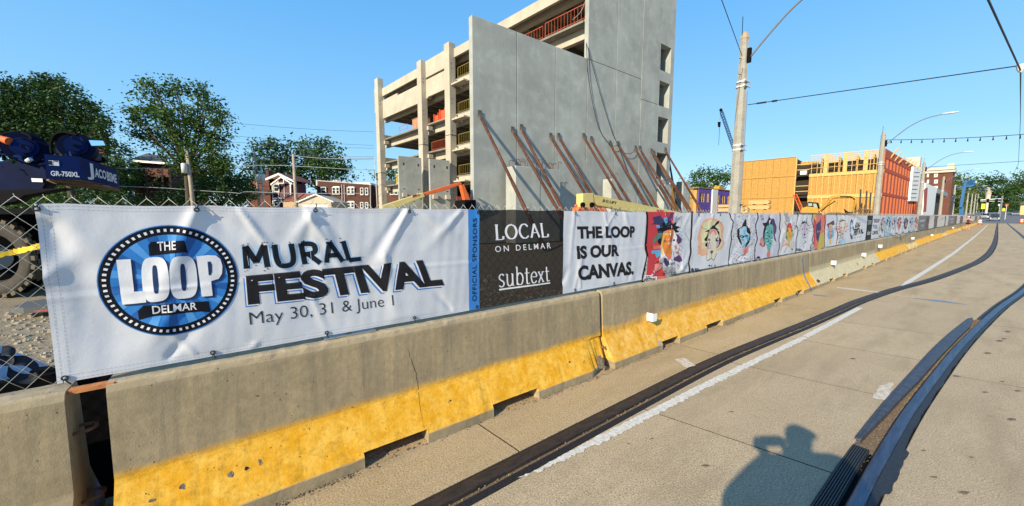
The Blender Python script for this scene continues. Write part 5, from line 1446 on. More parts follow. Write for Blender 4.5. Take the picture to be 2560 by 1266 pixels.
MB().ball(hitY(1154,458,ym+.3), (.10,.25,.10)).build('pivot', M_dark, t)
q4([(1031,489),(1041,485.5),(1042,490),(1032,494)], ym-.01, -.006, M_dred, 'decal', 0)
q4([(1043,486),(1049,485),(1048,489),(1043,490)], ym-.011, -.006, M_orange, 'decal', 0)
for k in range(5): MB().tube([hitY(1166+k*2.4,478+k*2,ym+1.1), hitY(1168+k*2,512,ym+1.1)], .03, 5).build('hydraulic_line', M_dark if k % 2 else M_orange, t)
t = thing('red_cage', 'small red wire cage at the foot of the open decks, left of the orange lift', 'cage', hitY(1148, 541, 24)); b = MB()
P0, P1 = hitY(1141,492,24), hitY(1156,492,24)
for k in range(8): x = P0.x+(P1.x-P0.x)*k/7; b.tube([(x,24,1.0),(x,24,P0.z)], .02, 4)
for k in range(4): z = 1.2+(P0.z-1.2)*k/3; b.tube([(P0.x,24,z),(P1.x,24,z)], .02, 4)
b.build('frame', mat('red wire', (.25,.03,.02), .6), t)
# ------------------------------------------------------------------ timber-framed buildings along the street
M_osb = mat('osb sheet', (.31,.15,.026), .85, .22, 9., .3, 60., col2=(.56,.33,.085), detail=9.)
M_lumber = mat('fresh lumber', (.60,.42,.19), .8, .15, 8.)
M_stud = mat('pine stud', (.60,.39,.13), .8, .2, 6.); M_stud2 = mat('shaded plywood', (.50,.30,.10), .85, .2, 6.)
M_red = mat('fire-treated red board', (.40,.062,.022), .85, .22, 5., .1); M_redstud = mat('red-stained stud', (.50,.135,.045), .8, .25, 5.)
M_wrap = mat('white house wrap', (.78,.76,.72), .6, .05, 4.)
M_purple = mat('purple sheathing', (.115,.075,.36), .75, .12, 2.)
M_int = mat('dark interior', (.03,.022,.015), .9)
RY = 10.0
RC = hitY(2197, 541, RY); RC.z = 0
def gs2(px, py):
    P = hitP(px, py, RC, GN); return (P-RC).dot(GV), P.z
def H2(u, s, z): return RC + GN*u + GV*s + Vector((0,0,z))
def rbox(b, u0, u1, s0, s1, z0, z1, m=0):
    return b.hexa([H2(u0,s0,z0),H2(u1,s0,z0),H2(u1,s1,z0),H2(u0,s1,z0),H2(u0,s0,z1),H2(u1,s0,z1),H2(u1,s1,z1),H2(u0,s1,z1)], m)
sR = 0.0; sM0, _ = gs2(2022, 450); sM1, _ = gs2(1986, 450); sL, _ = gs2(1846, 450)
_, zTop = gs2(2022, 390); _, zB1a = gs2(2024.6, 435.9); _, zB1b = gs2(2024.6, 443); _, zB2a = gs2(2020, 489); _, zB2b = gs2(2020, 497)
_, zOs = gs2(1986.7, 393); _, zo1 = gs2(1984, 438.4); _, zo2 = gs2(1984, 491.5)
tb = thing('timber_building', 'half-framed apartment building with yellow sheathing and bare studs on its top storey', 'building', RC)
dep = 14.0
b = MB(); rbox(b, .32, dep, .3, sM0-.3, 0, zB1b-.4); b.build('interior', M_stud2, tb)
n = 9
for k in range(n):
    s0, s1 = (sM0)*k/n, (sM0)*(k+1)/n
    b = MB(); rbox(b, .10, .16, s0+.01, s1-.01, 0, zB2b); b.build('osb_sheet', M_osb, tb)
    b = MB(); rbox(b, .10, .16, s0+.01, s1-.01, zB2a+.01, zB1b); b.build('osb_sheet', M_osb, tb)
for z0, z1 in ((zB1b-.01, zB1a+.02), (zB2b-.02, zB2a)):
    b = MB(); rbox(b, -.03, .09, -.1, sM0, z0, z1); b.build('rim_board', M_stud, tb)
def studs(fn, s0, s1, z0, z1, u0, u1, st, w, m, name, parent, diag=False, seed=0):
    b = MB(); r_ = random.Random(seed); q = s0
    while q < s1-.01: fn(b, u0, u1, q, q+w*(2.6 if r_.random() < .14 else 1), z0, z1); q += st*r_.uniform(.85, 1.1)
    o = b.build(name, m, parent); o['kind'] = 'stuff'; return o
studs(rbox, .1, sM0, zB2a+.02, zB1b-.02, -.02, .095, .62, .07, M_stud, 'wall_studs', tb)
studs(rbox, .1, sM0, 1.0, zB2b-.03, -.02, .095, .62, .07, M_stud, 'wall_studs', tb, seed=2)
# open top storey
for (u0, seed) in ((-.02, 3), (2.6, 4), (5.2, 5), (8.0, 6), (11, 7)):
    studs(rbox, .0, sM0, zB1a+.03, zTop-.12, u0, u0+.12, .66, .06, M_stud, 'wall_studs', tb, seed=seed)
    b = MB(); rbox(b, u0, u0+.12, 0, sM0, zTop-.115, zTop); b.build('top_plate', M_stud, tb)
    for f in (.30, .62): b = MB(); rbox(b, u0-.01, u0+.13, 0, sM0, zB1a+(zTop-zB1a)*f, zB1a+(zTop-zB1a)*f+.06); b.build('blocking', M_stud, tb)
for f in (.12, .34, .58, .83):
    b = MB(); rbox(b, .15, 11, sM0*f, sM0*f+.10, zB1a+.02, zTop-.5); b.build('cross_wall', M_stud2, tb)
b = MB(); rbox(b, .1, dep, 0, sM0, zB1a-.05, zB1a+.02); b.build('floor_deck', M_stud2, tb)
for k in range(3): b = MB(); s_ = sM0*(.2+.27*k); rbox(b, -.03, .10, s_, s_+.45, zB1a+.03, zTop-.13); b.build('post', M_stud, tb)
# street face in red board, with window bays
X0r = RC.x; X1r = hitY(2284, 541, RY).x
def zY(px, py): return hitY(px, py, RY).z
zr_top = hitY(2197, 362, RY).z; F1, F2 = zB1a, zB2a
sw = thing('timber_building', 'long orange-red sheathed street front of the half-built apartments', 'building', (X0r, RY, 0))
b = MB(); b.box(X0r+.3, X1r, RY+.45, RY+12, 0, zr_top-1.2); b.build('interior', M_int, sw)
nb = 12; fl = [(0.9, F2-.2), (F2+.1, F1-.2), (F1+.25, zr_top-1.1)]
for fi, (z0, z1) in enumerate(fl):
    for k in range(nb):
        x0 = X0r+.2+(X1r-X0r-.2)*k/nb; w = (X1r-X0r-.2)/nb
        solid = .52
        b = MB(); b.box(x0, x0+w*solid-.02, RY, RY+.12, z0-.1, z1+.1); b.build('red_board', M_red, sw)
        b = MB(); b.box(x0+w*solid, x0+w-.02, RY+.22, RY+.3, z0+(0 if (k*5+fi*3) % 3 else .8), z1-(.0 if (k*5+fi*3) % 3 else 1.2)); b.build('red_board', M_redstud if (k+fi) % 3 else M_wrap if fi == 0 else M_redstud, sw)
        if w > .9:
            b = MB()
            for q in (.58, .76, .93): b.box(x0+w*q, x0+w*q+.16, RY-.03, RY+.2, z0, z1)
            b.build('jamb_stud', M_redstud, sw)
for z0, z1 in ((0, .9), (F2-.25, F2+.15), (F1-.2, F1+.3), (zr_top-1.2, zr_top)):
    b = MB(); b.box(X0r-.05, X1r, RY-.05, RY+.13, z0, z1); b.build('band_board', M_red, sw)
b = MB(); b.box(X0r-.25, X0r+.14, RY-.06, RY+.5, 0, zr_top); b.build('corner_board', M_redstud, sw)
r_ = random.Random(8)
for k in range(9):
    x = X0r+4+k*3.4; b = MB(); b.bar((x, RY-.02, F1+1.6+r_.uniform(0,1)), (x+1.5, RY-.5, F1+2.6+r_.uniform(0,.8)), .12, .12); b.build('loose_brace', M_stud, sw)
# white-wrapped bay and white end building
def face_part(parent, name, m, pts, y, d):
    return MB().slab([hitY(a, c, y) for a, c in pts], (0, d, 0)).build(name, m, parent)
wt = thing('white_stair_tower', 'white-wrapped stair bay with black slots at the far end of the red front', 'building', hitY(2290, 541, RY-.3))
face_part(wt, 'wall', M_wrap, [(2284,417),(2304,418),(2296,504),(2275,503)], RY-.3, 3)
for k in range(7): face_part(wt, 'slot', M_int, [(2286-k*1.4,431+k*10.5),(2299-k*1.4,431+k*10.5),(2299-k*1.4,432.3+k*10.5),(2286-k*1.4,432.3+k*10.5)], RY-.32, -.02)
face_part(wt, 'base', M_redstud, [(2281,504),(2300,504),(2300,545),(2281,545)], RY, 3)
for k in range(4): face_part(wt, 'stripe', M_red, [(2283+k*4.5,512),(2285+k*4.5,512),(2285+k*4.5,545),(2283+k*4.5,545)], RY-.02, -.04)
wt = thing('white_annex', 'white-walled building with a dark open side and grey canopy, before the tall brick block', 'building', hitY(2330, 541, 10.4))
xa = hitY(2306, 541, 10.4).x; xb_ = hitY(2334, 541, 10.4).x; xc = hitY(2362, 541, 10.4).x; ztw = hitY(2335, 467, 10.4).z
b = MB(); b.box(xa, xb_, 10.4, 10.8, 0, ztw); b.build('wall', M_wrap, wt)
b = MB(); b.box(xb_+.1, xc, 11.5, 12, 0, ztw-1); b.build('recess_wall', M_int, wt)
b = MB(); b.box(xb_+.01, xc, 10.3, 12.5, ztw-1.3, ztw-.1); b.build('canopy', mat('grey canopy', (.22,.24,.26), .5), wt)
face_part(wt, 'red_strip', M_red, [(2313,470),(2319,470),(2315,530),(2308,530)], 10.38, -.03)
# left block in plain OSB, recess with balcony
lb = thing('timber_building', 'plain yellow sheathed timber block behind the first tall pole', 'building', H2(0, sL, 0))
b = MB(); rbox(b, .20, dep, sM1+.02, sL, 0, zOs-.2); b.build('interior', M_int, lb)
n = 8
for k in range(n):
    s0, s1 = sM1+(sL-sM1)*k/n, sM1+(sL-sM1)*(k+1)/n
    for z0, z1 in ((0, zo2-.1), (zo2, zo1-.04), (zo1+.04, zOs)):
        b = MB(); rbox(b, .10+.012*((k*7) % 3), .16+.012*((k*7) % 3), s0+.012, s1-.012, z0+.01, z1-.01); b.build('osb_sheet', M_osb, lb)
for z in (zo1, zo2): b = MB(); rbox(b, .02, .10, sM1, sL, z-.16, z+.12); b.build('rim_board', M_osb, lb)
b = MB(); rbox(b, .0, .3, sM1-.02, sL, zOs+.001, zOs+.06); b.build('top_plate', M_stud, lb)
b = MB(); rbox(b, .0, .30, sM1-.16, sM1-.02, 0, zOs); b.build('corner_post', M_stud, lb)
studs(rbox, sM1*.5+sM0*.5, sM1-.2, zo1+1.0, zOs-.2, 3.9, 4.0, .5, .08, M_stud, 'wall_studs', lb)
b = MB(); rbox(b, 4.1, 4.3, sM0-.5, sM1, 0, zOs-.4); b.build('recess_wall', M_osb, lb)
b = MB(); rbox(b, 2.2, 2.3, sM0+.3, sM0+1.4, 0, zo1-.5); b.build('recess_panel', M_osb, lb)
for z in (zo1, zo2):
    b = MB(); rbox(b, .2, 4.0, sM0+.02, sM1-.2, z-.25, z-.05); b.build('balcony_deck', M_int, lb)
    b = MB(); rbox(b, .1, .18, sM0+.02, sM1-.2, z+.7, z+.8); b.build('balcony_rail', M_stud, lb); b = MB(); rbox(b, .1, .18, sM0+.02, sM1-.2, z+1.5, z+1.6); b.build('balcony_rail', M_stud, lb)
b = MB(); rbox(b, .3, 1.2, sM0+.4, sM1-.6, zo1+.02, zo1+.75); tag(b.build('white_crate', M_wrap), 'white crate on the upper balcony between the two yellow timber blocks', 'crate')
# orange ladder
t = thing('ladder', 'orange extension ladder leaning into the gap between the timber blocks', 'ladder', H2(-2, sM1, 0))
A0, A1 = hitP(2004,536,H2(-2.2,0,0),GN), hitP(1983,486,H2(.05,0,0),GN); w = GV*(-.42)
MB().bar(A0, A1, .09, .07).build('rail', M_orange, t); MB().bar(A0+w, A1+w, .09, .07).build('rail', M_orange, t)
for k in range(14): c = A0.lerp(A1, (k+.5)/14); MB().bar(c, c+w, .04, .04).build('rung', M_orange, t)
# steel posts in front
for i, (px, pt, pb) in enumerate([(2152,474,545),(2167,478,545),(2177,482,545)]):
    P, Q = hitP(px, pt, H2(-3,0,0), GN), hitP(px-4, pb, H2(-3,0,0), GN)
    tag(MB().bar(P, Q, .16, .16).build('steel_post', M_braceD), ['tall black steel post left of the second street pole, first of three','middle black steel post left of the second street pole','black steel post nearest the second street pole'][i], 'post', 'black steel posts by the timber building')
# purple-sheathed building
yp = 36.0
def hp(px, py): return hitY(px, py, yp)
pb = thing('purple_building', 'low building sheathed in purple boards with a white corner strip, left of the first pole', 'building', hp(1780, 541))
c0 = hp(1789, 541); zp = hp(1760, 472).z; xl, xm, xm2, xr = hp(1744,541).x, hp(1776,541).x, hp(1789,541).x, hp(1850,541).x
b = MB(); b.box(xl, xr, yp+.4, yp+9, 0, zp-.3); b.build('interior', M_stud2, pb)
def wallwin(x0, x1, wins, z0, z1, m):
    xs = sorted({x0, x1} | {w for q in wins for w in q[:2]}); 
    for i in range(len(xs)-1):
        a, c = xs[i], xs[i+1]; win = [q for q in wins if abs(q[0]-a) < 1e-6]
        b = MB()
        if win: b.box(a, c, yp, yp+.12, z0, win[0][2]); b.box(a, c, yp, yp+.12, win[0][3], z1)
        else: b.box(a, c, yp, yp+.12, z0, z1)
        b.build('purple_board', m, pb)
        if win:
            f = MB(); w0, w1, q0, q1 = win[0]
            for e in (w0, (w0+w1)/2-.03, w1-.06): f.box(e, e+.06, yp+.02, yp+.1, q0, q1)
            f.box(w0+.061, w1-.061, yp+.03, yp+.09, (q0+q1)/2, (q0+q1)/2+.07); f.build('window_studs', M_stud, pb)
wy = lambda a: hp(1760, a).z
wins = [(hp(a,500).x, hp(c,500).x, wy(506), wy(483)) for a, c in ((1750,1760.5),(1766,1771.5))]
wallwin(xl, xm, wins, 0, zp, M_purple)
wins = [(hp(a,500).x, hp(c,500).x, wy(507), wy(485)) for a, c in ((1793,1797.5),(1803,1812),(1818,1823))]
wallwin(xm2, xr, wins, 0, zp-.15, M_purple)
MB().box(xm+.005, xm2-.005, yp-.25, yp+.1, 0, zp-.02).build('corner_strip', M_wrap, pb)
r_ = random.Random(2)
for k in range(34):
    x = r_.uniform(xl+.3, xr-.3); z = r_.choice([zp-.5, zp-.5, .6, 2.6, 2.9])+r_.uniform(-.1,.1)
    if xm-.2 < x < xm2+.2: continue
    MB().box(x, x+.14, yp-.006, yp-.002, z, z+.16).build('fixing_patch', M_int, pb)
b = MB(); b.box(xl-.2, xr, yp-.1, yp+9, zp+.001, zp+.2); b.build('roof_deck', mat('brown decking', (.30,.17,.10), .8), pb)
wb = thing('framing_wall', 'yellow timber stud wall and sheathed corner left of the purple building', 'wall', hp(1720,541))
xa, xb2, xc2 = hp(1668,541).x, hp(1709,541).x, hp(1743,541).x
MB().box(xa, xb2, yp+1, yp+1.2, 0, hp(1700,461).z).build('osb_sheet', M_osb, wb)
b = MB(); x = xb2
while x < xc2: b.box(x, x+.1, yp+1, yp+1.15, 0, zp); x += .42
b.box(xb2, xc2, yp+.99, yp+1.16, zp-.1, zp); b.box(xb2, xc2, yp+.99, yp+1.16, zp-1.9, zp-1.8); o = b.build('wall_studs', M_stud, wb)
MB().box(xb2, xc2, yp+2.5, yp+2.6, 0, zp*.52).build('osb_sheet', M_osb, wb)
# lumber stacks
def lumber(px0, px1, pys, y, lab):
    t = thing('lumber_stack', lab, 'lumber', hitY((px0+px1)/2, 541, y), 'bundled timber stacks before the yellow block')
    for (pt, pb_) in pys:
        C0 = H2(-y, 0, 0); P = hitP(px0, pt, C0, GN); Q = hitP(px1, pb_, C0, GN); nl = 4; sd = Vector((Q.x-P.x, Q.y-P.y, 0))
        for k in range(nl):
            z0 = Q.z+(P.z-Q.z)*k/nl; z1 = Q.z+(P.z-Q.z)*(k+1)/nl-.02
            r_ = random.Random(int(px0+k)); MB().obox(Vector((P.x,P.y,z0))+sd*r_.uniform(-.02,.02), sd*r_.uniform(.96,1.03), GN*1.3, (0,0,z1-z0)).build('plank_layer', M_lumber, t)
        for f in (.2, .75): MB().obox(Vector((P.x,P.y,Q.z-.12))+sd*f, sd*.03, GN*1.3, (0,0,.11)).build('bearer', M_int, t)
lumber(1794, 1858, [(512,518),(521,529)], 12.0, 'bundled timber stack just left of the first pole')
lumber(1872, 1922, [(502,510),(515,523)], 6.0, 'taller bundled timber stack right of the first pole')
lumber(1846, 1868, [(520,532)], 8.0, 'low heap of timber peeping out right behind the first pole')
# excavator
ye = 10.0
def he(px, py, y=ye): return hitP(px, py, H2(-5+(y-10.0), 0, 0), GN)
t = thing('excavator', 'small yellow excavator with raised arm in front of the yellow sheathed building', 'excavator', he(2040, 541))
M_ey = mat('digger yellow', (.46,.24,.015), .45, .15, 5.)
MB().slab([he(2003,521), he(2016,517), he(2044,519), he(2046,533), he(2002,533)], GN*1.6).build('body', M_ey, t, bevel=.06)
MB().slab([he(2018,507,10.2), he(2022,505,10.2), he(2043,507,10.2), he(2047,521,10.2), he(2018,519,10.2)], GN*1.1).build('cab', M_dark, t, bevel=.04)
MB().slab([he(2020,508.5,10.18), he(2030,508.5,10.18), he(2031,515,10.18), he(2021,516,10.18)], GN*-.01).build('window', mat('cab glass', (.30,.36,.30), .1, spec=.8), t)
MB().slab([he(2033,509,10.18), he(2041,510,10.18), he(2044,519,10.18), he(2034,518,10.18)], GN*-.01).build('window', MATS['cab glass'], t)
MB().slab([he(2000,532), he(2050,533), he(2050,550), he(2000,550)], GN*2.0).build('track', M_dark, t)
q = [he(2047,527,10.6), he(2062,515,10.6), he(2075,500,10.6), he(2085,493.5,10.6), he(2113,492.5,10.6), he(2136,494,10.6)]
MB().tube(curve_pts(q, 4), [.17]*8+[.20]*9+[.14]*4, 6).build('boom_arm', M_ey, t)
MB().tube([he(2136,494,10.6), he(2139,508,10.6), he(2131,528,10.6), he(2133,540,10.6)], [.13,.12,.10,.09], 6).build('dipper_arm', M_ey, t)
MB().tube([he(2052,530,10.3), he(2068,516,10.3), he(2088,503,10.3)], .06, 6).build('hydraulic_ram', M_dark, t)
MB().tube([he(2100,492,10.4), he(2126,492,10.4), he(2137,499,10.4)], .06, 6).build('hydraulic_ram', M_dark, t)
MB().slab([he(2108,522,10.5), he(2120,530,10.5), he(2132,531,10.5), he(2136,543,10.5), he(2116,543,10.5), he(2112,530,10.5)], GN*.6).build('bucket', M_dark, t)
M_scrap = mat('scrap steel', (.22,.14,.08), .7, .4, 20.)
b = MB(); r_ = random.Random(3)
for k in range(60):
    c = he(r_.uniform(2140,2185), r_.uniform(527,545), 8+r_.uniform(0,.8)); d = Vector((r_.uniform(-1,1), r_.uniform(-1,1), r_.uniform(-.2,.6)))
    b.tube(curve_pts([c, c+d*.5+Vector((0,0,.2)), c+d], 3), .03, 4)
tag(b.build('rebar_tangle', M_scrap), 'tangled scrap rebar heap beside the second street pole', 'rebar', kind='stuff')
# lattice crane beyond
yc = 60.0
t = thing('lattice_crane', 'blue lattice crane boom with hanging hook, rising left of the first pole', 'crane', hitY(1840, 541, yc))
M_cr = mat('crane blue', (.015,.05,.16), .5)
A0, A1 = hitY(1804,276,yc), hitY(1846,400,yc); d = (A1-A0).normalized(); wv = Vector((.9,0,.32))*.75; wy_ = Vector((0,.8,0))
C4 = [Vector((0,0,0)), wv, wv+wy_, wy_]
for c in C4: MB().tube([A0+c*.6, A0+(A1-A0)*.06+c, A1+c], .085, 5).build('chord', M_cr, t)
b = MB(); n = 22
for k in range(n):
    p0 = A0+(A1-A0)*(k/n); p1 = A0+(A1-A0)*((k+1)/n)
    for i in range(4): a, c = C4[i], C4[(i+1) % 4]; b.tube([p0+a, p1+c], .045, 4); b.tube([p0+a, p0+c], .045, 4)
b.build('lacing', M_cr, t)['kind'] = 'stuff'
MB().ball(A0+Vector((.2,.3,.2)), (.8,.4,.5)).build('head_sheave', M_dark, t)
Hk = hitY(1799,308,yc); MB().tube([A0, hitY(1799.5,300,yc)], .035, 4).build('hoist_rope', M_dark, t); MB().slab([hitY(1797,305,yc), hitY(1802,305,yc), hitY(1801,318,yc), hitY(1798,318,yc)], (0,.4,0)).build('hook_block', M_dark, t)
MB().tube([hitY(1799,318,yc), hitY(1796.5,363,yc)], .06, 5).build('sling', M_dark, t)
MB().slab([hitY(1856,385,yc+2), hitY(1858,392,yc+2), hitY(1864,406,yc+2), hitY(1850,408,yc+2)], (0,.6,0)).build('mast_tip', M_wrap, t)
# tall brick block, far
M_brick = None
def brick_mat(name, col, sc_):
    m, N, L, b = nodes_of(name); tc = N.new('ShaderNodeNewGeometry'); sp = N.new('ShaderNodeSeparateXYZ'); L.new(tc.outputs['Position'], sp.inputs[0])
    cb = N.new('ShaderNodeCombineXYZ'); L.new(N_math(N, L, 'ADD', sp.outputs['X'], sp.outputs['Y']), cb.inputs[0]); L.new(sp.outputs['Z'], cb.inputs[1])
    br = N.new('ShaderNodeTexBrick'); br.inputs['Scale'].default_value = sc_; L.new(cb.outputs[0], br.inputs['Vector'])
    br.inputs['Color1'].default_value = (*col, 1); br.inputs['Color2'].default_value = (*[c*.7 for c in col], 1); br.inputs['Mortar'].default_value = (*[min(1, c*1.5+.04) for c in col], 1)
    br.inputs['Mortar Size'].default_value = .012
    n_ = N_noise(N, L, tc.outputs['Position'], .5, 4); L.new(N_mix(N, L, N_map(N, L, n_, .35, .7, 0, .35), br.outputs[0], tuple(c*.5 for c in col)), b.inputs['Base Color']); b.inputs['Roughness'].default_value = .9
    return m
M_brk = brick_mat('brick red-brown', (.14,.047,.028), 3.0); M_brk2 = brick_mat('brick brown', (.095,.036,.024), 3.0)
M_wfr = mat('window frame white', (.70,.70,.66), .5); M_glass = mat('dark window glass', (.03,.04,.05), .08, spec=.8); M_stone2 = mat('pale stone trim', (.52,.47,.38), .8, .15, 4.)
def window(parent, o, U, W, split=True, arch=False, fr=.12, n=None):
    """window on a wall: o lower-left corner, U width vector, W height vector"""
    o, U, W = Vector(o), Vector(U), Vector(W); nn = U.cross(W).normalized() if n is None else Vector(n)
    f = MB(); uu, ww = U.normalized()*fr, W.normalized()*fr
    f.obox(o-nn*.02, uu, W, nn*.10); f.obox(o+U-uu-nn*.02, uu, W, nn*.10); f.obox(o+uu-nn*.02, U-uu*2, ww, nn*.098); f.obox(o+uu+W-ww-nn*.02, U-uu*2, ww, nn*.098)
    if split: f.obox(o+uu+W*.5-nn*.02, U-uu*2, ww*.7, nn*.09)
    if arch:
        for k in range(3): f.obox(o+U*(.12+.12*k)+W+ww*.9*k-nn*.02, U*(.76-.24*k), ww*.9, nn*.09)
    fo = f.build('window', M_wfr, parent); g_ = MB().obox(o+uu+ww-nn*.01, U-uu*2, W-ww*2, nn*.03); g_.build('pane', M_glass, fo)
    s_ = MB().obox(o-U*.04-ww*1.1-nn*.02, U*1.08, ww*.9, nn*.16); s_.build('sill', M_stone2, fo)
    return fo
yb_ = 12.5
xq0, xq1 = hitY(2316, 541, yb_+9).x, None
XF = hitY(2355, 541, yb_).x
bk = thing('brick_building', 'tall red-brown brick building with pale cornice beyond the white annex', 'building', (XF, yb_, 0))
Lft = hitX(2290, 541, XF); rgt = hitX(2372, 541, XF); ztp = hitX(2340, 418, XF).z; zcor = hitX(2340, 428, XF).z; zcor2 = hitX(2340, 433, XF).z
yL, yR = hitX(2286, 541, XF).y, hitX(2370, 541, XF).y
b = MB(); b.box(XF, XF+9, yR, yL, 0, ztp-.6); b.build('wall', M_brk, bk)
b = MB(); b.box(XF-.6, XF+9.4, yR-.5, yL, zcor2, zcor); b.build('cornice', M_stone2, bk)
b = MB(); b.box(XF-.3, XF+9.2, yR-.25, yL, ztp-1.2, ztp-.4); b.build('parapet_band', M_stone2, bk)
b = MB(); b.box(XF+1, XF+3, yR-.1, yR+1.6, ztp-.4, ztp+.9); b.box(XF+6, XF+8, yR-.1, yR+1.6, ztp-.4, ztp+.9); b.build('parapet_finial', M_stone2, bk)
for py in (434, 450, 466):
    for px, w in ((2317,5),(2335,9)):
        o = hitX(px, py+8, XF-.03); e = hitX(px+w, py+8, XF-.03); tpz = hitX(px, py, XF).z
        window(bk, (XF-.01, o.y, o.z), (0, e.y-o.y, 0), (0, 0, tpz-o.z), fr=.25, n=(-1,0,0))
bb = MB(); c = hitX(2266, 395, XF+20); bb.box(c.x, c.x+4, c.y-4, c.y, 0, c.z); tag(bb.build('chimney_block', M_stone2), 'square grey rooftop block rising behind the red timber front', 'chimney')
# ------------------------------------------------------------------ trees
def leaf_mat(name, col, col2, tr=.25):
    m, N, L, b = nodes_of(name)
    geo = N.new('ShaderNodeNewGeometry')
    c = N_mix(N, L, geo.outputs['Random Per Island'], col, col2)
    n_ = N_noise(N, L, geo.outputs['Position'], .6, 3); c = N_mix(N, L, N_map(N, L, n_, .4, .65, 0, .45), c, tuple(x*.45 for x in col))
    L.new(c, b.inputs['Base Color']); b.inputs['Roughness'].default_value = .6; b.inputs['Specular IOR Level'].default_value = .25
    t = N.new('ShaderNodeBsdfTranslucent'); L.new(c, t.inputs[0]); mx = N.new('ShaderNodeMixShader'); mx.inputs[0].default_value = tr
    L.new(b.outputs[0], mx.inputs[1]); L.new(t.outputs[0], mx.inputs[2]); L.new(mx.outputs[0], N['Material Output'].inputs[0]); return m
LF = [leaf_mat('leaf dark green', (.018,.052,.013), (.060,.125,.023)), leaf_mat('leaf mid green', (.030,.080,.013), (.095,.175,.025)), leaf_mat('leaf yellow green', (.075,.13,.018), (.14,.20,.03))]
M_bark = mat('bark', (.065,.05,.035), .95, .35, 4., .6, 20.)
def leaves(blobs, n_per, size, seed, clump=34, flat=.75):
    """blobs: (centre, rx, ry) in metres; leaves gathered in sprays through each blob's volume"""
    rg = np.random.default_rng(seed); cen = []
    for c, rx, rz in blobs:
        k = max(3, int(n_per*rx*rz/clump/(size*size)))
        d = rg.normal(size=(k, 3)); d /= np.linalg.norm(d, axis=1)[:, None]; r = rg.uniform(.25, 1.0, k)**.5
        r *= 1+.18*rg.normal(size=k)
        P = np.array(c)+d*r[:, None]*np.array([rx, rx, rz]); cen.append(P)
    cen = np.concatenate(cen); m = len(cen)
    off = rg.normal(size=(m, clump, 3))*np.array([1, 1, .6])*size*(2.4*rg.uniform(.6, 1.3, (m, 1, 1)))
    dr = rg.normal(size=(m, 1, 3))*size*2.4; tt = np.linspace(-1, 1, clump)[None, :, None]
    P = (cen[:, None, :]+off+dr*tt).reshape(-1, 3); n = len(P)
    a = rg.normal(size=(n, 3)); a[:, 2] *= .6; a /= np.linalg.norm(a, axis=1)[:, None]
    b = rg.normal(size=(n, 3)); b -= a*(a*b).sum(1)[:, None]; b /= np.linalg.norm(b, axis=1)[:, None]
    s = size*rg.uniform(.6, 1.25, n)[:, None]
    V = np.stack([P-a*s, P-b*s*.55, P+a*s, P+b*s*.55], 1).reshape(-1, 3)
    return V, n
def leaf_object(V, n, m, name, parent):
    me = bpy.data.meshes.new(name); org = np.array(WL[parent.name]); V = (V-org).astype(np.float32)
    me.vertices.add(n*4); me.vertices.foreach_set('co', V.ravel()); me.loops.add(n*4); me.loops.foreach_set('vertex_index', np.arange(n*4, dtype=np.int32))
    me.polygons.add(n); me.polygons.foreach_set('loop_start', np.arange(0, n*4, 4, dtype=np.int32)); me.update(calc_edges=True); me.validate()
    me.materials.append(m); o = bpy.data.objects.new(name, me); COL.objects.link(o); o.parent = parent; WL[o.name] = WL[parent.name].copy(); return o
def tree(px, depth, blobs, label, mi=0, name='tree', seed=1, dens=1.0, group=None, trunk_top=None, leafk=.0042, trunk_r=.4):
    base = hitD(px, 541, depth); base.z = gz(base.x); k = depth/F
    B3 = []; rg = random.Random(seed)
    for (bx, by, rx, ry) in blobs:
        c = hitD(bx, by, depth+rg.uniform(-.5, .5)*rx*k*1.2); B3.append(((c.x, c.y, c.z), rx*k, ry*k))
    t = thing(name, label, 'tree', tuple(base), group)
    V, n = leaves(B3, 10.5*dens, max(.09, depth*leafk), seed)
    leaf_object(V, n, LF[mi], 'crown', t)
    topz = max(b[0][2] for b in B3); mid = Vector(np.mean([b[0] for b in B3], axis=0))
    fork = base.lerp(Vector((mid.x, mid.y, mid.z)), .55)
    b = MB(); b.tube(curve_pts([base, base.lerp(fork, .5)+Vector((.1,0,0)), fork], 3), [trunk_r*(1.15-.55*i/6) for i in range(7)], 9)
    for (c, rx, rz) in B3:
        c = Vector(c); mid_ = fork.lerp(c, .5)+Vector((rg.uniform(-.5,.5), rg.uniform(-.5,.5), .4))
        p = curve_pts([fork, mid_, c+Vector((0,0,rz*.3))], 4); b.tube(p, [trunk_r*.45*(1-i/len(p)*.85) for i in range(len(p))], 6)
        for q in range(3):
            e = c+Vector((rg.uniform(-1,1)*rx*.8, rg.uniform(-1,1)*rx*.8, rg.uniform(-.3,1)*rz*.8)); b.tube([p[len(p)//2], p[len(p)//2].lerp(e, .6), e], [trunk_r*.16, trunk_r*.1, .03], 5)
    b.build('trunk', M_bark, t, smooth=True)
    return t
tree(190, 42, [(-20,265,70,70),(70,245,50,55),(115,235,40,45),(128,205,18,26),(165,265,50,45),(60,310,90,60),(160,320,70,50),(225,300,30,35),(255,325,22,30),(30,350,60,45),(240,270,14,14),(200,350,50,35)], 'large dark tree filling the upper left corner behind the blue crane', 0, seed=1, dens=1.25)
tree(295, 60, [(285,375,28,25),(310,400,28,25),(280,420,38,30),(320,440,38,30),(300,470,40,35)], 'small mid-green tree between the crane and the brick house', 1, seed=2)
tree(472, 46, [(385,235,32,28),(375,208,10,12),(440,225,28,24),(495,232,24,22),(520,265,34,28),(552,300,26,26),(345,300,18,20),(385,290,45,32),(445,285,50,35),(350,330,20,16),(410,345,50,32),(480,330,55,36),(540,350,34,28),(500,385,55,36),(550,400,28,26),(430,390,30,22),(560,428,26,20),(470,420,36,24)], 'big airy green tree standing alone in front of the brick house', 1, seed=3, dens=.95)
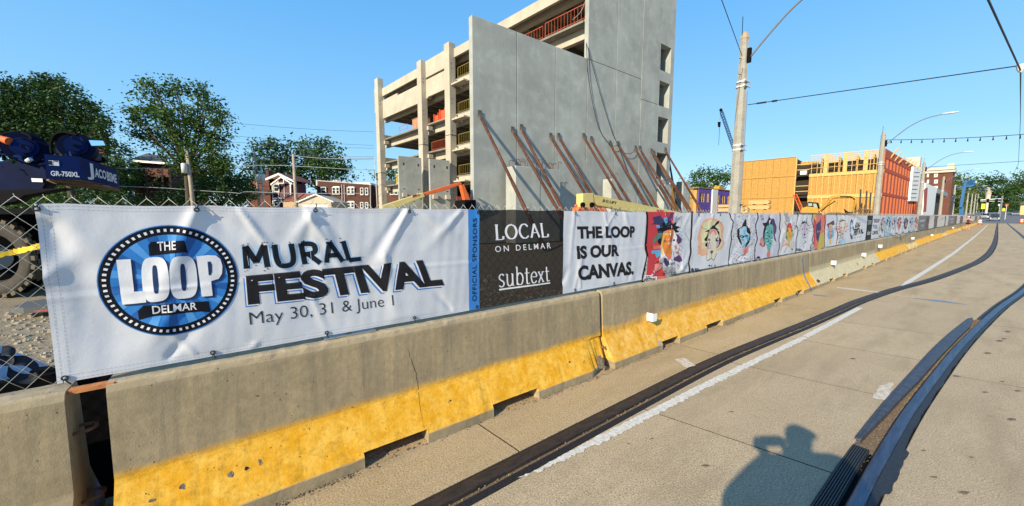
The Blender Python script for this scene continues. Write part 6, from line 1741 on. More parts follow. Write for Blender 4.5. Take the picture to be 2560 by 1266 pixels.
tree(570, 58, [(520,450,40,30),(570,450,42,32),(600,480,34,30),(540,490,50,32),(485,490,40,30)], 'low dark tree in the shade right of the big airy tree', 0, seed=4)
tree(688, 80, [(690,365,32,24),(715,385,30,24),(655,385,28,22),(640,410,26,22),(680,410,40,26),(625,440,26,24),(665,445,36,26),(710,430,38,26)], 'round green tree behind the red and white gabled house', 0, seed=5, dens=.8)
tree(790, 84, [(750,372,22,20),(785,362,28,18),(815,375,26,20),(760,400,34,26),(810,400,36,28),(845,410,28,24),(865,432,16,16),(780,440,44,30),(835,440,36,26),(740,440,24,26)], 'broad green tree behind the brick apartments', 1, seed=6, dens=1.0)
tree(978, 88, [(972,434,14,10),(985,428,10,9),(1000,440,12,14),(950,445,10,8)], 'green treetop seen through the lowest open deck', 2, seed=7)
tree(1780, 125, [(1755,436,22,14),(1738,452,16,14),(1785,446,22,16),(1808,440,18,16),(1818,456,16,14),(1775,463,34,14),(1745,468,26,10)], 'green trees in a clump beyond the purple building', 1, seed=8, leafk=.0036)
tree(2390, 165, [(2385,450,26,10),(2365,462,20,14),(2400,462,24,14),(2420,472,16,16),(2375,485,28,18),(2405,492,28,18),(2370,512,26,18),(2400,518,26,16),(2425,505,14,20)], 'bright green tree by the blue boom lift at the far end of the street', 2, seed=9, leafk=.003)
tree(2450, 200, [(2480,448,20,12),(2440,520,30,22),(2410,525,30,20),(2470,525,34,20),(2500,525,30,18),(2462,456,18,12),(2500,460,18,12),(2445,472,16,14),(2470,478,26,16),(2500,485,24,18),(2450,500,22,20),(2485,510,30,18)], 'dark domed tree above the far crossing', 0, seed=10, leafk=.003)
tree(2535, 210, [(2530,462,16,10),(2530,530,34,18),(2570,530,34,20),(2500,525,26,18),(2550,450,14,12),(2570,440,18,14),(2520,480,18,16),(2550,478,26,18),(2580,470,26,20),(2540,505,34,20),(2515,515,20,14),(2575,510,30,20)], 'wide green tree at the right edge of the photo', 1, seed=11, leafk=.003)
# shrubs behind the fence, left
def bush(px, depth, blobs, label, mi, seed):
    base = hitD(px, 541, depth); base.z = 0; t = thing('shrub', label, 'shrub', tuple(base), 'shrubs behind the crane and fence'); k = depth/F; B3 = []
    for (bx, by, rx, ry) in blobs: c = hitD(bx, by, depth); B3.append(((c.x, c.y, c.z), rx*k, ry*k))
    V, n = leaves(B3, 7.0, depth*.0040, seed); leaf_object(V, n, LF[mi], 'foliage', t)
    b = MB()
    for c, rx, rz in B3: b.tube([base, Vector(c)], [.12, .04], 5)
    b.build('stems', M_bark, t)
bush(60, 40, [(40,490,50,28),(100,500,50,26),(150,500,40,24),(10,510,40,30),(60,530,90,20)], 'mid-green shrubs under the crane counterweight, at the left', 1, 21)
bush(235, 48, [(200,490,40,26),(250,480,34,30),(300,500,34,26),(200,520,80,18)], 'dark shrubs between the crane and the brick house', 0, 22)
bush(470, 50, [(420,480,26,26),(455,492,34,24),(520,470,44,34),(580,470,40,36),(600,500,40,24),(545,450,36,26),(420,512,40,14)], 'dark shrubs at the foot of the wooden pole', 0, 23)
bush(50, 56, [(20,440,70,60),(110,440,70,60),(200,450,60,50),(60,500,120,50),(180,500,100,50),(250,440,44,50),(290,470,40,50),(300,500,44,26)], 'dark hedge filling the far background behind the crane', 0, 24)
# grassy verge at the far crossing
V = MB(); r_ = random.Random(4)
for k in range(1500):
    x, y = 150+r_.uniform(0,70), 4.5+r_.uniform(0,22); z = gz(x)
    V.tri((x,y,z-.05),(x+.1,y+.25,z-.05),(x+.05,y+.1,z+r_.uniform(.15,.4)))
tag(V.build('verge_grass', LF[2]), 'yellow-green grass verge by the far crossing', 'grass', kind='stuff')

# ------------------------------------------------------------------ houses on the left
M_roofg = mat('roof shingle grey', (.10,.095,.09), .9, .3, 12.); M_roofr = mat('roof shingle red-brown', (.20,.07,.045), .9, .3, 12.); M_siding = mat('beige siding', (.46,.40,.30), .8, .1, 2.); M_maroon = mat('maroon infill', (.10,.022,.03), .7)
def HD(px, py, d): return hitD(px, py, d)
def wallD(parent, name, m, pts, d, thick): 
    P = [HD(a, c, d) for a, c in pts]; n = Vector((FW.x, FW.y, 0)).normalized(); return MB().slab(P, n*thick).build(name, m, parent)
n_h = Vector((FW.x, FW.y, 0)).normalized(); r_h = RT.copy()
# brick house with back stairs
d = 62
t = thing('brick_house', 'brick house with grey hipped roof and dark timber stairs, behind the big airy tree', 'house', HD(370, 541, d))
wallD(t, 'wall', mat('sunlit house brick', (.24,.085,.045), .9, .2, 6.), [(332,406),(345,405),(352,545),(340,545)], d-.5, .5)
wallD(t, 'wall', M_brk, [(345,405),(420,409),(424,545),(352,545)], d, 8)
b = MB(); P = [HD(320,400,d-1.2), HD(414,407,d-.6), HD(420,392,d+6), HD(366,384,d+6)]; b.slab(P, (0,0,-.25)); b.build('roof', M_roofg, t)
wallD(t, 'eaves', M_wfr, [(318,399),(412,406),(412,411),(318,404)], d-1.3, .3)
for py in (409, 452): window(t, HD(328+ (py-409)*.09,py+24,d-.7), r_h*.5, Vector((0,0,1.7)), fr=.12, n=-n_h)
MF = mat('dark brown timber', (.055,.035,.022), .85)
for k in range(3):
    z0 = 425+k*40; wallD(t, 'porch_deck', MF, [(345,z0+12),(425,z0+14),(425,z0+18),(345,z0+16)], d-2.5, 2.4)
    st = MB(); a, c = (HD(360,z0+50,d-2.6), HD(402,z0+14,d-2.6)) if k % 2 == 0 else (HD(402,z0+50,d-2.6), HD(360,z0+14,d-2.6)); st.bar(a, c, .2, .3); st.build('stair_flight', MF, t)
for px in (365, 405, 424): MB().bar(HD(px,420,d-2.7), HD(px+6,545,d-2.7), .22, .22).build('porch_post', MF, t)
# chimneyed roof peeping out behind the crane
t = thing('roof_gable', 'small red-brown tiled gable between the crane and the left tree', 'house', HD(250, 541, 58))
MB().slab([HD(238,336,58), HD(260,334,58), HD(264,362,58), HD(238,362,58)], n_h*.6).build('roof', M_roofr, t)
wallD(t, 'wall', M_brk2, [(240,362),(262,362),(262,545),(240,545)], 58.2, .5)
# red and white half-timbered house
d = 66
t = thing('gabled_house', 'maroon and white half-timbered house with a double gable', 'house', HD(695, 541, d))
wallD(t, 'wall', M_brk, [(622,462),(672,455),(682,545),(620,545)], d+.4, 5)
wallD(t, 'gable_wall', M_maroon, [(681,458),(702,444),(726,457),(729,545),(682,545)], d, 5)
for pts in ([(679,458),(681,458),(685,545),(683,545)], [(695,452),(696,452),(697,545),(696,545)], [(709,452),(710,452),(713,545),(712,545)], [(724,458),(727,458),(729,545),(727,545)], [(680,457),(726,458),(726,460),(680,459)], [(682,494),(728,495),(728,498),(682,497)], [(692,458),(693,448),(695,448),(694,458)], [(708,446),(710,447),(710,458),(708,458)]):
    wallD(t, 'white_timber', M_wfr, pts, d-.12, .1)
b = MB(); b.slab([HD(662,447,d-1), HD(696,433,d-1), HD(734,452,d-1), HD(734,456,d-1), HD(696,438,d-1), HD(662,452,d-1)], n_h*.5); b.build('barge_board', M_wfr, t)
b = MB(); b.slab([HD(676,460,d-1.4), HD(702,441,d-1.4), HD(730,459,d-1.4), HD(730,462,d-1.4), HD(702,444.5,d-1.4), HD(676,464,d-1.4)], n_h*.4); b.build('barge_board', M_wfr, t)
b = MB(); b.slab([HD(660,446,d), HD(696,432,d), HD(735,452,d)], n_h*7); b.build('roof', M_roofr, t)
b = MB(); b.slab([HD(615,462,d+1), HD(630,452,d+1), HD(668,445,d+1), HD(676,460,d+1)], n_h*5); b.build('roof', M_roofr, t)
window(t, HD(685,480,d-.15), r_h*1.0, Vector((0,0,1.4)), n=-n_h); window(t, HD(686,516,d-.15), r_h*1.0, Vector((0,0,1.1)), n=-n_h)
for px in (629, 636): window(t, HD(px,484,d+.3), r_h*.42, Vector((0,0,1.25)), fr=.08, n=-n_h)
wallD(t, 'balcony', MF, [(660,476),(680,475),(680,488),(660,489)], d-.9, .1)
MB().slab([HD(664,426,d+3), HD(671,426,d+3), HD(672,446,d+3), HD(665,446,d+3)], n_h*1).build('chimney', M_brk2, t)
# beige gabled garage
d = 50
t = thing('garage', 'beige sided garage with a white-trimmed gable, in front of the brick apartments', 'garage', HD(780, 541, d))
wallD(t, 'gable_wall', M_siding, [(744,504),(788,487),(828,504),(829,545),(744,545)], d, 5)
for k in range(6): wallD(t, 'siding_board', M_siding, [(746+k*1.5-3*(k>2)*0,506+k*5),(827,506+k*5),(827,509.2+k*5),(746,509.2+k*5)], d-.03, .028)
b = MB(); b.slab([HD(740,505,d-.3), HD(788,485,d-.3), HD(833,504,d-.3), HD(833,506.5,d-.3), HD(788,488,d-.3), HD(740,508,d-.3)], n_h*.3); b.build('barge_board', M_wfr, t)
b = MB(); b.slab([HD(738,504,d), HD(788,484,d), HD(720,490,d+3), HD(706,504,d+1)], Vector((0,0,.12))); b.build('roof', M_roofr, t)
wallD(t, 'wall', mat('tan block wall', (.42,.30,.17), .8), [(708,506),(742,504),(742,545),(708,545)], d+.3, 4)
wallD(t, 'garage_door', M_wfr, [(754,513),(820,513),(820,545),(754,545)], d-.06, .05)
# brick apartments
d = 74
t = thing('apartment_building', 'two-storey brown brick apartments with white arched windows', 'building', HD(870, 541, d))
wallD(t, 'wall', M_brk2, [(795,452),(928,462),(928,545),(795,545)], d, 9)
wallD(t, 'wall', M_brk, [(928,463),(1010,468),(1010,545),(928,545)], d+1, 9)
wallD(t, 'coping', M_stone2, [(795,451),(928,461),(928,463),(795,453)], d-.1, .4)
wallD(t, 'roof_membrane', M_wfr, [(885,457),(925,457),(926,461),(885,461)], d+3, 6)
for px, w, sp in [(803,13,0),(831,19,1),(868,19,1),(901,8,0),(913,8,0)]:
    for py, h in ((485+ (px-800)*.02, 17), (519+(px-800)*.02, 15)):
        k = d/F
        if sp:
            window(t, HD(px,py,d-.15), r_h*w*k*.47, Vector((0,0,h*k)), fr=.12, n=-n_h); window(t, HD(px+w*.5,py,d-.15), r_h*w*k*.47, Vector((0,0,h*k)), fr=.12, n=-n_h)
            MB().slab([HD(px-.5,py-h,d-.2), HD(px+3,py-h-2.4,d-.2), HD(px+w-3,py-h-2.4,d-.2), HD(px+w+.5,py-h,d-.2)], n_h*.1).build('arch_head', M_wfr, t)
        else: window(t, HD(px,py,d-.15), r_h*w*k, Vector((0,0,h*k)), fr=.12, n=-n_h)
for px in (975, 986): window(t, HD(px,487,d+.8), r_h*.75, Vector((0,0,1.1)), fr=.1, n=-n_h)
for px, w in ((796,9),(838,6),(846,10)):
    b = MB(); c = HD(px,455,d+2); b.box(c.x-.4, c.x+.4, c.y-.4, c.y+.4, c.z-.8, c.z+.35); b.build('roof_unit', M_wfr, t)
for px in (854, 860, 925): MB().tube([HD(px,462,d-.25), HD(px+2,545,d-.25)], .05, 5).build('downpipe', M_wfr, t)

# ------------------------------------------------------------------ wooden utility poles and wires
M_wood = mat('weathered pole wood', (.34,.29,.225), .9, .25, 3., .3, 30., stretch=(3,3,.4)); M_tr = mat('transformer grey', (.55,.57,.57), .5)
M_wire = mat('overhead wire', (.05,.055,.065), .6); M_wirel = mat('pale overhead cable', (.30,.33,.36), .6)
def upole(pt, pb, d, r, lab, tr=None, m=None, arm=False):
    P, Q = HD(*pt, d), HD(*pb, d); t_ = thing('utility_pole', lab, 'utility pole', (Q.x, Q.y, 0), 'wooden utility poles behind the site')
    MB().tube([Q+(Q-P)*.25, P], [r*1.2, r*.85], 10).build('pole', m or M_wood, t_, smooth=True)
    if tr:
        c = HD(*tr, d-.4); MB().tube([c-Vector((0,0,.55)), c+Vector((0,0,.5)), c+Vector((0,0,.58))], [.30,.30,.2], 12).build('transformer', M_tr, t_, smooth=True)
        MB().bar(c, P.lerp(Q, .25), .08, .08).build('bracket', M_dark, t_)
    if arm: MB().bar(P+r_h*-.9+Vector((0,0,-.3)), P+r_h*.9+Vector((0,0,-.3)), .12, .12).build('cross_arm', M_wood, t_)
    return t_
upole((467,374), (485,530), 44, .20, 'wooden pole with a white transformer, in front of the big airy tree', tr=(461,421))
MB().tube([HD(468,436,43.6), HD(476,530,43.6)], .05, 6)
upole((636,382), (650,530), 54, .17, 'wooden pole left of the half-timbered house', tr=(645,447))
upole((652,418), (661,530), 53, .11, 'thin pale pole with a twin transformer before the half-timbered house', tr=(657,446), m=mat('pale steel pole', (.45,.45,.43), .6))
upole((733,386), (742,530), 50, .20, 'thick wooden pole right of the half-timbered house', arm=False)
upole((937,395), (944,530), 48, .06, 'thin grey service mast by the left column of the parking structure', m=MATS['pale steel pole'])
W_ = [((-10,228),(935,330),1.0,46,70),((-10,265),(935,364),.8,46,70),((-10,296),(935,371),.8,46,70),((240,370),(935,392),.5,58,60),((240,384),(935,398),.5,58,60),((-10,180),(620,302),.2,50,60)]
for i, (a, c, s_, d0, d1) in enumerate(W_[:5]):
    tag(MB().tube(sag(HD(*a, d0), HD(*c, d1), s_), .022, 4).build('overhead_wire', M_wire), ['topmost thin overhead wire crossing behind the big airy tree','second thin overhead wire from the top, left of the parking structure','third thin overhead wire from the top, left of the parking structure','fourth overhead wire, running level with the pole tops','lowest thin overhead wire, just below the pole tops'][i], 'wire', 'overhead wires on the left')
for i, (pts, lab) in enumerate([([(290,421),(380,422),(460,423)], 'pale cable left of the transformer pole'), ([(483,424),(560,422),(640,414),(735,415)], 'pale cable between the transformer pole and the thick pole'), ([(735,416),(800,419),(880,424),(940,425)], 'pale cable from the thick pole to the parking structure'), ([(290,466),(400,470),(500,477),(580,482),(600,484),(620,480),(740,484),(900,484)], 'lowest pale cable running in front of the houses'), ([(733,390),(820,397),(935,396)], 'dark cable from the top of the thick pole')]):
    tag(MB().tube(curve_pts([HD(a, c, 47) for a, c in pts], 6), .035, 4).build('overhead_cable', M_wirel), lab, 'cable', 'pale cables strung between the wooden poles')

# ------------------------------------------------------------------ street poles and tram wires
M_pole = speckled('pole concrete', (.36,.345,.29), (.43,.41,.345), (.27,.26,.225), 60.)
M_arm = mat('lamp arm grey', (.20,.215,.23), .45, metal=.4); M_lamp = mat('lamp head', (.60,.62,.62), .4); M_cap = mat('pole cap tan', (.36,.27,.16), .8)
PY_ = 6.2; PH = None
P1 = hitY(1835, 541, PY_); px1 = P1.x; zt_p = hitY(1861, 78, PY_).z
PX = [px1+27.1*k for k in range(10)]
def street_pole(x, lab, near=False):
    y = PY_; g0 = gz(x); t_ = thing('street_pole', lab, 'street pole', (x, y, g0), 'concrete street poles with curved lamp arms')
    n = 8; zt_ = zt_p+g0
    MB().tube([(x,y,g0-.1),(x,y,zt_-.28)], [.235,.145], n).build('shaft', M_pole, t_)
    MB().tube([(x,y,zt_-.279),(x,y,zt_-.24),(x,y,zt_-.1),(x,y,zt_)], [.155,.155,.12,.02], n).build('cap', M_cap, t_)
    MB().tube([(x-.10,y+.05,zt_-.25),(x-.13,y+.05,zt_+.5)], .012, 5).build('lightning_rod', M_dark, t_)
    b = MB(); b.box(x-.06, x+.06, y-.25, y-.13, zt_-1.15, zt_-.65); b.build('arm_bracket', M_dark, t_)
    q = [(x,y-.2,zt_-1.0),(x,y-.75,zt_-.42),(x,y-1.45,zt_+.22),(x,y-2.2,zt_+.62),(x,y-3.0,zt_+.78)]
    MB().tube(curve_pts(q, 5), .035, 7).build('lamp_arm', M_arm, t_, smooth=True)
    MB().ball((x, y-3.4, zt_+.79), (.14,.48,.07), 0, 10, 6).build('lamp_head', M_lamp, t_, smooth=True)
    for zz_ in ((zt_-2.0, zt_-3.3-1.0) if near else (zt_-2.6,)):
        for dz in (0, .17): b = MB(); b.tube([(x,y,zz_+dz),(x,y,zz_+dz+.05)], .20, 10); b.box(x-.28, x+.26, y-.21, y-.17, zz_+dz, zz_+dz+.045); b.build('clamp', M_lamp, t_)
    if near:
        for zz_ in (zt_-1.0, zt_-1.55): MB().tube([(x-.12,y,zz_),(x-.34,y,zz_-.03)], .012, 4).build('step_bolt', M_dark, t_)
        MB().tube([(x-.03,y-.21,zt_-2.2),(x-.03,y-.215,zt_-3.4),(x-.04,y-.235,zt_-7.0)], .013, 5).build('ground_wire', M_arm, t_)
        b = MB()
        for k in range(3): b.box(x-.12+k*.09, x-.08+k*.09, y-.24, y-.225, 2.05, 2.12)
        b.build('pole_tag', M_dark, t_)
plab = ['nearest concrete street pole, rising above the lion banners', 'second concrete street pole, in front of the red timber building', 'third concrete street pole, before the white annex', 'fourth concrete street pole, left of the blue boom lift', 'fifth concrete street pole, just right of the fourth']
for k, x in enumerate(PX): street_pole(x, plab[k] if k < 5 else 'small far concrete street pole near the crossing', near=(k == 0))
def wire(pts, r, lab, m=M_black, cat='wire', name='tram_wire', group='tram wires over the street'): return tag(MB().tube(pts, r, 5).build(name, m), lab, cat, group)
A = Vector((PX[0]+.0, PY_-.24, hitY(1868,262,PY_-.24).z)); Bp = hitX(2553, 164, PX[0]); C1_ = A+(Bp-A)*1.9
t = thing('span_wire', 'black span wire from the nearest pole to the right edge, carrying a pale insulator', 'wire', tuple(A), 'tram wires over the street')
MB().tube([A, A+(Bp-A)*.09, Bp, C1_], .014, 5).build('wire', M_black, t)
MB().tube([A+(Bp-A)*.05, A+(Bp-A)*.10], .03, 6).build('turnbuckle', M_black, t); MB().tube([A+(Bp-A)*.13, A+(Bp-A)*.155], .035, 6).build('turnbuckle', M_black, t)
b = MB(); b.tube([Bp+Vector((0,0,.02)), Bp-Vector((0,0,.10)), Bp-Vector((0,0,.16))], [.09,.06,.03], 8); b.build('insulator', M_lamp, t)
D1 = Bp-Vector((0,0,.12)); D2 = hitX(2546, 410, PX[2]); D3 = hitX(2529, 446, PX[3]); D0 = hitZ(2470, 0, D1.z+.05)
wire([D0+(D0-D1)*.8, D0, D1], .016, 'thick black contact wire entering from the top right corner')
wire([D1, hitX(2551, 300, PX[1]), D2], .014, 'black contact wire dropping along the right edge between two span wires')
wire([D2, D3, hitX(2520, 470, PX[4])], .016, 'far black contact wire slanting towards the crossing')
E1 = hitY(1855, 140, PY_-.2); E0 = hitZ(1804, 0, E1.z+.05)
wire([E1, E1.lerp(E0, 1.0), E0+(E0-E1)*.25], .011, 'black guy wire rising left from the nearest pole')
S0 = Vector((PX[1], PY_-.2, hitY(2222, 354, PY_-.2).z)); S1 = hitX(2562, 327, PX[1]); S2 = S0+(S1-S0)*1.7
t = thing('string_lights', 'string of small hanging bulbs from the second pole across the street', 'string lights', tuple(S0))
q = sag(S0, S2, .25, 40); MB().tube(q, .022, 5).build('wire', M_black, t)
for k in range(1, 40, 1):
    if k % 2: MB().tube([q[k], q[k]-Vector((0,0,.14)), q[k]-Vector((0,0,.26))], [.015,.03,.05], 6).build('bulb', M_dark if k % 6 else M_lamp, t)
S0 = Vector((PX[2], PY_-.2, hitY(2305, 411, PY_-.2).z)); S1 = hitX(2562, 403, PX[2])
wire([S0, S1, S0+(S1-S0)*1.7], .022, 'span wire from the third pole to the right edge')
S0 = hitX(2490, 448, PX[3]); S1 = hitX(2562, 445, PX[3]); wire([S0+(S0-S1)*.4, S1], .02, 'short far span wire above the trees')

# ------------------------------------------------------------------ far street: vehicles, signs, people
blue = mat('lift blue', (.006,.10,.27), .5, .1, 3.)
XB = 118.0; Hb = lambda px, py: hitX(px, py, XB)
t = thing('boom_lift', 'raised blue boom lift beyond the fourth and fifth poles', 'boom lift', Hb(2405, 541))
MB().bar(Hb(2402,519), Hb(2411,468), 1.0, .42).build('boom', blue, t); MB().bar(Hb(2409,478), Hb(2414,458), .7, .35).build('jib', blue, t)
MB().slab([Hb(2398,518), Hb(2409,518), Hb(2408,540), Hb(2397,540)], (1.5,0,0)).build('turntable', blue, t)
MB().slab([Hb(2407,452.5), Hb(2420,452.5), Hb(2419,457), Hb(2407,457)], (1,0,0)).build('jib_head', blue, t)
b = MB(); q = [Hb(2393,470), Hb(2434,464), Hb(2436,452), Hb(2421,455)]
b.bar(q[0], q[1], .3, .3)
for k in range(6):
    a_ = Hb(2421+k*3, 466.5-k*.4); b.tube([a_, Hb(2421+k*3, 453)], .06, 4)
b.tube([Hb(2421,453), Hb(2437,451.5)], .08, 4); b.build('basket', blue, t)
M_paintD = mat('dark car paint', (.02,.022,.025), .25, spec=.8); M_paintW = mat('white car paint', (.6,.6,.6), .3); M_paintG = mat('dark green car paint', (.02,.05,.05), .3); M_chrome = mat('chrome', (.6,.6,.6), .2, metal=1)
def car(x, y, lab, body=M_paintD, tall=1.0, front=True, rot=0):
    z = gz(x)+.01; t_ = thing('car', lab, 'car', (x, y, z), 'cars on the far street')
    def pr(pts, w, m, nm):  # side profile (x', z) widened in y
        P = [(x+a, y-w, z+c) for a, c in pts]; return MB().slab(P, (0, w*2, 0)).build(nm, m, t_, bevel=.06)
    pr([(0,.35),(0,.95*tall),(1.1,1.1*tall),(4.6,1.1*tall),(4.7,.4)], .92, body, 'body')
    pr([(1.0,1.11*tall),(1.7,1.72*tall),(4.2,1.75*tall),(4.6,1.11*tall)], .78, M_glass, 'cabin')
    MB().box(x+1.75, x+4.15, y-.74, y+.74, z+1.752*tall, z+1.80*tall).build('roof', body, t_)
    for a in (.9, 3.8):
        for s_ in (-1, 1):
            w = MB().tube([(x+a, y+s_*.70, z+.35), (x+a, y+s_*.93, z+.35)], .35, 14).build('wheel', M_rubber, t_)
            MB().tube([(x+a, y+s_*.931, z+.35), (x+a, y+s_*.945, z+.35)], .2, 10).build('hub_cap', M_chrome, w)
    MB().box(x-.04, x-.001, y-.45, y+.45, z+.55, z+.85*tall).build('grille', M_chrome, t_)
    for s_ in (-1, 1): MB().box(x-.045, x-.001, y+s_*.72-.14, y+s_*.72+.14, z+.66, z+.86*tall).build('headlight', M_lamp, t_)
    MB().box(x-.10, x-.05, y-.88, y+.88, z+.32, z+.52).build('bumper', M_chrome, t_)
P = hitX(2488, 538, 175); car(P.x, P.y, 'black pickup-like car with a bright chrome grille coming down the middle of the far street', tall=1.12)
P = hitX(2463, 532, 196); car(P.x, P.y, 'white car behind and left of the black one on the far street', M_paintW)
P = hitX(2540, 528, 230); car(P.x, P.y, 'dark green car at the far right of the street', M_paintG)
P = hitX(2436, 545, 138); car(P.x, P.y+.5, 'dark car parked beyond the end of the barriers', M_paintD)
P = hitX(2428, 524, 185); car(P.x, P.y, 'small white car left of the far crossing', M_paintW)
# traffic mast, signs
t = thing('traffic_mast', 'grey traffic signal mast arm over the far crossing', 'traffic signal', (190, hitX(2506,541,190).y, gz(190)))
a_ = hitX(2506,490,190); MB().tube([(190, a_.y, gz(190)), a_], .22, 8).build('post', M_arm, t); MB().tube([hitX(2508,497,190), hitX(2442,501,190)], .16, 6).build('arm', M_lamp, t); MB().tube([hitX(2508,504,190), hitX(2442,503,190)], .10, 6).build('arm', M_lamp, t)
for px in (2448, 2470, 2492): c = hitX(px, 500, 189.6); MB().box(c.x-.2, c.x+.2, c.y-.25, c.y+.25, c.z-.9, c.z+.3).build('signal_head', M_dark, t)
t = thing('church_spire', 'pale stone pavilion tower with a pointed roof among the far trees', 'tower', hitX(2462, 541, 195))
X_ = 205; h_ = lambda px, py: hitX(px, py, X_)
c = h_(2464, 541); r0 = (h_(2457,490)-h_(2471,490)).length/2
def lathe(prof, m, nm): MB().tube([(X_, c.y, z) for _, z in prof], [r for r, _ in prof], 12).build(nm, m, t)
Zz = lambda py: h_(2464, py).z
lathe([(r0*.55,gz(205)),(r0*.55,Zz(500))], M_stone2, 'shaft'); lathe([(r0*.95,Zz(500)),(r0*1.0,Zz(487)),(r0*1.25,Zz(485))], M_stone2, 'belfry'); lathe([(r0*1.3,Zz(484.9)),(r0*.6,Zz(479)),(r0*.45,Zz(475)),(r0*.5,Zz(473)),(.3,Zz(470))], mat('tan slate', (.38,.33,.26), .8), 'roof')
t = thing('warning_sign', 'yellow sign board by the grass verge at the far crossing', 'sign', h_(2458, 541))
c = hitX(2458, 516, 180); MB().box(c.x, c.x+.1, c.y-.35, c.y+.35, c.z-.8, c.z+.7).build('board', mat('sign yellow', (.75,.65,.03), .5), t); MB().tube([(c.x+.2,c.y,gz(180)-.1),(c.x+.2,c.y,c.z)], .08, 6).build('post', M_arm, t)
t = thing('yellow_hydrant', 'small yellow hydrant on the far verge', 'hydrant', hitX(2509,524,195)); c = hitX(2509, 524, 195)
MB().tube([(c.x,c.y,c.z-.6),(c.x,c.y,c.z+.2),(c.x,c.y,c.z+.4)], [.35,.35,.1], 10).build('barrel', MATS['sign yellow'], t)
for px, lab in ((2500,'white post sign left of the yellow hydrant'),(2517,'white and red post sign right of the yellow hydrant')):
    c = hitX(px, 513, 190); t = thing('road_sign', lab, 'sign', (c.x, c.y, gz(190))); MB().tube([(c.x,c.y,gz(190)),(c.x,c.y,c.z)], .07, 6).build('post', M_lamp, t); MB().box(c.x-.05, c.x, c.y-.32, c.y+.32, c.z-.3, c.z+.3).build('board', M_lamp if px < 2510 else mat('sign red', (.5,.05,.03), .5), t)
t = thing('far_house', 'pale yellow house front at the far right of the street', 'house', hitX(2560,541,235)); c0 = hitX(2548,541,235); c1 = hitX(2590,541,235)
zf = lambda py: hitX(2560,py,235).z
MB().slab([(235,c0.y,gz(235)),(235,c1.y,gz(235)),(235,c1.y,zf(510)),(235,c0.y-1.5,zf(500)),(235,c0.y,zf(512))], (8,0,0)).build('wall', mat('pale yellow render', (.55,.45,.20), .8), t)
MB().slab([(234,c0.y+.6,zf(512)),(234,c0.y-2,zf(497)),(234,c1.y,zf(497)),(234,c1.y,zf(508))], (10,0,0)).build('roof', M_roofg, t)
# traffic drums
def drum(x, y, lab):
    t_ = thing('traffic_drum', lab, 'traffic drum', (x, y, 0)); og = mat('drum orange', (.75,.13,.02), .5)
    for k in range(6): MB().tube([(x,y,.08+k*.165),(x,y,.08+k*.165+.163)], [.30-.014*k, .293-.014*k], 14).build('band', M_white if k in (2, 4) else og, t_)
    MB().tube([(x,y,0),(x,y,.078)], [.42,.40], 14).build('base', M_rubber, t_); MB().tube([(x,y,1.075),(x,y,1.13)], [.2,.12], 12).build('handle', M_dark, t_)
P = hitZ(2453, 560, 0); drum(P.x*.9, P.y*.9+.2, 'orange and white traffic drum at the far end of the barriers')
P = hitX(2557, 532, 150); drum(P.x, P.y, 'orange drum at the far right edge of the crossing')

# ------------------------------------------------------------------ figures
M_skin = mat('skin', (.45,.24,.16), .6); M_hair = mat('dark hair', (.03,.02,.015), .8)
def figure(origin, yaw, h, J, parts, label, name='person', arms=None):
    """J: joints in a unit figure (x right, y forward, z up); parts: dict of chains per mesh"""
    c, s = math.cos(yaw), math.sin(yaw); o = Vector(origin)
    t_ = thing(name, label, 'person', tuple(o))
    def W3(p): x, y, z = p; f = (x*s+y*c, -x*c+y*s, z); return o+Vector(f)*h
    for nm, (chains, m, sub) in parts.items():
        vs, es, rs, idx = [], [], [], {}
        for ch in chains:
            prev = None
            for key, r in ch:
                kk = (key if isinstance(key, str) else tuple(round(q, 4) for q in key))
                if kk not in idx: idx[kk] = len(vs); vs.append(W3(J[key] if isinstance(key, str) else key)-o); rs.append(r*h)
                i = idx[kk]
                if prev is not None: es.append((prev, i))
                prev = i
        me = bpy.data.meshes.new(nm); me.from_pydata([tuple(v) for v in vs], es, []); ob = bpy.data.objects.new(nm, me); COL.objects.link(ob)
        md = ob.modifiers.new('skin', 'SKIN'); md.use_smooth_shade = True
        for i, v in enumerate(me.skin_vertices[0].data): v.radius = (rs[i], rs[i]); v.use_root = (i == 0)
        sm = ob.modifiers.new('sub', 'SUBSURF'); sm.levels = sub; sm.render_levels = sub
        dg = bpy.context.evaluated_depsgraph_get(); dg.update(); m2 = bpy.data.meshes.new_from_object(ob.evaluated_get(dg)); m2.name = nm
        m2.materials.clear(); m2.materials.append(m); m2.polygons.foreach_set('use_smooth', [True]*len(m2.polygons))
        bpy.data.objects.remove(ob); o2 = bpy.data.objects.new(nm, m2); COL.objects.link(o2); o2.parent = t_; WL[o2.name] = o.copy()
    return t_, W3
base_J = dict(pel=(0,0,.53), waist=(0,0,.60), chest=(0,.0,.73), neck=(0,0,.82), nk2=(0,.01,.86), hd=(0,.015,.905), top=(0,.01,.965),
              hl=(-.055,0,.50), kl=(-.06,.02,.28), al=(-.06,-.01,.05), tl=(-.065,.08,.015), hr=(.055,0,.50), kr=(.06,.0,.28), ar=(.06,-.03,.05), tr=(.065,.05,.015),
              sl=(-.115,0,.80), el=(-.17,-.02,.63), wl=(-.15,.06,.48), fl=(-.14,.09,.44), sr=(.115,0,.80), er=(.17,-.02,.63), wr=(.15,.06,.48), fr=(.14,.09,.44))
def body_chains(hand=True):
    return [[('pel',.075),('waist',.068),('chest',.082),('neck',.036),('nk2',.03),('hd',.052),('top',.042)],
            [('pel',.075),('hl',.052),('kl',.034),('al',.021),('tl',.018)], [('pel',.075),('hr',.052),('kr',.034),('ar',.021),('tr',.018)],
            [('chest',.082),('sl',.038),('el',.026),('wl',.018),('fl',.018)], [('chest',.082),('sr',.038),('er',.026),('wr',.018),('fr',.018)]]
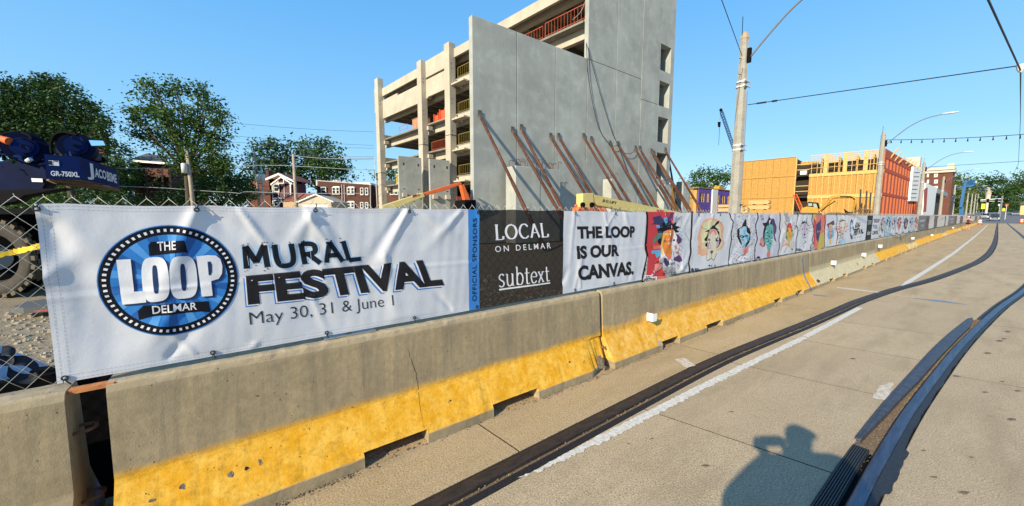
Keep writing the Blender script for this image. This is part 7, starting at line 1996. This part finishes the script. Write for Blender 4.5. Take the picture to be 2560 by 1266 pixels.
# woman walking away beside the barriers
P = hitZ(2418, 577, 0); J = dict(base_J); J['al'] = (-.05,-.14,.10); J['tl'] = (-.05,-.10,.04); J['kl'] = (-.055,.03,.28); J['el'] = (-.19,-.06,.66); J['wl'] = (-.14,.10,.66); J['fl'] = (-.12,.14,.68); J['er'] = (.19,-.06,.66); J['wr'] = (.15,.10,.64); J['fr'] = (.13,.14,.66)
wom, W3 = figure((P.x, P.y, 0), 0.0, 1.68, J, {
    'body': (body_chains(), M_skin, 2),
    'tank_top': ([[('pel',.080),('waist',.076),('chest',.090),((0,0,.80),.05)]], mat('maroon cloth', (.07,.012,.03), .8), 2),
    'shorts': ([[('waist',.070),('pel',.086),('hl',.066),((-.06,.01,.40),.058)], [('pel',.086),('hr',.066),((.06,.0,.40),.058)]], mat('black cloth', (.012,.012,.014), .85), 2),
    'cap': ([[((0,.01,.935),.056),((0,.01,.965),.050),((0,.09,.95),.02)]], M_white, 2),
    'shoe': ([[('al',.026),('tl',.024)], [('ar',.026),('tr',.024)]], mat('pink shoe', (.35,.12,.15), .6), 1)},
    'woman in a white cap, maroon top and black shorts walking away beside the barriers')
# two roof workers
for i, (px, py, lab) in enumerate([(1773, 467, 'worker in a lime vest bending on the roof deck of the purple building'), (1784, 473, 'second worker crouching low on the purple building roof')]):
    Pk = hitY(px, 541, yp+1.5); J = dict(base_J)
    for k in ('chest','neck','nk2','hd','top','sl','sr'):
        x, y, z = J[k]; J[k] = (x, (z-.6)*.9, .6+(z-.6)*.45)
    J['el'] = (-.17,.25,.52); J['wl'] = (-.14,.30,.36); J['fl'] = (-.14,.32,.32); J['er'] = (.17,.25,.52); J['wr'] = (.14,.30,.36); J['fr'] = (.14,.32,.32)
    figure((Pk.x, Pk.y, zp+.2-(.9 if i else 0)), R(170 if i else 10), 1.8, J, {
        'body': (body_chains(), mat('work trousers', (.05,.06,.09), .85), 1),
        'vest': ([[('waist',.078),('chest',.098),('neck',.05)], [('chest',.09),('sl',.048),('el',.034)], [('chest',.09),('sr',.048),('er',.034)]], mat('lime vest', (.55,.72,.06), .7), 1),
        'hard_hat': ([[('hd',.060),('top',.056)]], M_white, 1)}, lab)
# yellow machine on the roof deck
c = hitY(1804, 470, yp+1.0); t = thing('generator', 'yellow rounded machine cover on the purple building roof', 'machine', (c.x, c.y, zp+.2))
MB().slab([(c.x-1.2,c.y,zp+.2),(c.x+1.2,c.y,zp+.2),(c.x+1.15,c.y,zp+.8),(c.x+.7,c.y,zp+1.05),(c.x-.8,c.y,zp+1.1),(c.x-1.15,c.y,zp+.8)], (0,1.2,0)).build('cover', M_ey, t, bevel=.1)
MB().box(c.x-1.25, c.x+1.25, c.y-.05, c.y+1.25, zp+.2, zp+.3).build('skid', M_dark, t)
# the photographer, standing behind the camera with both hands on the phone
hd = Vector((FW.x, FW.y, 0)).normalized(); yawp = math.atan2(hd.y, hd.x)
org = Vector((0,0,0))-hd*.33+Vector((math.sin(yawp), -math.cos(yawp), 0))*.05; J = dict(base_J)
hh = 1.97
def loc(p): d_ = Vector(p)-org; return ((d_.dot(Vector((math.sin(yawp), -math.cos(yawp), 0))))/hh, d_.dot(hd)/hh, p[2]/hh)
rr_ = Vector((math.sin(yawp), -math.cos(yawp), 0))
hl_ = Vector((0,0,1.62))-hd*.10-rr_*.085; hr_ = Vector((0,0,1.62))-hd*.10+rr_*.085
J['wl'] = loc(hl_-hd*.08-Vector((0,0,.06))); J['fl'] = loc(hl_); J['wr'] = loc(hr_-hd*.08-Vector((0,0,.06))); J['fr'] = loc(hr_)
J['el'] = (-.20,.05,.66); J['er'] = (.20,.05,.66); J['sl'] = (-.125,0,.80); J['sr'] = (.125,0,.80)
photog, W3 = figure(org, yawp, hh, J, {
    'body': (body_chains(), M_skin, 2),
    'shirt': ([[('pel',.092),('waist',.092),('chest',.105),('neck',.05)], [('chest',.10),('sl',.062),('el',.045)], [('chest',.10),('sr',.062),('er',.045)]], mat('grey shirt', (.12,.13,.15), .9), 2),
    'trousers': ([[('waist',.080),('pel',.098),('hl',.075),('kl',.050),((-.06,-.01,.07),.034)], [('pel',.098),('hr',.075),('kr',.050),((.06,-.03,.07),.034)]], mat('blue jeans', (.03,.05,.10), .9), 2),
    'hair': ([[((0,-.012,.92),.055),((0,-.005,.965),.052)]], M_hair, 2),
    'shoe': ([[('al',.034),('tl',.03)], [('ar',.034),('tr',.03)]], M_black, 1)},
    'person behind the camera holding a phone, seen only as a shadow on the street')
for sgn, hp_, nm in ((-1, hl_, 'fl'), (1, hr_, 'fr')):
    for k in range(4):
        a0 = hp_+Vector((0,0,.02-.018*k))+rr_*sgn*.01; 
        q = [a0, a0+hd*.035+rr_*sgn*.012, a0+hd*.055-rr_*sgn*.012, a0+hd*.050-rr_*sgn*.035]
        MB().tube(curve_pts(q, 3), [.009]*8+[.007, .005], 6).build('finger', M_skin, photog, smooth=True)
    MB().tube(curve_pts([hp_+Vector((0,0,-.01)), hp_-hd*.01+Vector((0,0,.03))-rr_*sgn*.02, hp_+hd*.015+Vector((0,0,.05))-rr_*sgn*.035], 3), [.012,.012,.011,.011,.010,.009,.008], 6).build('thumb', M_skin, photog, smooth=True)
c = Vector((0,0,1.63))-hd*.075
ph = thing('phone', 'black phone held up behind the camera viewpoint', 'phone', tuple(c)); MB().obox(c-rr_*.078-Vector((0,0,.04)), rr_*.156, hd*.009, Vector((0,0,.078))).build('body', M_black, ph)

# ------------------------------------------------------------------ mobile crane at the left
M_navy = mat('crane navy paint', (.003,.007,.030), .85, .25, 3., spec=.10); M_navyL = mat('counterweight blue', (.004,.016,.085), .85, .12, 2., spec=.10)
M_und = mat('counterweight underside', (.22,.16,.10), .9, .4, 6., .4)
def hc(px, py, d): return hitD(px, py, d)
cr = thing('mobile_crane', 'dark blue mobile crane with rounded winches and a lettered counterweight at the left edge', 'crane', (hc(60,541,8).x, hc(60,541,8).y, 0))
ZT, ZB = hc(205,393,8.5).z, hc(205,450,8.5).z
def onz(px, py, z): d_ = ray(px, py); return EYEP+d_*((z-EYE)/d_.z)
pA = onz(110,386,ZT); pB = onz(198,392.5,ZT); pC = onz(262,413,ZT); pD = onz(289,424,ZT)
qA = onz(121,448,ZB); qB = onz(206,450,ZB); qC = onz(270,465,ZB); qD = onz(291,471,ZB)
back = (pB-pA).normalized(); inw = Vector((-back.y, back.x, 0)); inw = inw if inw.dot(hd) > 0 else -inw
pE = pD+inw*1.6; pF = pA+inw*2.2; qE = qD+inw*1.6; qF = qA+inw*2.2
def zfix(p, z): return Vector((p.x, p.y, z))
top = [zfix(p, ZT) for p in (pA,pB,pC,pD,pE,pF)]; bot = [zfix(p, ZB) for p in (pA,pB,pC,pD,pE,pF)]
b = MB(); b.loft([bot, top], caps=False); b.v += [tuple(p) for p in top]; b.f.append(tuple(range(len(b.v)-6, len(b.v)))); b.m.append(0); b.build('counterweight', M_navyL, cr)
b = MB(); b.v = [tuple(p-Vector((0,0,.002))) for p in bot]; b.f = [tuple(range(5,-1,-1))]; b.m = [0]; b.build('counterweight_base', M_und, cr)
b = MB()
for k in range(9):
    f = k/9; a_ = bot[0].lerp(bot[5], f*.8+.04)-Vector((0,0,.03)); c_ = bot[2].lerp(bot[4], f*.8+.04)-Vector((0,0,.03)); b.bar(a_, c_, .05, .04)
b.build('underside_rib', M_und, cr)
def on_face(u, w, A_=None, B_=None, C_=None, D_=None):   # bilinear on a side face (top-left, top-right, bottom-right, bottom-left)
    return (D_.lerp(C_, u)).lerp(A_.lerp(B_, u), w)
def face_text(body, quad, F4, m, bold=.02, name='lettering'):
    A_, B_, C_, D_ = F4
    o = on_face(quad[0], quad[1], A_, B_, C_, D_); U = on_face(quad[2], quad[1], A_, B_, C_, D_)-o; V_ = on_face(quad[0], quad[3], A_, B_, C_, D_)-o
    return flat_text(body, o, U, V_, m, cr, bold, name, off=.006)
F1_ = (top[0], top[1], bot[1], bot[0]); F2_ = (top[1], top[3], bot[3], bot[1])
M_let = mat('silver lettering', (.62,.65,.70), .5)
face_text('GR-750XL', (.12,.11,.94,.33), F1_, M_white, .025)
flat = on_face(.12,.55,*F1_); MB().obox(flat-hd*.006, on_face(.40,.55,*F1_)-flat, -hd*.004, on_face(.12,.76,*F1_)-flat).build('warning_label', M_white, cr)
a_ = on_face(.13,.57,*F1_); MB().obox(a_-hd*.014, on_face(.22,.57,*F1_)-a_, -hd*.002, on_face(.13,.74,*F1_)-a_).build('label_print', M_black, cr)
a_ = on_face(.26,.72,*F1_); MB().obox(a_-hd*.014, on_face(.39,.72,*F1_)-a_, -hd*.002, on_face(.26,.755,*F1_)-a_).build('label_print', M_dred, cr)
P0, P1_, P2, P3 = [top[i] for i in (1,2,3,3)]
FL = (top[1], top[2], bot[2], bot[1]); FR = (top[2], top[3], bot[3], bot[2])
nrm = None
def face_text2(body, quad, F4, m, bold): 
    A_, B_, C_, D_ = F4; o = on_face(quad[0], quad[1], *F4); U = on_face(quad[2], quad[1], *F4)-o; V_ = on_face(quad[0], quad[3], *F4)-o
    return flat_text(body, o, U, V_, m, cr, bold, 'lettering', off=.010)
face_text2('J', (.20,.08,.46,.86), FL, M_let, .015); face_text2('ACO', (.50,.26,.99,.70), FL, M_let, .03); face_text2('BSME', (.04,.22,.95,.70), FR, M_let, .03)
# upper deck and winches
dk = 8.9
b = MB(); b.slab([hc(-60,402,dk), hc(112,404,dk), hc(118,450,dk), hc(104,478,dk), hc(-60,490,dk)], inw*1.5); b.build('upper_frame', M_navy, cr, bevel=.03)
b = MB(); b.slab([hc(-60,478,dk-.2), hc(170,470,dk-.2), hc(60,490,dk-.2), hc(40,505,dk-.2), hc(-60,520,dk-.2)], inw*1.0); b.build('slewing_frame', M_dark, cr, bevel=.02)
MB().slab([hc(78,446,dk-.03), hc(106,447,dk-.03), hc(107,456,dk-.03), hc(80,455,dk-.03)], -inw*.01).build('warning_label', M_tr, cr)
def drumw(px, py, rp, d_, w=.8):
    c_ = hc(px, py, d_); r = rp*d_/F; ax = inw
    MB().tube([c_, c_+ax*w], r, 28).build('winch_drum', M_navy, cr)
    MB().tube([c_-ax*.05, c_-ax*.001], r*.62, 24).build('winch_flange', M_navyL, cr); MB().tube([c_-ax*.10, c_-ax*.051], r*.42, 20).build('winch_hub', M_navyL, cr); MB().tube([c_-ax*.13, c_-ax*.101], r*.12, 12).build('winch_bolt', M_dark, cr)
    for k in range(8):
        a = k*math.pi/4; q = c_-ax*.055+ (rr_*math.cos(a)+Vector((0,0,math.sin(a))))*r*.5; MB().tube([q, q-ax*.03], .02, 6).build('winch_bolt', M_dark, cr)
drumw(62,368,38,8.7); drumw(190,366,33,9.0)
MB().slab([hc(70,338,9.6), hc(98,342,9.6), hc(124,362,9.6), hc(128,402,9.6), hc(70,402,9.6)], inw*.5).build('winch_guard', M_navyL, cr, bevel=.05)
MB().slab([hc(180,337,9.9), hc(222,340,9.9), hc(240,360,9.9), hc(246,380,9.9), hc(268,402,9.9), hc(230,405,9.9), hc(180,400,9.9)], inw*.5).build('winch_guard', M_navy, cr, bevel=.05)
MB().slab([hc(164,385,8.75), hc(170,379,8.75), hc(176,380,8.75), hc(180,390,8.75), hc(163,390,8.75)], inw*.08).build('lifting_lug', M_navyL, cr)
for i, pts in enumerate([[(130,386),(128,358),(138,338),(158,331),(178,334),(194,338)], [(137,352),(146,340),(160,335),(176,338)], [(0,340),(20,332),(45,331),(70,338),(82,350)], [(-5,395),(8,372),(14,350),(26,336)], [(10,400),(12,380),(30,365),(22,350)], [(0,372),(30,380),(70,385)], [(70,408),(84,398),(100,392)], [(12,398),(30,406),(60,410),(70,402)]]):
    MB().tube(curve_pts([hc(a, c, 8.55+.06*i) for a, c in pts], 5), .030 if i < 5 else .018, 7).build('hydraulic_hose', M_dark if i < 6 else M_navyL, cr, smooth=True)
for k in range(5): MB().tube([hc(140,362+k*4.7,9.2), hc(156,363+k*4.7,9.2)], .012, 5).build('cable_guide', M_tr, cr)
MB().tube([hc(68,404,8.4), hc(77,398,8.4)], .045, 8).build('hose_fitting', M_lamp, cr)
MB().tube([hc(2,347,8.5), hc(24,354,8.5)], [.07,.085], 14).build('orange_canister', M_orange, cr)
MB().slab([hc(222,351,8.6), hc(258,352.5,8.6), hc(264,364.5,8.6), hc(229,365.5,8.6)], -inw*.02+Vector((0,0,0))).build('mirror_panel', mat('painted mirror reflection', (.09,.30,.62), .6, spec=.2), cr, bevel=.008)  # matt mirror, the reflected sky is put into its base colour
b = MB(); r_ = random.Random(12)
for k in range(16): a_ = hc(r_.uniform(-10,110), r_.uniform(372,412), 8.6); b.tube([a_, a_+rr_*r_.uniform(-.15,.3)+Vector((0,0,r_.uniform(-.1,.1)))], .014, 5)
for k in range(14): a_ = hc(r_.uniform(145,215), r_.uniform(345,392), 8.9); b.tube([a_, a_+rr_*r_.uniform(-.12,.12)+Vector((0,0,r_.uniform(-.12,.12)))], .012, 5)
o = b.build('pipework', M_navyL, cr); o['kind'] = 'stuff'
# carrier and wheel
dw = 7.6; c_ = hc(-14, 646, dw); Rw = 101*dw/F; fwd = rr_
wh = MB()
sec = [(.30,.60),(.32,.80),(.30,.93),(.20,.97),(-.20,.97),(-.30,.93),(-.32,.80),(-.30,.60)]
rings = []
for k in range(48):
    a = 2*math.pi*k/48; e = fwd*math.cos(a)+Vector((0,0,math.sin(a))); rings.append([c_+e*(Rw*r)+inw*(w*.9+.3) for w, r in sec])
rings.append(rings[0]); wh.loft(rings, caps=False); M_tyre = mat('dusty tyre rubber', (.045,.038,.030), .85, .3, 10., .3, 60.)
tw = wh.build('wheel', M_tyre, cr, smooth=True)
M_lug = mat('tyre tread dusty', (.11,.09,.055), .9, .3, 12.)
for k in range(26):
    for sgn in (-1, 1):
        a = 2*math.pi*(k+(.5 if sgn > 0 else 0))/26; e = fwd*math.cos(a)+Vector((0,0,math.sin(a))); tn = fwd*-math.sin(a)+Vector((0,0,math.cos(a)))
        o = c_+inw*.3+e*Rw*.90-tn*.045; MB().obox(o+inw*(.03 if sgn > 0 else -.30), inw*.27, tn*.09, e*Rw*.095).build('tread_lug', M_lug, tw)
MB().tube([c_-inw*.01, c_+inw*.06], Rw*.55, 28).build('rim', M_dark, tw); MB().tube([c_-inw*.06, c_-inw*.011], Rw*.30, 22).build('hub', mat('hub steel', (.09,.11,.13), .4, metal=.4), tw)
MB().slab([hc(-120,522,7.4), hc(150,522,7.4), hc(150,536,7.4), hc(-120,536,7.4)], inw*1.2).build('fender', M_dark, cr)
MB().slab([hc(-120,536,8.3), hc(140,536,8.3), hc(140,690,8.3), hc(60,735,8.3), hc(-120,735,8.3)], inw*1.6).build('carrier_frame', M_dark, cr)
for sx in (-60,): MB().slab([hc(sx-30,470,8.6), hc(sx+18,470,8.6), hc(sx+18,540,8.6), hc(sx-30,540,8.6)], inw*.8).build('frame_upright', M_dark, cr)
# loose things at the foot of the fence
b = MB(); q = [hitY(-30, 647, 2.95), hitY(0, 637, 2.95), hitY(45, 628, 2.95), hitY(90, 617, 2.9), hitY(140, 606, 2.9)]
q = curve_pts(q, 4)
for i in range(len(q)-1): f0 = .016 if i % 5 else .010; b.quad(q[i]-Vector((0,0,f0)), q[i+1]-Vector((0,0,.014)), q[i+1]+Vector((0,0,.010)), q[i]+Vector((0,0,f0)))
tag(b.build('caution_tape', mat('yellow tape', (.80,.55,.02), .5)), 'strip of yellow caution tape stretched behind the bare chain-link', 'tape')
M_bag = mat('white woven bag', (.42,.47,.55), .7, .15, 6., .6, 14.)
sb = thing('bulk_bag', 'white woven bulk bag with black lifting straps behind the left barrier', 'bag', hitY(10, 960, 3.25))
c_ = hitY(-90, 985, 3.45); b = MB(); rings = []
for j in range(9):
    f = j/8; r_x = .42*(1-.35*f**2)*(1 if f < .75 else 1-(f-.75)*2.2); rings.append([(c_.x+r_x*math.cos(a)*(1+.07*math.sin(3*a+j)), c_.y+r_x*.8*math.sin(a)*(1+.06*math.cos(4*a-j)), f*.92) for a in [2*math.pi*k/20 for k in range(20)]])
b.loft(rings); b.build('sack', M_bag, sb, smooth=True)
strap = mat('black webbing', (.014,.017,.028), .8)
for pts in ([(0,880),(22,878),(34,888),(30,900),(10,905),(-20,890)], [(28,905),(60,905),(88,922),(92,935),(80,948),(55,950),(30,942),(15,930)]):
    P = curve_pts([hitY(a, c, 3.0) for a, c in pts], 5); b = MB()
    for i in range(len(P)-1): b.quad(P[i]-Vector((0,0,.022)), P[i+1]-Vector((0,0,.022)), P[i+1]+Vector((0,.03,.022)), P[i]+Vector((0,.03,.022)))
    b.build('strap', strap, sb)
b = MB(); c0_ = hitZ(34, 778, .05); c1_ = hitZ(115, 768, .05)
b.slab([hitZ(34,782,.04), hitZ(70,768,.04), hitZ(140,757,.04), hitZ(150,778,.04), hitZ(60,785,.04)], (0,0,.10)); tag(b.build('steel_channel', mat('grey channel', (.10,.105,.10), .6)), 'dark grey steel channel lying on the gravel behind the fence', 'steel channel')
tag(MB().tube([hitZ(86,779,.14), hitZ(120,777,.14)], .012, 6).build('red_rod', mat('red rod', (.45,.05,.03), .6)), 'thin red rod lying on the steel channel', 'rod')
b = MB()
for k in range(4): b.bar(hitY(80, 935+k*10, 3.15+.09*k), hitY(420, 900+k*10, 3.15+.09*k), .07, .05)
o = tag(b.build('steel_angle_bundle', M_dark), 'bundle of black steel angles lying behind the barrier gap', 'steel bars', kind='stuff')

tag(MB().obox((-1.35, 3.06, 0), (1.25,0,0), (0,.05,0), (0,0,.80)).build('gap_backing', M_dark), 'dark backing sheet added to darken the gap between the two left barriers', 'backing sheet')  # sheet added behind the barriers so the gap reads dark
